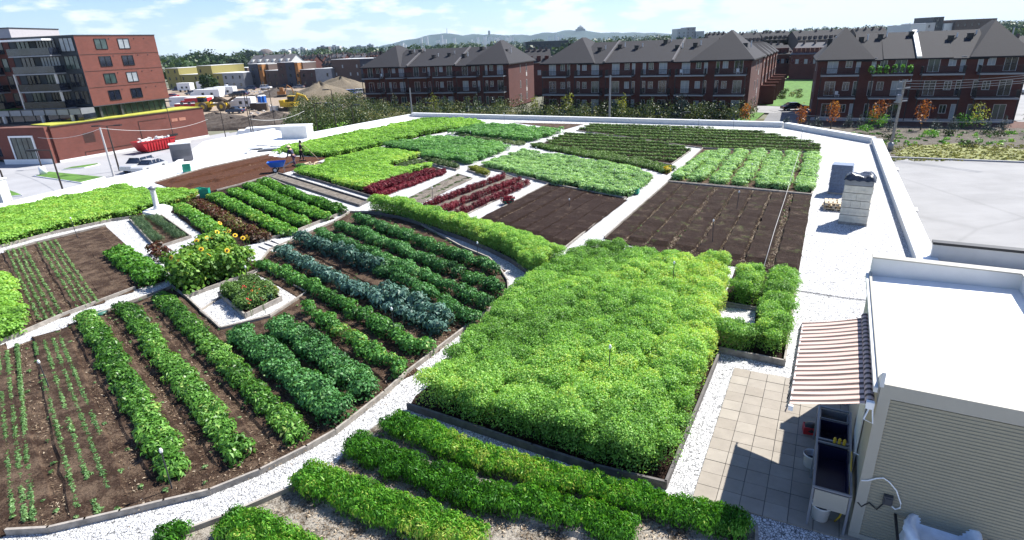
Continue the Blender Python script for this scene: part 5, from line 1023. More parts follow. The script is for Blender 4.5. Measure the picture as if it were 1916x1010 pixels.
# ------------------------------------------------------------------ left: brick annex and tower
ann = thing('brick_annex', 'low orange brick building beside the car park with a yellow green roof edge', 'shop building', V3((-64.2,84.6,GZ)), math.atan2(106.6-84.6, -53.2+64.2)); AL = math.hypot(11, 22)
mb = MB(); mb.box(0, AL, 0, 30, 0, 5.0); mb.build('wall', M['brick_o'], ann)
mb = MB(); mb.box(-.03, AL+.03, -.06, -.0, 0, .35); mb.build('plinth', M['white'], ann)
mb = MB(); mb.box(-.08, AL+.08, -.08, 30.05, 5.0, 5.12); mb.build('coping', M['bronze'], ann)
mb = MB(); mb.box(.3, AL-.3, .3, 5.2, 5.12, 5.24); mb.build('green_roof', M['sedum'], ann)
mb = MB(); mb.box(3.6, 12.6, -.04, 0, .9, .95).box(12.6,12.66,-.04,0,.95,4.2).box(3.6,3.66,-.04,0,0,.95).box(12.6,17.5,-.04,0,4.15,4.2); mb.build('wall_joint', M['bronze'], ann)
mb = MB(); [mb.box(4.0+i*.0, 5.6, -.03, 0, 2.2+j*.16, 2.27+j*.16) for i in range(1) for j in range(9)]; mb.build('louvre', M['bronze'], ann)
mb = MB(); mb.box(18.3,19.4,-.04,0,3.4,3.9).box(19.7,20.9,-.04,0,3.4,3.9); mb.build('blind_panel', plain('light_brick_panel', (.42,.19,.13), .9), ann)
mb = MB(); mb.box(17.0,18.5,-.5,0,1.2,1.5).box(17.0,17.1,-.5,0,.2,1.2); mb.build('canopy', M['black'], ann)
# left wing of the annex, turned towards the camera, with the big entrance window
an2 = thing('brick_wing', 'orange brick corner wing with a tall white framed window at the left frame edge', 'shop building', V3((-72.5,85.2,GZ)), math.atan2(84.0-85.2, -64.6+72.5)); 
mb = MB(); mb.box(0, 8.0, 0, 5, .9, 5.1).box(0, 8.0, 0, 5, 0, .9); mb.build('wall', M['brick_o'], an2)
mb = MB(); mb.box(1.9, 2.15, -.12, 0, .1, 4.0).box(5.6, 5.85, -.12, 0, .1, 4.0).box(2.15, 5.6, -.12, 0, 3.75, 4.0); mb.build('portal_frame', M['white'], an2)
window(an2, 2.15, -.02, .3, 3.45, 3.45, 'front', 'glass_g', 'shop_window', 3, 'black')
mb = MB(); mb.box(-.05, 8.05, -.10, 0, 0, .7); mb.build('plinth', M['white'], an2)
for i in range(6): window(an2, 0, 4.6-i*.75, .4, .7, 3.6, 'left', 'glass', 'side_glazing', 0, 'black')
an3 = thing('brick_wing', 'dark glazed shopfront running off the left frame edge', 'shop building', V3((-98,96,GZ)), math.atan2(88.5-96, -73+98)); mb = MB(); mb.box(0,25.5,0,6,0,5.0); mb.build('wall', M['brick_o'], an3)
for i in range(14): window(an3, .6+i*1.8, -.02, .5, 1.6, 3.4, 'front', 'glass', 'shop_window', 1, 'black')
# tower
TR, TLf = V3((-57.7,105,GZ)), V3((-62.4,92.3,GZ)); ta_ = math.atan2(TR.y-TLf.y, TR.x-TLf.x); TL_ = (TR-TLf).length
tw = thing('apartment_tower', 'five storey apartment building with a red brick face and dark glazed balconies', 'apartment building', TLf, ta_)
zb, zt = 7.05, 17.0
mb = MB(); mb.box(0, TL_, 0, 22, zb, zt); mb.build('brick_face', M['brick_o'], tw)
mb = MB(); mb.box(-.06, TL_+.06, -.06, 22.1, zt, zt+.12).box(0, TL_, -.08, -.0, zb-.12, zb); mb.build('cornice', M['darkgrey'], tw)
mb = MB(); mb.box(.3, TL_-.3, .9, 21, 4.9, zb-.12); mb.build('glazed_storey', M['glass_g'], tw)
mb = MB()
for i in range(13): x = .3+(TL_-.6)*i/12; mb.box(x-.05, x+.05, .80, .9, 4.9, zb-.12)
for x in (1.0, 4.5): mb.box(x, x+.35, .3, .65, 4.9, zb-.12)
mb.build('mullion', M['darkgrey'], tw)
for j in range(3):
    mb = MB(); mb.box(0.2, TL_-.02, -.035, -.0, zb+2.35*(j+1)+.25-.0, zb+2.35*(j+1)+.30); mb.build('brick_joint', M['bronze'], tw)
fh = (zt-zb)/4
for j in range(4):
    for i, x in enumerate((2.9, 6.7)): window(tw, x, -.0, zb+j*fh+.55, 1.95, 1.5, 'front', ['glass', 'curtain', 'glass_g', 'glass'][(i*3+j*2) % 4], 'window', 1, 'black', .07)
    for x in (5.3, 9.6, 11.4): mb = MB(); mb.box(x, x+.12, -.07, 0, zb+j*fh+2.0, zb+j*fh+2.12); mb.build('wall_vent', M['darkgrey'], tw)
    # balconies on the far right side
    mb = MB(); mb.box(TL_, TL_+1.5, 3, 7, zb+j*fh-.1, zb+j*fh+.05).box(TL_+1.4, TL_+1.5, 3, 7, zb+j*fh+.05, zb+j*fh+.2); so = mb.build('balcony', M['frame'], tw); mb = MB(); mb.box(TL_+1.45, TL_+1.5, 3, 7, zb+j*fh+1.0, zb+j*fh+1.05); [mb.box(TL_+1.45, TL_+1.48, 3+y*.33, 3.04+y*.33, zb+j*fh+.2, zb+j*fh+1.0) for y in range(12)]; mb.build('railing', M['grey'], so)
# dark balcony wing of the tower facing the camera
wd = V3((-math.cos(RAD(-8)), -math.sin(RAD(-8)), 0)); W0 = TLf+wd*36
tw2 = thing('balcony_wing', 'dark glazed wing with stacked balconies left of the red brick face', 'apartment building', W0, math.atan2(-wd.y, -wd.x)); WL = 36.0
mb = MB(); mb.box(0, WL, .0, 14, zb, zt); mb.build('wall', M['teal'], tw2)
mb = MB(); mb.box(-.05, WL+.05, -.06, 14, zt, zt+.12); mb.build('cornice', M['darkgrey'], tw2)
mb = MB(); mb.box(WL-14.5, WL-11.0, -.06, 0, zb, zt).box(WL-20, WL-18.4,-.06,0,zb,zt); mb.build('brick_panel', M['brick'], tw2)
for j in range(4):
    z = zb+j*fh
    for i, (x, w_, mu) in enumerate(((WL-2.6, 2.3, 2), (WL-6.5, 3.2, 5), (WL-9.8, 2.2, 2), (WL-13.0, 1.0, 0), (WL-17.2, 2.4, 3), (WL-22.5, 2.0, 1), (WL-27, 3.0, 3))):
        window(tw2, x, -.07 if i in (3,) else 0, z+.35, w_, 1.9, 'front', ['curtain', 'glass', 'glass_g'][(i+j) % 3] if (j > 1 and i < 3) else ['glass','glass','glass_g'][(i+j) % 3], 'window', mu, 'black', .08)
    for (x0, x1) in ((WL-9.8, WL-2.9), (WL-17.5, WL-13.2), (WL-28, WL-21)):
        mb = MB(); mb.box(x0, x1, -1.9, 0, z-.18, z); so = mb.build('balcony', M['grey'], tw2); mb = MB(); mb.box(x0, x1, -1.88, -1.84, z+.05, z+1.0); mb.box(x0,x0+.04,-1.84,0,z+.05,z+1.0); mb.box(x1-.04,x1,-1.84,0,z+.05,z+1.0); mb.build('glass_railing', M['glass'], so)
for (x0, x1) in ((WL-10.4, WL-3.5), (WL-18, WL-14)):
    mb = MB(); mb.box(x0, x1, -1.9, 0, zt-.5, zt-.25); mb.build('canopy', M['white'], tw2)
for x in (WL-3.2, WL-10): mb = MB(); mb.box(x-.12, x+.12, -1.8, -1.55, 4.9, zb+fh*2); mb.build('column', M['frame'], tw2)
# podium below
mb = MB(); mb.box(0, WL, -2.6, 0, 6.15, 6.95); mb.build('spandrel_band', M['grey'], tw2)
mb = MB(); mb.box(0, WL, -2.4, 0, 3.2, 6.15); mb.build('podium_glazing', M['glass'], tw2)
mb = MB()
for i in range(19): x = WL*i/18; mb.box(x-.05, x+.05, -2.66, -2.6, 6.15, 6.95); mb.box(x-.04, x+.04, -2.46, -2.4, 3.2, 6.15)
mb.box(0, WL, -2.68, -2.4, 6.95, 7.02); mb.build('podium_mullion', M['black'], tw2)
mb = MB(); [mb.box(x-.16, x+.16, -2.9, -2.62, 3.2, 6.15) for x in (WL-1.5, WL-6.5, WL-13, WL-19)]; mb.build('podium_column', M['frame'], tw2)
mb = MB(); mb.box(WL-26, WL-12, -2.2, -.2, 6.97, 7.1); mb.build('podium_planting', M['grass'], tw2)
pb2 = thing('penthouse_block', 'pale grey upper block rising at the left frame edge behind the balcony wing', 'rooftop block', V3((atY('f', 135, 120, 118).x-15, 118, GZ+15)), RAD(-3)); mb = MB(); mb.box(0, 15, 0, 12, 0, 4.6); mb.build('wall', plain('pale_lilac_cladding', (.42,.40,.42), .8, .05), pb2); mb = MB(); mb.box(-.1, 15.1, -.1, 12.1, 4.6, 4.75); mb.build('cornice', M['black'], pb2)
# dumpster
a, b = at('c', 1335, 318, GZ), at('c', 1590, 268, GZ); dm = thing('dumpster', 'red ribbed roll off container heaped with pale rubble beside the brick building', 'container', a, math.atan2(b.y-a.y, b.x-a.x)); DL = (b-a).length
mb = MB(); mb.add([(0,0,.2),(DL-.6,0,.2),(DL-.6,2.3,.2),(0,2.3,.2),(-.9,-.12,1.75),(DL,-.12,1.75),(DL,2.42,1.75),(-.9,2.42,1.75)], [(0,3,2,1),(0,1,5,4),(1,2,6,5),(2,3,7,6),(3,0,4,7)]); mb.build('container_body', M['red'], dm)
mb = MB(); 
for i in range(9): x = .1+i*(DL-1.2)/8; mb.box(x, x+.14, -.16, -.02, .25, 1.7)
mb.box(-.92, DL+.02, -.2, -.10, 1.66, 1.8); mb.build('rib', M['red'], dm)
mb = MB(); mb.box(.2, DL-.8, .3, .5, 0, .2).box(.2, DL-.8, 1.8, 2.0, 0, .2); mb.build('skid', M['black'], dm)
mb = MB(); r5 = random.Random(9)
for i in range(34): x = r5.uniform(-.4, DL-.6); Mx = Matrix.Translation((x, r5.uniform(.3,2.0), 1.55+r5.uniform(0,.45))) @ Matrix.Rotation(r5.uniform(-.6,.6), 4, 'X') @ rz(r5.uniform(0,3)); s1 = r5.uniform(.15,.5); mb.box(-s1, s1, -.15, .15, -.12, .12, Mx)
tag(mb.build('rubble', M['offwhite'], None, False, a+V3((0,0,0))), 'pale rubble heaped in the red container', 'rubble', None, 'stuff'); sc.collection.objects[-1].rotation_euler.z = dm.rotation_euler.z
# ================================================================== poles, lamps, wires
def lamp(base, top, label, arm=-1, heads=1, mat='bronze', r=.09, al=1.1):
    root = thing('street_lamp', label, 'street lamp', base, 0); h = (top-base).length
    mb = MB(); mb.tube([(0,0,0),(top.x-base.x, top.y-base.y, top.z-base.z)], [r, r*.7], 8); mb.build('pole', M[mat], root)
    t = top-base; mb = MB(); mb.tube([t, t+V3((arm*al,0,.05))], .05, 6); 
    if heads > 1: mb.tube([t, t+V3((-arm*al,0,.05))], .05, 6)
    mb.build('arm', M[mat], root)
    for s_ in ([arm] if heads == 1 else [arm, -arm]): mb = MB(); c = t+V3((s_*(al+.3),0,.05)); mb.box(c.x-.45, c.x+.45, c.y-.18, c.y+.18, c.z-.06, c.z+.08); mb.build('lamp_head', M['black'], root)
def updown(k, bx_, by_, tx, ty, z=GZ):
    b = at(k, bx_, by_, z); t = atY(k, tx, ty, b.y); return b, V3((b.x, b.y, t.z))
def upY(k, x, y, Y): t = atY(k, x, y, Y); return V3((t.x, t.y, GZ)), t
def pole_at(k, tx, ty, Y): t = atY(k, tx, ty, Y); return V3((t.x, t.y, GZ)), t
b, t = updown('c', 1072, 478, 960, 75); lamp(b, t, 'double headed car park lamp beside the pale utility pole', -1, 2, r=.11)
b, t = updown('c', 378, 455, 345, 300); lamp(b, t, 'car park lamp standing on the white plinth of the grass island', -1, 1, al=.2)
mb = MB(); mb.lathe([(.42,0),(.36,1.0)], 14); tag(mb.build('lamp_plinth', M['white'], None, True, at('c', 392, 508, GZ+.1)), 'white concrete lamp plinth on the grass island', 'plinth')
b, t = pole_at('c', 448, 292, 52); lamp(b, t, 'dark car park lamp with its head pointing left, close behind the parapet', -1, 1, r=.09, al=1.2)
b, t = pole_at('A', 975, 600, 96); lamp(b, t, 'thin dark lamp in front of the brick annex by the red container', 1, 1, r=.07, al=.2)
b, t = pole_at('c', 0, 470, 48); lamp(b, t, 'dark lamp at the left frame edge behind the parapet', -1, 1, r=.09)
for k, x, y, Y, arm, lab in (('B',345,615,100,-1,'dark lamp between the brick annex and the dug site'),('B',492,553,92,-1,'left one of two close dark poles before the white pickup'),('B',508,568,92,1,'right one of two close dark poles before the white pickup'),('B',640,530,100,-1,'grey pole in front of the yellow excavator'),
    ('B',1008,530,92,-1,'dark lamp standing in the scrub below the earth mound'),('B',1128,622,90,1,'dark lamp with a short arm over the scrub'),('B',905,612,95,1,'thin pole in the left part of the scrub'),('C',602,690,98,-1,'dark lamp before the left row house block'),('D',1100,762,84,1,'short dark lamp post behind the far parapet')):
    b, t = pole_at(k, x, y, Y); lamp(b, t, lab, arm, 1, r=.08, al=.5)
def upole(base, top, label, mat='offwhite', r=.15, arms=False):
    root = thing('utility_pole', label, 'utility pole', base, 0); mb = MB(); d = top-base; mb.tube([(0,0,0), d], [r, r*.75], 10); mb.build('pole', M[mat], root)
    if arms:
        mb = MB(); [mb.box(-1.1, 1.1, -.06, .06, -.06, .06, Matrix.Translation(d*f) @ rz(.4)) for f in (.97, .88, .70)]; [mb.lathe([(.05,0),(.06,.12),(.03,.18)], 8, Matrix.Translation(d*.97) @ rz(.4) @ Matrix.Translation((x,0,.06))) for x in (-1,-.4,.4,1)]; mb.build('crossarm', M['grey'], root)
        mb = MB(); mb.lathe([(.22,0),(.26,.1),(.26,.85),(.2,.95)], 12, Matrix.Translation(d*.68+V3((-.35,-.1,0)))); mb.build('transformer', M['grey'], root)
b, t = updown('c', 1020, 525, 905, 90); upole(b, t, 'pale pinkish utility pole in the car park', 'frame', .13)
b, t = pole_at('D', 567, 482, 90); upole(b, t, 'thin grey utility pole in front of the middle row house block', 'grey', .17)
b, t = pole_at('C', 425, 575, 98); upole(b, t, 'short grey pole before the left row house block', 'grey', .14)
ub = at('E', 722, 828, GZ); ut = atY('E', 815, 405, ub.y+.5); upole(ub, ut, 'leaning weathered utility pole with crossarms at the loading yard verge', 'wood', .17, True)
mb = MB(); mb.lathe([(.33,0),(.30,.9),(.18,1.0)], 12); tag(mb.build('pole_footing', M['grey'], None, True, ub), 'grey collar around the foot of the leaning utility pole', 'pole collar')
def wire(p, q, label, sag=.6, r=.02, mat='grey', group='overhead wires'):
    c = p.copy(); mb = MB(); mb.tube([V3(((q-p)*(i/12)))-V3((0,0,sag*4*(i/12)*(1-i/12))) for i in range(13)], r, 5); tag(mb.build('overhead_wire', M[mat], None, True, c), label, 'wire', group)
for i, (x, y, Y) in enumerate(((1560,378,60),(1560,392,60),(1560,408,60),(1560,420,60))): wire(ut-V3((0,0,.15+.3*i)), atY('E', x, y, Y), 'one of the bunched wires running right from the leaning utility pole', .2, .022)
mid = ub.lerp(ut, .45); wire(mid, atY('E', 1600, 640, 60), 'lower wire running right from the leaning utility pole', .3, .02); wire(atY('p', 1440, 207, 95), mid, 'lower wire running left from the leaning utility pole', .3, .02)
b1 = at('c', 1072, 478, GZ); wire(atY('c', 340, 178, 80), atY('c', 905, 95, 66.5), 'cable strung from the brick annex to the pale utility pole', .5, .02, 'offwhite'); wire(atY('c', 905, 95, 66.5), atY('c', 1860, 15, 104), 'cable strung from the pale utility pole to the annex far corner', .9, .02, 'offwhite')
wire(atY('B', 520, 700, 92), atY('B', 850, 655, 110), 'pale cable sagging before the dug site', .8, .03, 'offwhite')
# ================================================================== vehicles
CARM = {}
def paint(n, c):
    if n not in CARM: CARM[n] = plain('car_paint_'+n, c, .3, .03, 1, .2, 0, .6)
    return CARM[n]
CARPROTO = {}
def car(p, rot, colname, col, label, kind='sedan', group=None):
    if kind not in CARPROTO:
        root = thing('parked_car', label, 'car', p, rot, group); L, W_ = 4.5, 1.78
        low = {'sedan': [(0,.35),(0,.75),(.25,.85),(1.1,.92),(4.2,.9),(4.5,.8),(4.5,.35)], 'suv': [(0,.4),(0,.9),(.2,1.0),(1.1,1.08),(4.35,1.05),(4.5,.9),(4.5,.4)]}[kind if kind != 'pickup' else 'suv']
        top = {'sedan': [(1.15,.92),(1.9,1.42),(3.3,1.44),(4.1,.9)], 'suv': [(1.1,1.07),(1.8,1.68),(4.1,1.66),(4.4,1.05)], 'pickup': [(1.1,1.07),(1.7,1.65),(2.6,1.65),(2.75,1.05)]}[kind]
        def ext(P, w0, inset, name, mat, tp=None):
            mb = MB(); n = len(P); zz = max(z for _, z in P); z0_ = min(z for _, z in P)
            def wy(z): return w0-inset*((z-z0_)/(zz-z0_+1e-6))**1.5
            mb.add([(x, -wy(z), z) for x, z in P]+[(x, wy(z), z) for x, z in P], [tuple(range(n)), tuple(range(2*n-1, n-1, -1))]+[(i, i+n, (i+1) % n+n, (i+1) % n) for i in range(n)])
            return mb.build(name, mat, root)
        bo = ext(low, W_/2, .06, 'body', paint(colname, col)); ext([(x, z) for x, z in top], W_/2-.06, .18, 'windows', M['glass'])
        rf = MB(); t = top; x0, x1 = t[1][0]+.02, t[2][0]-.02; rf.box(x0, x1, -W_/2+.22, W_/2-.22, t[1][1]-.015, t[1][1]+.03)
        for x in (x0, (x0+x1)/2, x1-.06): [rf.box(x, x+.06, s_*(W_/2-.14)-.03, s_*(W_/2-.14)+.03, low[2][1], t[1][1]) for s_ in (-1, 1)]
        ro_ = rf.build('roof', paint(colname, col), root)
        for x in (.85, 3.65):
            for s_ in (-1, 1):
                mb = MB(); mb.lathe([(.2,-.1),(.32,-.1),(.33,0),(.32,.1),(.2,.1)], 16); wo_ = mb.build('wheel', M['rubber'], root); wo_.location = (x, s_*(W_/2-.1), .33); wo_.rotation_euler.x = math.pi/2
                mb = MB(); mb.lathe([(.2,-.105),(.19,.105)], 12); mb.build('rim', M['grey'], wo_)
        for s_ in (-1, 1):
            mb = MB(); mb.box(-.02, .03, s_*.65-.18, s_*.65+.18, .62, .74); mb.build('headlight', M['offwhite'], root); mb = MB(); mb.box(4.47, 4.52, s_*.68-.15, s_*.68+.15, .66, .82); mb.build('tail_light', M['red'], root)
        CARPROTO[kind] = root; return root
    km = kidmap_cached(CARPROTO[kind]); r2 = CARPROTO[kind].copy(); sc.collection.objects.link(r2)
    r2['label'] = label; r2.location = p; r2.rotation_euler = (0, 0, rot)
    if group: r2['group'] = group
    elif 'group' in r2: del r2['group']
    for ch, subs in km:
        c_ = ch.copy(); sc.collection.objects.link(c_); c_.parent = r2
        if ch.name.split('.')[0] in ('body', 'roof'): c_.data = ch.data; c_.material_slots[0].link = 'OBJECT'; c_.material_slots[0].material = paint(colname, col)
        for s_ in subs: d_ = s_.copy(); sc.collection.objects.link(d_); d_.parent = c_
    return r2
KM = {}
def kidmap_cached(r):
    if r.name not in KM:
        ch = [o for o in bpy.data.objects if o.parent == r]; KM[r.name] = [(c, [o for o in bpy.data.objects if o.parent == c]) for c in ch]
    return KM[r.name]
SIL, WHT, BLK, RED, BLU, GRY, NAV = ('silver',(.52,.53,.55)), ('white',(.78,.78,.78)), ('black',(.02,.02,.022)), ('red',(.38,.03,.03)), ('blue',(.03,.13,.45)), ('grey',(.2,.2,.21)), ('navy',(.03,.045,.09))
ca = at('c', 1110, 500, GZ); cb_ = at('c', 1385, 425, GZ); cang = math.atan2(cb_.y-ca.y, cb_.x-ca.x)
car(at('c', 1135, 505, GZ), 1.40, *SIL, 'silver car with a large windscreen parked nearest the lamps behind the parapet', 'suv')
car(at('c', 1235, 508, GZ), 1.40, *SIL, 'low silver car half hidden by the parapet beside the other silver car', 'sedan')
carl = [('g',230,690,RED,'sedan','red car parked left of the white site trailers'),('g',330,655,GRY,'sedan','grey car left of the white site trailers'),('g',400,640,GRY,'suv','greenish grey car beside the site trailers'),('g',800,670,BLK,'sedan','black car at the right end of the site trailers'),('g',870,678,BLK,'suv','second black car right of the site trailers'),('g',960,665,NAV,'suv','dark blue car near the blue portable toilets'),
 ('g',1400,582,WHT,'suv','white car before the brown town houses, left of centre'),('g',150,605,GRY,'sedan','grey car below the yellow building'),('g',1060,600,NAV,'suv','dark blue car at the corner of the grey site shed'),('g',1120,650,BLK,'sedan','black car at the rubble edge'),
 ('h',405,530,BLK,'sedan','black car before the brown town houses'),('h',560,540,GRY,'sedan','grey car behind the orange machine'),('h',1140,530,RED,'sedan','red car behind the earth mound'),('h',1290,530,SIL,'suv','silver car near the corner of the left row house'),('h',1340,530,GRY,'sedan','grey car next to the silver one at the row house corner'),
 ('h',830,660,SIL,'sedan','silver car at the foot of the earth mound'),('h',1130,620,BLU,'suv','blue van like car right of the earth mound'),('h',1230,610,WHT,'suv','white car beside the blue one right of the mound'),('h',1300,600,WHT,'sedan','white car in the middle of the parking row by the left row house'),('h',1385,580,WHT,'suv','white car at the right end of the parking row by the left row house'),
 ('h',1010,620,GRY,'sedan','grey car at the right foot of the mound'),('h',1150,780,WHT,'suv','white car half hidden by the scrub'),('h',1340,720,SIL,'sedan','silver car near the row house above the scrub'),('h',1190,700,BLK,'sedan','black car above the scrub'),('E',230,585,BLK,'sedan','black car at the left corner of the right row house'),('E',1505,495,SIL,'suv','silver car at the right frame edge beside the right row house')]
for i, (k, a, b, c_, kd, lab) in enumerate(carl): car(at(k, a, b, GZ), RAD(-20+((i*37) % 30)) + (math.pi if i % 3 == 0 else 0), *c_, lab, kd, 'cars parked around the building site' if k != 'E' else None)
def boxcar(name, p, rot, L, W_, H_, mat, label, cab=None, cat='trailer', z0=.6):
    root = thing(name, label, cat, p, rot); mb = MB(); mb.box(0, L, 0, W_, z0, H_); mb.build('box', M[mat], root); mb = MB(); mb.box(-.04, L+.04, -.04, W_+.04, H_, H_+.08); mb.build('roof', M['white'], root)
    for x in (L*.2, L*.8):
        for y in (.0, W_): mb = MB(); mb.lathe([(.2,-.12),(.42,-.12),(.42,.12),(.2,.12)], 14); o = mb.build('wheel', M['rubber'], root); o.location = (x, y, .42); o.rotation_euler.x = math.pi/2
    if cab: mb = MB(); mb.add([(-1.9,0,z0),(0,0,z0),(0,W_,z0),(-1.9,W_,z0),(-1.7,.1,1.4),(-1.2,.1,2.2),(0,.05,2.2),(-1.7,W_-.1,1.4),(-1.2,W_-.1,2.2),(0,W_-.05,2.2)], [(0,1,6,5,4),(3,7,8,9,2),(0,4,7,3),(4,5,8,7),(5,6,9,8)]); mb.build('cab', M[cab], root); mb = MB(); mb.add([(-1.69,.2,1.45),(-1.25,.2,2.1),(-1.25,W_-.2,2.1),(-1.69,W_-.2,1.45)], [(0,1,2,3)]); mb.build('windscreen', M['glass'], root, loc=(-.02,0,0))
    for x in (L*.3, L*.65): window(root, x, 0, 1.3, .9, .8, 'front', 'glass', 'window', 0, 'grey')
    return root
boxcar('site_trailer', at('g', 440, 715, GZ), RAD(-8), 9, 2.6, 3.0, 'white', 'white site truck left of the long row of trailers', 'white', 'truck')
boxcar('site_trailer', at('g', 575, 690, GZ), RAD(-8), 6.5, 2.6, 3.0, 'white', 'middle white site trailer of the row'); boxcar('site_trailer', at('g', 695, 680, GZ), RAD(-8), 7, 2.6, 3.2, 'white', 'right white site trailer with a blue edged roof')
boxcar('site_trailer', at('g', 225, 620, GZ), RAD(-12), 6, 2.6, 3.4, 'white', 'white box truck below the yellow building', 'navy' if 'navy' in M else None, 'truck'); boxcar('site_trailer', at('g', 470, 610, GZ), RAD(-12), 6, 2.6, 3.6, 'white', 'white box trailer before the round dark tree')
boxcar('site_trailer', at('g', 130, 830, GZ), RAD(-8), 12, 2.5, 3.0, 'white', 'long white trailer behind the annex corner'); boxcar('red_truck', at('g', 330, 838, GZ), RAD(-5), 6.5, 2.5, 2.9, 'red', 'red box truck behind the annex corner', 'red', 'truck')
boxcar('red_truck', at('g', 190, 850, GZ), RAD(-5), 6, 2.2, 1.6, 'red', 'low red container left of the red box truck', None, 'container')
boxcar('white_van', V3((*at('d', 500, 262, GZ+2.4)[:2], GZ)), RAD(12), 5.6, 2.1, 2.4, 'white', 'white van roof seen just beyond the roof parapet', 'white', 'van')
pu_ = at('g', 850, 890, GZ); car(pu_, RAD(-10), *NAV, 'dark pickup with a trailer beside the white camper on the dirt', 'pickup'); boxcar('camper', at('g', 900, 850, GZ)+V3((0,2,0)), RAD(-10), 5, 2.4, 2.9, 'white', 'white camper top truck on the dirt behind the dark pickup', 'white', 'camper')
# portable toilets
for i, (a, b, l) in enumerate(((1272,772,'left blue portable toilet on the site'),(1310,768,'right blue portable toilet on the site'),(845,608,'blue portable toilet beside the grey site shed'))):
    r0 = thing('portable_toilet', l, 'portable toilet', at('g', a, b, GZ), RAD(-10)); mb = MB(); mb.box(-.55,.55,-.55,.55,.1,2.2); mb.build('cabin', M['blue'], r0); mb = MB(); mb.add([(-.6,-.6,2.2),(.6,-.6,2.2),(.6,.6,2.2),(-.6,.6,2.2),(-.3,-.3,2.45),(.3,-.3,2.45),(.3,.3,2.45),(-.3,.3,2.45)], [(0,1,5,4),(1,2,6,5),(2,3,7,6),(3,0,4,7),(4,5,6,7)]); mb.build('roof', M['white'], r0); mb = MB(); mb.box(-.4,.4,-.58,-.55,.2,2.05); mb.build('door', M['blue'], r0)
# loader and excavator
def wheels(root, xs, ys, r, mat='yellow'):
    for x in xs:
        for y in ys:
            mb = MB(); mb.lathe([(r*.5,-.3),(r,-.28),(r*1.02,0),(r,.28),(r*.5,.3)], 18); o = mb.build('wheel', M['mound'], root); o.location = (x, y, r); o.rotation_euler.x = math.pi/2; mb = MB(); mb.lathe([(r*.5,-.31),(r*.45,.31)], 12); mb.build('rim', M[mat], o)
ld_ = thing('wheel_loader', 'yellow wheel loader with big tyres and a raised scraper frame', 'wheel loader', at('g', 560, 862, GZ), RAD(-2)); mb = MB(); mb.box(-1.6,2.2,-.9,.9,1.0,2.3).box(-1.8,-1.4,-.8,.8,.8,1.9).box(2.2,6.2,-.5,.5,1.3,1.9); mb.build('chassis', M['yellow'], ld_)
mb = MB(); mb.box(-.9,.8,-.8,.8,2.3,3.5); mb.build('cab', M['glass'], ld_); mb = MB(); mb.box(-1.0,.9,-.9,.9,3.5,3.62); mb.build('cab_roof', M['yellow'], ld_); wheels(ld_, (0.4, 5.2), (-1.1, 1.1), 1.15)
mb = MB(); mb.tube([(2.0,.6,2.4),(4.2,.6,3.4),(6.6,.6,2.2),(8.6,.5,3.3)], .2, 6); mb.tube([(2.0,-.6,2.4),(4.2,-.6,3.4),(6.6,-.6,2.2),(8.6,-.5,3.3)], .2, 6); mb.box(3,5.4,-.9,.9,2.2,3.0); mb.build('lift_arm', M['bark'], ld_)
ex = thing('excavator', 'yellow excavator with its arm reaching down to the right on the dug edge', 'excavator', at('h', 530, 800, GZ), RAD(-14)); mb = MB(); mb.box(-2.0,1.9,-1.2,1.2,1.0,2.1).box(-2.1,-.7,-1.2,1.2,2.1,2.6); mb.build('body', M['yellow'], ex); mb = MB(); mb.box(-.4,1.3,.0,1.1,2.1,3.4); mb.build('cab', M['glass'], ex); mb = MB(); mb.box(-.5,1.4,-.1,1.2,3.4,3.5); mb.build('cab_roof', M['yellow'], ex)
for y in (-1.15, 1.15): mb = MB(); mb.box(-2.2,2.2,y-.3,y+.3,.1,.75); mb.tube([(-2.2,y-.3,.45),(-2.2,y+.3,.45)], .38, 12); mb.tube([(2.2,y-.3,.45),(2.2,y+.3,.45)], .38, 12); mb.build('track', M['mud'], ex)
mb = MB(); mb.tube([(1.6,-.3,2.0),(2.8,-.3,4.0),(4.6,-.3,3.4)], [.28,.3,.24], 6); mb.tube([(4.6,-.3,3.5),(6.2,-.3,.9)], [.24,.18], 6); mb.build('boom', M['yellow'], ex); mb = MB(); mb.add([(5.8,-.8,1.1),(6.7,-.8,.9),(6.5,-.8,.1),(5.7,-.8,.3),(5.8,.3,1.1),(6.7,.3,.9),(6.5,.3,.1),(5.7,.3,.3)], [(0,1,2,3),(7,6,5,4),(0,4,5,1),(1,5,6,2),(2,6,7,3),(3,7,4,0)]); mb.build('bucket', M['mud'], ex)
ex2 = thing('orange_digger', 'small orange digger beside the earth mound', 'digger', at('h', 430, 640, GZ), RAD(10)); mb = MB(); mb.box(-1.2,1.2,-.8,.8,.8,1.8); mb.build('body', M['orange'], ex2); mb = MB(); mb.box(-.4,.7,-.6,.6,1.8,2.9); mb.build('cab', M['orange'], ex2); mb = MB(); mb.box(-1.4,1.4,-.9,-.5,.05,.6).box(-1.4,1.4,.5,.9,.05,.6); mb.build('track', M['black'], ex2); mb = MB(); mb.tube([(1.1,0,1.6),(2.1,0,3.6),(3.4,0,2.6),(3.8,0,.8)], .18, 6); mb.build('boom', M['orange'], ex2)
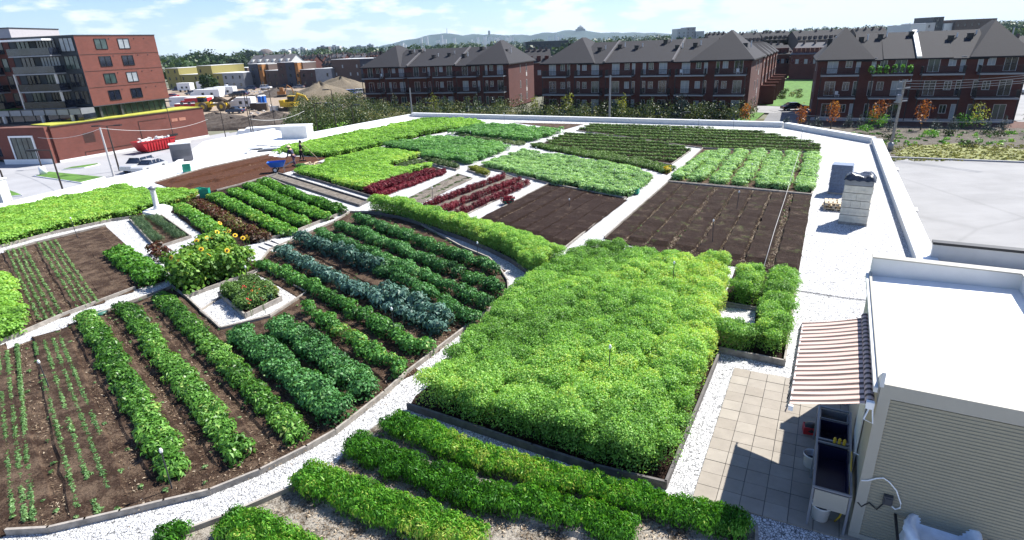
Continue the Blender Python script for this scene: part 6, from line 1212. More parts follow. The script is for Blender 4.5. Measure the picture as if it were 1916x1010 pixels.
# mounds, rubble
def mound(p, rx, ry, h, label, mat='mound', seed=0, name='earth_mound', cat='earth mound'):
    mb = MB(); n, m_ = 40, 12; vs = []
    for j in range(m_+1):
        t = j/m_
        for k in range(n):
            a = 2*math.pi*k/n; q = t*(1+.12*math.sin(a*3+seed)+.06*math.sin(a*7+seed*2)); vs.append((rx*q*math.cos(a), ry*q*math.sin(a), h*max(0, 1-t)**.85*(1+.12*math.sin(a*4+j+seed))+.05*math.sin(k*5+j*3)*(t < 1)-(.3 if j == m_ else 0)))
    mb.add(vs, [(j*n+k, (j+1)*n+k, (j+1)*n+(k+1) % n, j*n+(k+1) % n) for j in range(m_) for k in range(n)]); return tag(mb.build(name, M[mat], None, True, p), label, cat)
mound(at('h', 800, 690, GZ)+V3((0,8,0)), 11, 10, 4.6, 'front grey brown earth mound on the building site', 'mound', 1); mound(at('h', 950, 620, GZ)+V3((2,12,0)), 15, 12, 4.8, 'taller tan earth mound behind the front one', 'mound', 4)
mound(at('h', 330, 640, GZ)+V3((0,4,0)), 9, 6, 2.6, 'dark earth heap left of the orange digger', 'mud', 7)
for i, (a, b, rx, h, l) in enumerate(((330,715,9,1.8,'dark dug bank below the white pickup'),(420,740,8,1.6,'dark dug bank in the middle of the site edge'),(560,745,9,2.0,'dark dug bank in front of the excavator'),(680,720,8,2.2,'dark mud heap between the excavator and the scrub'))): mound(at('B', a, b, GZ), rx, 4, h, l, 'mud', 20+i, 'mud_bank', 'mud bank')
r5 = random.Random(12)
for i, (k, a, b, s_, mt_, l) in enumerate((('h',635,700,2.6,'black','black container before the front earth mound'),('h',120,790,2.2,'bronze','brown crate of material left of the excavator'),('h',205,800,2.4,'bark','second brown crate of material left of the excavator'),('h',345,810,1.6,'offwhite','pale bundle beside the excavator'),('g',1160,760,2.0,'wood','wooden crate near the portable toilets'))):
    r0 = thing('material_box', l, 'container', at(k, a, b, GZ), r5.uniform(-.4,.4)); mb = MB(); mb.box(-s_/2, s_/2, -.8, .8, .1, s_*.75).box(-s_/2,s_/2,-.7,-.5,0,.1).box(-s_/2,s_/2,.5,.7,0,.1); mb.build('box', M[mt_], r0); mb = MB(); mb.box(-s_/2-.04, s_/2+.04, -.84, .84, s_*.75, s_*.75+.06); mb.build('lid', M['grey'], r0)
mb = MB()
for i in range(160): p = at('g', r5.uniform(1100, 1480), r5.uniform(600, 660), GZ) if i < 80 else at('h', r5.uniform(0, 700), r5.uniform(730, 960), GZ); s1 = r5.uniform(.1, .45); mb.box(-s1, s1, -s1*.7, s1*.7, -.1, s1*.7, Matrix.Translation(p) @ rz(r5.uniform(0,3)))
tag(mb.build('rubble', M['frame']), 'scattered pale rubble and debris over the building site', 'rubble', None, 'stuff')
# ================================================================== mid distance buildings
def blockhouse(name, label, p0, p1, blocks, mats, cat='building', seed=0, storey=2.9, depth=10, group=None, pane='glass'):
    a = V3((*p0, GZ)); b = V3((*p1, GZ)); L = (b-a).length; root = thing(name, label, cat, a, math.atan2(b.y-a.y, b.x-a.x), group); r_ = random.Random(seed)
    for (f0, f1, h, mt_, y0, dp) in blocks:
        x0, x1 = f0*L, f1*L; mb = MB(); mb.box(x0+.01, x1-.01, y0, y0+dp, 0, h); wo_ = mb.build('wall', M[mt_], root); mb = MB(); mb.box(x0-.05, x1+.05, y0-.08, y0+dp+.05, h, h+.15); mb.build('roof', M['offwhite'], wo_)
        n = max(1, int((x1-x0)/3.2))
        for fl in range(int(h/storey)):
            for i in range(n):
                if r_.random() < .85: window(root, x0+(i+.35)*(x1-x0)/n, y0, fl*storey+1.0, .8, 1.3, 'front', pane, 'window', 0, 'black')
    return root
blockhouse('yellow_building', 'yellow clad low building with two taller blocks beyond the site', (-149,273), (-108,256), [(0,.18,8.8,'yellowwall',0,16),(.18,.43,6.0,'yellowwall',.3,14),(.43,.62,9.4,'yellowwall',0,18),(.62,.74,6.2,'yellowwall',.3,14),(.74,1.0,6.2,'grey',0,12)], None, 'building', 3)
M['dark_panel'] = plain('dark_blue_grey_panel', (.035,.04,.06), .6, .1); M['umber'] = plain('umber_cladding', (.10,.07,.06), .85, .1)
blockhouse('town_houses', 'dark brown town house row with two taller blocks and orange sides', (-109.5,262), (-68,244), [(0,.06,6.0,'brick_d',.5,9),(.06,.17,9.4,'dark_panel',-.3,10),(.17,.215,9.2,'orange',0,2.4),(.17,.24,9.1,'umber',2.45,8),(.24,.40,6.6,'umber',.2,9),(.40,.50,9.6,'brick_d',0,10),(.50,.60,9.6,'dark_panel',-.3,10),(.60,.635,9.4,'orange',0,2.4),(.60,.645,9.3,'umber',2.45,8),(.645,.82,6.6,'brick_d',.2,9),(.82,1.0,6.8,'grey',0,9)], None, 'town houses', 4)
blockhouse('town_houses', 'dark brown block with large pale windows left of the left row house', (-68,246), (-38,232), [(0,.42,10,'umber',0,12),(.42,.62,10,'dark_panel',-.2,12),(.62,1.0,10.2,'brick_d',0,12)], None, 'town houses', 5, pane='curtain')
HC = {}
def gable(p, rot, L, D, h, rh, wall, roof, label, group, ck=2, nw=4, name='house', chim='stonewall'):
    key = (L, D, h, rh, wall, roof, ck, nw)
    if key in HC:
        r0, ch = HC[key]; r2 = r0.copy(); sc.collection.objects.link(r2); r2.location = p; r2.rotation_euler = (0,0,rot); r2['label'] = label; r2['group'] = group
        for c, subs in ch:
            c_ = c.copy(); sc.collection.objects.link(c_); c_.parent = r2
            for s_ in subs: d_ = s_.copy(); sc.collection.objects.link(d_); d_.parent = c_
        return r2
    root = thing(name, label, 'house', p, rot, group)
    mb = MB(); mb.box(0, L, 0, D, 0, h); mb.add([(0,0,h),(0,D,h),(0,D/2,h+rh),(L,0,h),(L,D,h),(L,D/2,h+rh)], [(0,2,1),(3,4,5)]); mb.build('wall', M[wall], root)
    mb = MB(); mb.add([(-.3,-.4,h-.1),(L+.3,-.4,h-.1),(L+.3,D/2,h+rh+.05),(-.3,D/2,h+rh+.05),(L+.3,D+.4,h-.1),(-.3,D+.4,h-.1)], [(0,1,2,3),(3,2,4,5)]); ro = mb.build('roof', M[roof], root)
    for i in range(ck): x = L*(i+.5)/ck; mb = MB(); mb.box(x-.3, x+.3, D*.45-.3, D*.45+.3, h+rh*.5, h+rh+.6); mb.build('chimney', M[chim], ro)
    for i in range(nw):
        x = L*(i+.5)/nw; mb = MB(); mb.box(x-.45, x+.45, -.05, .02, h*.62, h*.62+1.3); mb.build('window', M['curtain' if i % 2 else 'glass'], root)
        if rh > 2.4: mb = MB(); mb.box(x-.5, x+.5, .6, 2.2, h+.3, h+1.7); mb.build('dormer', M[wall], ro)
    chs = [(c, [o for o in bpy.data.objects if o.parent == c]) for c in [o for o in bpy.data.objects if o.parent == root]]; HC[key] = (root, chs); return root
r6 = random.Random(21)
i = 0
for Y, x0, x1 in ((300,-122,-62),(335,-128,-66),(375,-130,-70),(425,-140,-76),(480,-150,-85)):
    x = x0
    while x < x1:
        gable(V3((x, Y-(x-x0)*.3, GZ-1)), RAD(-20), 8, 9, 8.2+(i % 3)*.5, 3.2, 'brick' if i % 3 else 'brick_d', 'shingle' if i % 4 else 'shingle_l', 'small brick gabled house among the packed rows beyond the brown town houses', 'packed brick houses beyond the brown town houses'); x += 12.5; i += 1
gable(V3((-117,285,GZ)), RAD(-22), 24, 10, 9.2, 3.4, 'offwhite', 'shingle_l', 'pale grey roofed house row with dormers behind the brown town houses', None, 2, 6)
# far right rows
def longrow(k, x0, x1, ytop, Y, h, rh, wall, roof, label, nw, dz=0, dY=0, ck=4):
    a = atY(k, x0, ytop, Y); b = atY(k, x1, ytop, Y+dY); a.z = b.z = GZ; L = (b-a).length; ztop = atY(k, (x0+x1)/2, ytop, Y).z-GZ
    return gable(a, math.atan2(b.y-a.y, b.x-a.x), L, 14, ztop-rh, rh, wall, roof, label, None, ck, nw, 'long_house')
longrow('D', 1550, 1916, 160, 300, 0, 4, 'stonewall', 'shingle', 'long grey roofed brick row with dormers above the middle row house roof', 12)
longrow('D', 1330, 1470, 165, 260, 0, 4, 'stonewall', 'shingle', 'dark roofed house behind the right end of the middle row house', 5)
longrow('E', -10, 155, 122, 300, 0, 3.5, 'stonewall', 'shingle', 'short dark roofed row behind the lawn at the right', 6)
longrow('E', 190, 560, 112, 290, 0, 4, 'stonewall', 'shingle', 'long dormered row behind the left hip roof of the right row house', 12)
longrow('E', 560, 745, 100, 270, 0, 5, 'stonewall', 'shingle', 'taller dark roofed house at the end of the dormered row', 6)
longrow('E', -40, 140, 195, 190, 0, 3, 'brick', 'shingle', 'red brick row with grey roof across the lawn', 7); longrow('E', 150, 420, 188, 185, 0, 3, 'brick', 'shingle_l', 'red brick row with pale grey roof behind the left end of the right row house', 10, dY=-8)
longrow('D', 1640, 1960, 262, 200, 0, 3.4, 'brick', 'shingle', 'red brick row with a dark roof beyond the stepped brick terrace', 9)
longrow('C', 1300, 1480, 292, 165, 0, 3.2, 'brick', 'shingle', 'dark roof visible in the gap between the two long row houses', 3)
longrow('E', 1440, 1700, 150, 150, 0, 3.2, 'brick', 'shingle', 'grey roofed row behind the right end of the right row house', 6)
blockhouse('midrise_building', 'stepped pale and dark mid rise building above the right row house roof', tuple(atY('E', 845, 100, 330))[:2], tuple(atY('E', 1345, 100, 330))[:2], [(0,.18,14.2,'offwhite',0,20),(.18,.30,14.8,'frame',1,20),(.30,.42,17.6,'darkgrey',3,16),(.42,.52,14.2,'offwhite',2,18),(.52,1.0,15.8,'stonewall',0,20)], None, 'building', 8)
blockhouse('midrise_building', 'pale blue glazed mid rise building above the middle row house ridge', tuple(atY('D', 1065, 200, 620))[:2], tuple(atY('D', 1265, 200, 620))[:2], [(0,.35,20,'curtain',0,20),(.35,.7,21,'grey',2,20),(.7,1,17,'curtain',0,20)], None, 'building', 9)
blockhouse('warehouse', 'long pale roofed warehouse beyond the left row house roof', tuple(atY('C', 1290, 240, 620))[:2], tuple(atY('C', 1610, 240, 620))[:2], [(0,1,13.8,'teal',0,60)], None, 'warehouse', 10)
blockhouse('dark_shed', 'dark shed beside a white house beyond the yellow building', tuple(atY('g', 945, 330, 330))[:2], tuple(atY('g', 1095, 330, 330))[:2], [(0,1,6.5,'umber',0,14)], None, 'shed', 12)
gable(V3((atY('g', 845, 330, 340).x, 340, GZ)), 0, 22, 10, 4.0, 2.0, 'white', 'shingle_l', 'white low house beside the dark shed beyond the yellow building', None, 1, 4)
# stepped terrace behind the right end of the middle row house
tb_ = V3((42.4,105,GZ)); dv = V3((.463,.886,0))
for i in range(5):
    p = tb_+dv*(19.5+i*8.4)+V3((.906,-.4226,0))*(.3+.0*i); r0 = thing('terrace_unit', '%s stepped brick terrace unit with a stair wall behind the middle row house' % ['nearest','second','third','fourth','farthest'][i], 'terrace house', p, RAD(-25)+0)
    mb = MB(); mb.box(-14, 0, 0, 8.3, 0, 9.0+.1*(i % 2)); mb.build('wall', M['brick_o'], r0); mb = MB(); hip(mb, -14, 0, 0, 8.3, 9.1+.1*(i % 2), 2.2, 'x', 3, .2); mb.build('roof', M['shingle'], r0)
    mb = MB(); mb.box(0, 2.6, 0, .4, 0, 3.6).box(0, 2.6, 2.6, 3.0, 0, 2.6).box(0,1.8,.4,2.6,0,2.2); mb.build('stair_wall', M['brick'], r0); mb = MB(); mb.box(0, 2.7, -.05, .45, 3.6, 3.7); mb.build('coping', M['brick_o'], r0)
    for z in (1, 4, 6.8):
        for y in (2, 5.2): window(r0, 0, y, z, .9, 1.3, 'right', 'glass', 'window', 0)
# ================================================================== trees and shrubs
def gpl(k, a, b): return at(k, a, b, GZ)
def ht(k, x, ytop, base): return atY(k, x, ytop, base.y).z-GZ
for i, (x, yb, yt, w_, mat, lab) in enumerate(((165,690,545,2.6,'lf_orange','orange autumn tree beside the driveway'),(345,690,520,3.0,'lf_orange','yellow orange tree at the left end of the right row house'),(615,680,522,3.4,'lf_orange','orange tree left of the leaning utility pole'),(862,690,520,3.0,'lf_orange','red orange tree right of the leaning utility pole'))):
    p = gpl('E', x, yb)+V3((-.6,-2.4,0)); tree(p, ht('E', x, yt, p), w_*.78, lab, mat, 'autumn_tree', 'tree', None, i+1, .2, 330, 'column', .34)
for i, (x, yb, yt, w_, lab) in enumerate(((1163,690,540,3.0,'thin green sapling before the right row house'),(1478,700,545,2.8,'thin green sapling at the right corner of the right row house'))): p = gpl('E', x, yb)+V3((-.9,-3.0,0)); tree(p, ht('E', x, yt, p), w_, lab, 'lf_yellow' if i == 0 else 'lf_bush', 'sapling', 'tree', None, i+8, .2, 200, 'column', .3)
spl = ['first','second','third','fourth','fifth','sixth','seventh','eighth','ninth','tenth']
for i, (x, y) in enumerate(((90,668),(215,695),(265,680),(445,672),(510,682),(677,692),(940,688),(1035,692),(1228,705),(1325,690))):
    p = gpl('E', x, y)+V3((-.9,-3.0,0)); tree(p, 2.3 if i > 1 else 1.8, 1.9, '%s small blue spruce from the left along the mulch strip' % spl[i], 'lf_spruce', 'spruce', 'spruce', 'small spruces on the mulch strip', 20+i, .14, 420, 'cone', .1)
for i, (x, y, w_, h) in enumerate(((570,672,2.2,2.4),(620,678,2.6,2.2),(1090,678,2.2,2.2),(1150,680,2.6,2.6),(600,720,2.4,1.2),(985,745,2.6,1.0),(1100,735,2.0,.9),(1390,745,3.0,1.2),(760,760,2.0,.9),(1210,800,2.4,.8))):
    p = gpl('E', x, y)+V3((-.8,-2.6 if i < 4 else 0,0)); bush(p, h, w_, ['bright green shrub left of the leaning pole','second bright green shrub left of the leaning pole','green shrub between spruces under the thin sapling','green shrub under the thin sapling','low green shrub on the rubble bank under the orange tree','low shrub in the middle of the rubble bank','small shrub right of centre on the rubble bank','low dark shrub at the right end of the rubble bank','small weed clump beside the leaning pole','weed clump above the yard kerb'][i], 'lf_veg' if i < 6 else 'lf_bush', None, 60+i, 'shrub', 260)
# scrub belt
gr = 'scrub bushes behind the far parapet'
sap = [('C',130,740,640,2.0,'lf_tree','column'),('C',315,740,596,2.2,'lf_bush','column'),('C',615,750,608,2.6,'lf_yellow','column'),('C',712,760,630,2.4,'lf_tree','column'),('C',928,750,603,2.8,'lf_tree','cone'),('C',505,760,680,2.0,'lf_bush','column'),('C',810,750,680,2.0,'lf_bush','column'),('C',1365,765,622,2.2,'lf_yellow','column'),('D',250,770,600,2.8,'lf_yellow','round'),('D',370,775,678,2.4,'lf_bush','column'),('D',505,790,682,2.2,'lf_bush','column'),('D',650,790,612,2.2,'lf_yellow','column'),('D',862,790,635,2.4,'lf_tree','column'),('D',1092,790,608,2.8,'lf_spruce','column'),('D',1325,800,675,2.6,'lf_bush','column'),('D',1418,805,735,1.9,'lf_bush','column'),('D',1572,800,688,2.2,'lf_orange','column'),('D',1175,800,705,2.0,'lf_bush','column'),('D',1490,815,770,1.4,'lf_spruce','cone')]
slab = ['small dark sapling at the left end of the left row house','grey green sapling before the left row house balconies','bright green sapling beside the dark lamp of the left row house','dark conical sapling right of the dark lamp of the left row house','bushy green tree before the right part of the left row house','low grey sapling under the left row house','small sapling right of the conical one','yellow green columnar sapling at the lit end wall','open crowned yellow green sapling at the left end of the middle row house','grey green sapling right of the open crowned one','small sapling left of the thin grey pole','yellow green columnar sapling right of the thin grey pole','green sapling before the middle balconies of the middle row house','tall grey sapling before the right balconies of the middle row house','wide grey green sapling near the right part of the middle row house','low sapling near the right end of the middle row house','orange tinged sapling at the right corner of the middle row house','small sapling beside the tall grey one','small dark spruce by the driveway lawn']
for i, (k, x, yb, yt, w_, mat, shp) in enumerate(sap):
    p = gpl(k, x, yb+25); tree(p, max(1.6, ht(k, x, yt, p)), w_*1.0, slab[i], mat, 'sapling', 'tree', None, 100+i, .26, 260, shp, .15)
bl = []; r7 = random.Random(31)
def pj(p):  # picture column of a point
    v = V3(p)-V3((0,0,CAMZ)); return PW/2+FPX*v.dot(rt)/v.dot(fw), PH/2-FPX*v.dot(up)/v.dot(fw)
for _ in range(420):      # dense scrub mass: nobody could count it
    x = r7.uniform(555, 1405); t = (x-555)/920; y = 222+r7.uniform(-14, 8)+ (14 if x < 660 else 0)*r7.random(); p = at('p', x, y, GZ); s = r7.uniform(.7, 1.6)*(1.35 if x < 700 else 1.1)
    bl.append((p.x, p.y, GZ+s*r7.uniform(.5, 1.3), s))
tag(cloud('scrub', bl, 30000, .26, M['lf_scrub'], None, 5, .9, .25), 'dense mixed scrub between the far parapet and the row houses', 'scrub', None, 'stuff')
bl = []
for _ in range(230):
    x = r7.uniform(545, 720); y = r7.uniform(188, 250); p = at('p', x, y, GZ)
    if p.y < 78: continue
    s = r7.uniform(.9, 2.0); bl.append((p.x, p.y, GZ+s*r7.uniform(.4, 1.3), s))
tag(cloud('thicket', bl, 26000, .28, M['lf_scrub'], None, 6, .9, .3), 'dark green thicket beside the dug site, left of the row houses', 'thicket', None, 'stuff')
bl = []
for _ in range(60): x = r7.uniform(590, 650); y = r7.uniform(232, 250); p = at('p', x, y, GZ); bl.append((p.x, p.y, GZ+.5, r7.uniform(.7, 1.2)))
tag(cloud('weeds', bl, 5000, .3, M['lf_field'], None, 7, .7, .2), 'bright green weeds at the foot of the thicket by the roof edge', 'weeds', None, 'stuff')
bl = [(p.x, p.y, GZ+.02, r7.uniform(.1,.22)) for p in [at('E', r7.uniform(730, 1560), r7.uniform(790, 888), GZ) for _ in range(900)]]
tag(cloud('verge_grass', bl, 12000, .16, leafmat('rough_grass_leaves', [(0, (.10,.12,.03)), (.5, (.20,.22,.07)), (1, (.36,.34,.14))], .3), None, 8, .6, .25), 'rough yellow green grass on the verge above the yard kerb', 'grass', None, 'stuff')
bl = [(p.x, p.y, GZ+.05, r7.uniform(.15,.45)) for p in [at('E', r7.uniform(480, 1560), r7.uniform(710, 800), GZ) for _ in range(110)]]
tag(cloud('bank_weeds', bl, 3500, .2, M['lf_veg'], None, 9, .6, .3), 'sparse weeds over the rubble bank', 'weeds', None, 'stuff')
bl = [(p.x, p.y, GZ+.4, r7.uniform(.4,.9)) for p in [at('E', r7.uniform(20, 190), r7.uniform(470, 520), GZ) for _ in range(26)]]
tag(cloud('garden_shrubs', bl, 1500, .3, M['lf_herb'], None, 10, .8, .3), 'garden shrubs beside the lawn of the stepped terrace', 'shrubs', None, 'stuff')
# distance: single big trees, then woodland
for i, (k, x, yt, Y, w_, lab) in enumerate((('g',490,172,620,72,'large round dark tree standing on the skyline above the yellow building'),('g',740,215,560,48,'dark tree right of the large skyline tree'),('g',610,460,238,16,'dark tree before the yellow building'),('g',860,225,600,40,'lighter tree at the skyline right of the yellow building'),('g',1120,120,1100,70,'dark tree on the skyline above the brown town houses'))):
    p = atY(k, x, yt, Y); h = p.z-GZ; p.z = GZ; tree(p, max(h, 6), w_*.5, lab, 'lf_tree', 'tree', 'tree', None, 200+i, max(1.0, Y*.004), 900, 'round', .1)
bl = []; 
for _ in range(1500):
    Y = 300*(2400/300)**r7.random(); x = r7.uniform(-.95, .95)*Y
    if Y < 520 and -.5 < x/Y < .15: continue
    if Y < 420 and x > 0: continue
    s = r7.uniform(3.0, 6.5)*(1+Y/1500); bl.append((x, Y, GZ+s*.8, s))
tag(cloud('distant_woodland', bl, 60000, 3.6, M['lf_tree'], None, 11, .8, .2), 'belt of distant trees running along the skyline', 'woodland', None, 'stuff')
hr = [('h',390,500,92,'offwhite','left pale high rise of the skyline cluster'),('h',502,608,76,'curtain','second high rise of the skyline cluster'),('h',612,700,66,'frame','third pale high rise of the skyline cluster'),('h',745,830,82,'grey','low grey block on the skyline right of the cluster'),('h',836,975,48,'stonewall','broad brownish high rise on the skyline'),('h',980,1105,42,'frame','highest pale block on the skyline left of the hill'),('h',135,180,120,'offwhite','small pale block on the skyline beside the round one'),('h',270,315,115,'curtain','small grey block right of the round one'),('g',640,740,180,'offwhite','distant white block far left on the skyline'),('h',1255,1420,44,'grey','faint blocks at the foot of the hill'),('h',1430,1500,22,'grey','faint tower at the foot of the hill')]
for i, (k, a, b, yt, mt_, lab) in enumerate(hr):
    Y = 1900+60*i; pa, pb3 = atY(k, a, yt, Y), atY(k, b, yt, Y); H_ = pa.z-GZ; W2 = pb3.x-pa.x
    r0 = thing('high_rise', lab, 'high rise', V3((pa.x, Y, GZ))); mb = MB(); mb.box(0, W2, 0, W2*.5+10, 0, H_); mb.build('wall', M[mt_], r0); mb = MB(); mb.box(W2*.3, W2*.6, 5, 15, H_, H_+4); mb.build('roof_plant', M['grey'], r0)
    mb = MB(); n = max(3, int(W2/9)); [mb.box(W2*(j+.25)/n, W2*(j+.7)/n, -.5, -.02, 4, H_-3) for j in range(n)]; mb.build('window_bay', M['glass_g'], r0)
pa = atY('h', 228, 75, 1900); r0 = thing('round_block', 'round domed dark block on the skyline', 'high rise', V3((pa.x, 1900, GZ))); mb = MB(); mb.lathe([(23,0),(23,pa.z-GZ-16),(19,pa.z-GZ-6),(10,pa.z-GZ),(1,pa.z-GZ+1)], 20); mb.build('wall', M['stonewall'], r0, True); mb = MB(); mb.lathe([(23.4,6),(23.4,9)], 20); mb.build('window_bay', M['glass_g'], r0)
# mountain
YM = 6200.0
prof = [(560,99),(620,97),(680,92),(711,86),(743,79),(770,71),(800,65),(835,62),(873,62.5),(911,64.5),(961,63),(993,66),(1023,59),(1061,55.5),(1098,57),(1125,59),(1163,61),(1213,59.5),(1251,63),(1270,65.5),(1323,63),(1400,63),(1480,62),(1560,58),(1640,56),(1720,52),(1800,49)]
mb = MB(); vs = []; nr = 9; xs = np.linspace(560, 1800, 260); rr8 = np.random.default_rng(3)
ys = np.interp(xs, [q[0] for q in prof], [q[1] for q in prof])
for i, x in enumerate(xs):
    ridge_ = atY('p', x, ys[i]+.25*math.sin(i*.9)+.2*math.sin(i*2.3), YM); hh = ridge_.z-GZ
    for j in range(nr+1):
        t = j/nr; dY = (t-.5)*2; z = GZ-2+(hh+2)*max(0, 1-abs(dY))**.8*(1+.10*math.sin(i*.35+j*1.7)*(abs(dY) > .05)); vs.append((ridge_.x*(1+dY*.11), YM*(1+dY*.11), z))
mb.add(vs, [(i*(nr+1)+j, (i+1)*(nr+1)+j, (i+1)*(nr+1)+j+1, i*(nr+1)+j+1) for i in range(len(xs)-1) for j in range(nr)]); o = mb.build('mountain', M['hill'], None, True); tag(o, kind='structure')
mb = MB(); r9 = random.Random(77)
for i in range(95):
    x = r9.choice([r9.uniform(700, 1300), r9.uniform(880, 970), r9.uniform(740, 1160)]); y0_ = np.interp(x, [q[0] for q in prof], [q[1] for q in prof]); y = y0_+r9.uniform(2.5, max(3, min(24, 90-y0_))); p = atY('p', x, y, YM*.95-r9.uniform(250, 500)); s = r9.uniform(5, 16); mb.box(p.x-s, p.x+s, p.y, p.y+20, GZ, p.z+r9.uniform(0, 5))
tag(mb.build('hillside_city', M['frame'], None), 'pale specks of city buildings on and below the wooded hill', 'city', None, 'stuff')
for k, x, yt, yb, w_, lab, nm in (('D',343,112,140,30,'domed basilica on the crest of the hill','basilica'),('C',1020,150,178,14,'slim tower on the hill crest','hill_tower'),('D',235,180,200,10,'pale twin chimneys below the hill crest','hill_tower')):
    t = atY(k, x, yt, YM*.985); b = atY(k, x, yb+14, YM*.985); r0 = thing(nm, lab, 'landmark', b); h = t.z-b.z
    mb = MB()
    if nm == 'basilica': mb.box(-45,45,-20,30,-30,h*.45).lathe([(32,h*.45),(32,h*.6),(26,h*.78),(12,h*.9),(3,h*.95),(2,h*1.05)], 18)
    else: mb.box(-w_*.7, w_*.7, -10, 10, -30, h)
    mb.build('tower', M['stonewall' if x != 235 else 'offwhite'], r0); mb = MB(); mb.box(-w_*.5, w_*.5, -8, 8, h, h+3); mb.build('crest', M['grey'], r0)
t = atY('C', 705, 130, YM); b = atY('C', 705, 172, YM); mb = MB(); mb.tube([(0,0,-20),(0,0,t.z-b.z)], [4,2], 6); tag(mb.build('radio_mast', M['grey'], None, False, b), 'thin radio mast on the left shoulder of the hill', 'mast')
# right hand green hill
Yh = 1500.0; mb = MB(); vs = []; n = 50
for i in range(n+1):
    t = i/n; x = 1780+t*260; y = 66-22*math.sin(min(1, t*1.5)*math.pi/2); r_p = atY('p', x, y+.5*math.sin(i*1.3), Yh); vs += [(r_p.x*.9, Yh*.9, GZ-1), (r_p.x*.96, Yh*.96, (GZ+r_p.z*1.7)/2.7), (r_p.x, Yh, r_p.z), (r_p.x*1.1, Yh*1.1, GZ-1)]
mb.add(vs, [(i*4+j, (i+1)*4+j, (i+1)*4+j+1, i*4+j+1) for i in range(n) for j in range(3)]); tag(mb.build('hill', plain('green_hill', (.05,.09,.03), .95, .5, .03), None, True), kind='structure')
# grey wall with a dark coping beyond the parapet
a, b = at('T', 583, 125, 0)+Vv*.9, at('T', 583, 125, 0)+Vv*.9+U_*9; gw = thing('guard_wall', 'grey wall with a dark coping beyond the roof parapet above the hut', 'wall', a, RAD(-29)); mb = MB(); mb.box(0, 9, 0, .25, -4.8, .95); mb.build('wall_panel', M['grey'] if False else plain('pale_grey_panel', (.5,.5,.5), .7, .05), gw); mb = MB(); mb.box(-.03, 9.03, -.05, .30, .95, 1.05); mb.build('coping', M['black'], gw)
a = at('c', 0, 765, 0); wl = thing('roof_post', 'white boxed post on the parapet at the left frame edge', 'roof post', a+V3((-.2,.3,0)), 0); mb = MB(); mb.box(-1.2,.45,-.3,.5,0,1.5); mb.build('post_body', M['offwhite'], wl); mb = MB(); mb.box(-1.25,.5,-.35,.55,1.5,1.57); mb.build('cap', M['cap'], wl)
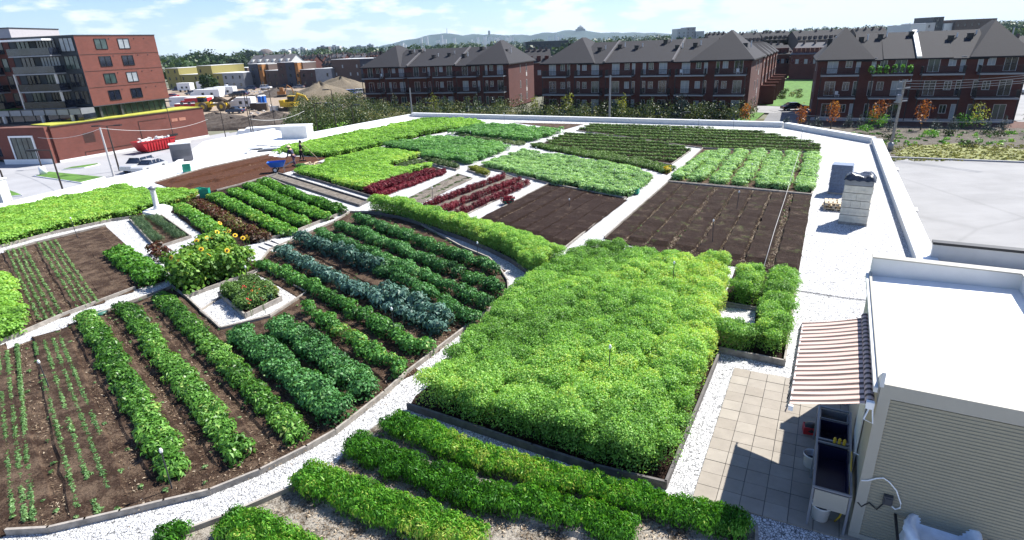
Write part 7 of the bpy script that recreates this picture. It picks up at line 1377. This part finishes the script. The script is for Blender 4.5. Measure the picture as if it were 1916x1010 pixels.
# ================================================================== PEOPLE
def skin(name, J, E_, mat, parent, sub=1):
    me = bpy.data.meshes.new(name); me.from_pydata([j[:3] for j in J], E_, []); o = bpy.data.objects.new(name, me); sc.collection.objects.link(o); o.parent = parent
    sk = o.modifiers.new('skin', 'SKIN'); sk.use_smooth_shade = True
    for v, j in zip(me.skin_vertices[0].data, J): v.radius = (j[3], j[4] if len(j) > 4 else j[3])
    me.skin_vertices[0].data[0].use_root = True
    ss = o.modifiers.new('subd', 'SUBSURF'); ss.levels = sub; ss.render_levels = sub; me.materials.append(mat); return o
def person(p, rot, label, lean=0.0, arms=((.25,.35,1.05),(-.2,.4,1.0)), top='coat', legs='trousers', hat=None, stride=.12):
    root = thing('person', label, 'person', p, rot); c, s_ = math.cos(lean), math.sin(lean); hip_ = .93
    def T(x, y, z): return (x, y*c+(z-hip_)*s_, hip_+(z-hip_)*c-y*s_)      # lean forward towards +y
    SH = T(0, 0, 1.40); NK = T(0, .02, 1.50); HD = T(0, .05, 1.62); HT = T(0, .05, 1.70); SL, SR = T(-.19, 0, 1.40), T(.19, 0, 1.40)
    J = [(0,0,hip_,.13,.10),(*T(0,0,1.15),.13,.09),(*SH,.13,.09),(*NK,.055),(*HD,.085,.10),(*HT,.06,.07),(*SL,.06),(*SR,.06)]; E_ = [(0,1),(1,2),(2,3),(3,4),(4,5),(2,6),(2,7)]
    for side, sh, k in ((-1, SL, 6), (1, SR, 7)):
        hd = arms[0] if side < 0 else arms[1]; hd = V3(hd); shv = V3(sh); el = (shv+hd)*.5+V3((side*.10, -.06, -.06)); n = len(J); J += [(*el,.042),(*(el+(hd-el)*.9),.030),(*hd,.034,.02)]; E_ += [(k,n),(n,n+1),(n+1,n+2)]
        d = (hd-el).normalized(); sd_ = d.cross(V3((0,0,1))).normalized()
        for f in range(5):
            q = hd+sd_*(f-2)*.014+d*.03; r_ = q+d*(.035+.008*(2-abs(f-2)))-V3((0,0,.012)); n2 = len(J); J += [(*q,.009),(*r_,.007)]; E_ += [(n+2,n2),(n2,n2+1)]
    for side in (-1, 1):
        n = len(J); J += [(side*.09,0,hip_-.06,.085),(side*.11,side*stride*.5+.04,.50,.06),(side*.12,side*stride,.09,.042),(side*.13,side*stride+.16,.035,.032)]; E_ += [(0,n),(n,n+1),(n+1,n+2),(n+2,n+3)]
    body = skin('body', J, E_, M['skin'], root)
    Jt = [(0,0,hip_-.03,.155,.125),(*T(0,0,1.15),.155,.11),(*SH,.145,.10),(*SL,.075),(*SR,.075)]; Et = [(0,1),(1,2),(2,3),(2,4)]
    for side, sh, k in ((-1, SL, 3), (1, SR, 4)):
        hd = V3(arms[0] if side < 0 else arms[1]); el = (V3(sh)+hd)*.5+V3((side*.10, -.06, -.06)); n = len(Jt); Jt += [(*el,.056),(*(el+(hd-el)*.8),.042)]; Et += [(k,n),(n,n+1)]
    skin('shirt', Jt, Et, M[top], root)
    Jl = [(0,0,hip_-.02,.15,.12)]; El = []
    for side in (-1, 1): n = len(Jl); Jl += [(side*.09,0,hip_-.10,.105),(side*.11,side*stride*.5+.04,.50,.078),(side*.12,side*stride,.13,.06)]; El += [(0,n),(n,n+1),(n+1,n+2)]
    skin('trousers', Jl, El, M[legs], root)
    for side in (-1, 1): mb = MB(); mb.box(side*.12-.05, side*.12+.05, side*stride-.08, side*stride+.2, 0, .09); mb.build('shoe', M['black'], root)
    h = MB(); h.lathe([(.115,-.10),(.125,.0),(.10,.09),(.02,.13)], 14, Matrix.Translation(V3(HD)+V3((0,-.02,.03)))); h.build('hair', M['black'], root, True)
    fc_ = MB(); hv_ = V3(HD); fc_.lathe([(.014,-.02),(.012,.02)], 8, Matrix.Translation(hv_+V3((0,.115,-.01)))); fc_.build('nose', M['skin'], root, True)
    for side in (-1, 1): e_ = MB(); e_.lathe([(.012,-.01),(.012,.01)], 8, Matrix.Translation(hv_+V3((side*.035,.10,.02)))); e_.build('eye', M['black'], root); e_ = MB(); e_.lathe([(.012,-.03),(.015,.03)], 8, Matrix.Translation(hv_+V3((side*.105,0,0)))); e_.build('ear', M['skin'], root)
    e_ = MB(); e_.box(-.03,.03,.0,.012,-.005,.005, Matrix.Translation(hv_+V3((0,.098,-.055)))); e_.build('mouth', M['red'], root)
    if hat: h = MB(); h.lathe([(.24,.03),(.25,.05),(.13,.07),(.12,.16),(.05,.19)], 18, Matrix.Translation(V3(HD)+V3((0,0,.02)))); h.build('hat', M[hat], root, True)
    return root
M['skin'] = plain('skin', (.42,.24,.17), .6, .05); M['coat'] = plain('dark_jacket', (.035,.025,.03), .9, .2); M['trousers'] = plain('black_trousers', (.02,.02,.025), .9, .2); M['purple'] = plain('purple_trousers', (.09,.05,.10), .9, .2); M['top2'] = plain('dark_blue_top', (.05,.05,.10), .9, .2)
w1 = at('d', 1170, 640, .05); person(w1, RAD(-60), 'person in dark clothes holding a long handled hoe on the brown bed', .08, ((-.05,.38,1.20),(.12,.30,1.0)), 'coat', 'trousers')
hd0 = w1+rz(RAD(-60)).to_3x3() @ V3((-.06,.40,1.26)); tip = at('d', 1272, 578, .08); tip = at('d', 1272, 640, .06); tip = V3((w1.x+1.35, w1.y+.3, .08)); hoe = thing('hoe', 'long handled hoe held by the standing worker', 'hoe', hd0); mb = MB(); d_ = tip-hd0; mb.tube([-d_*.28, (0,0,0), d_], .018, 6); mb.build('handle', M['tan'], hoe); mb = MB(); mb.box(-.09,.09,-.01,.02,-.09,.02, Matrix.Translation(d_)); mb.build('blade', M['grey'], hoe)
w2 = at('d', 1088, 700, .05); person(w2, RAD(75), 'person in a pale sun hat bending forward behind the blue wheelbarrow', .45, ((-.25,.50,.72),(.25,.50,.72)), 'top2', 'purple', 'tan', .16)
wb0 = at('d', 905, 765, .05); wbr = thing('wheelbarrow', 'blue two wheeled wheelbarrow on the brown bed', 'wheelbarrow', wb0, RAD(12)); mb = MB()
mb.add([(-.55,-.30,.42),(.35,-.30,.42),(.35,.30,.42),(-.55,.30,.42),(-.80,-.42,.82),(.55,-.42,.82),(.55,.42,.82),(-.80,.42,.82)], [(0,3,2,1),(0,1,5,4),(1,2,6,5),(2,3,7,6),(3,0,4,7)]); mb.build('tray', M['blue'], wbr)
mb = MB(); [mb.tube([(-.4,y,.38),(.5,y,.44),(1.3,y,.85)], .02, 6) for y in (-.27,.27)]; mb.tube([(.35,-.25,.42),(.4,-.25,.0)], .018, 6); mb.tube([(.35,.25,.42),(.4,.25,.0)], .018, 6); mb.build('frame', M['grey'], wbr)
for y in (-.36, .36): mb = MB(); mb.lathe([(.05,-.04),(.2,-.04),(.21,0),(.2,.04),(.05,.04)], 18); o = mb.build('wheel', M['rubber'], wbr); o.location = (-.25, y, .21); o.rotation_euler.x = math.pi/2; mb = MB(); mb.lathe([(.13,-.045),(.12,.045)], 14); mb.build('rim', M['white'], o)
# ================================================================== HAZE
mb = MB(); mb.box(-9000, 9000, -400, 9000, GZ-1.3, 420); hzm = bpy.data.materials.new('haze_air'); hzm.use_nodes = True; t = hzm.node_tree; t.nodes.clear()
pv = t.nodes.new('ShaderNodeVolumePrincipled'); pv.inputs['Density'].default_value = 5e-5; pv.inputs['Color'].default_value = (.60,.82,1.0,1); pv.inputs['Anisotropy'].default_value = .1
o_ = t.nodes.new('ShaderNodeOutputMaterial'); t.links.new(pv.outputs[0], o_.inputs['Volume'])
hz_o = mb.build('haze', hzm); tag(hz_o, kind='stuff')
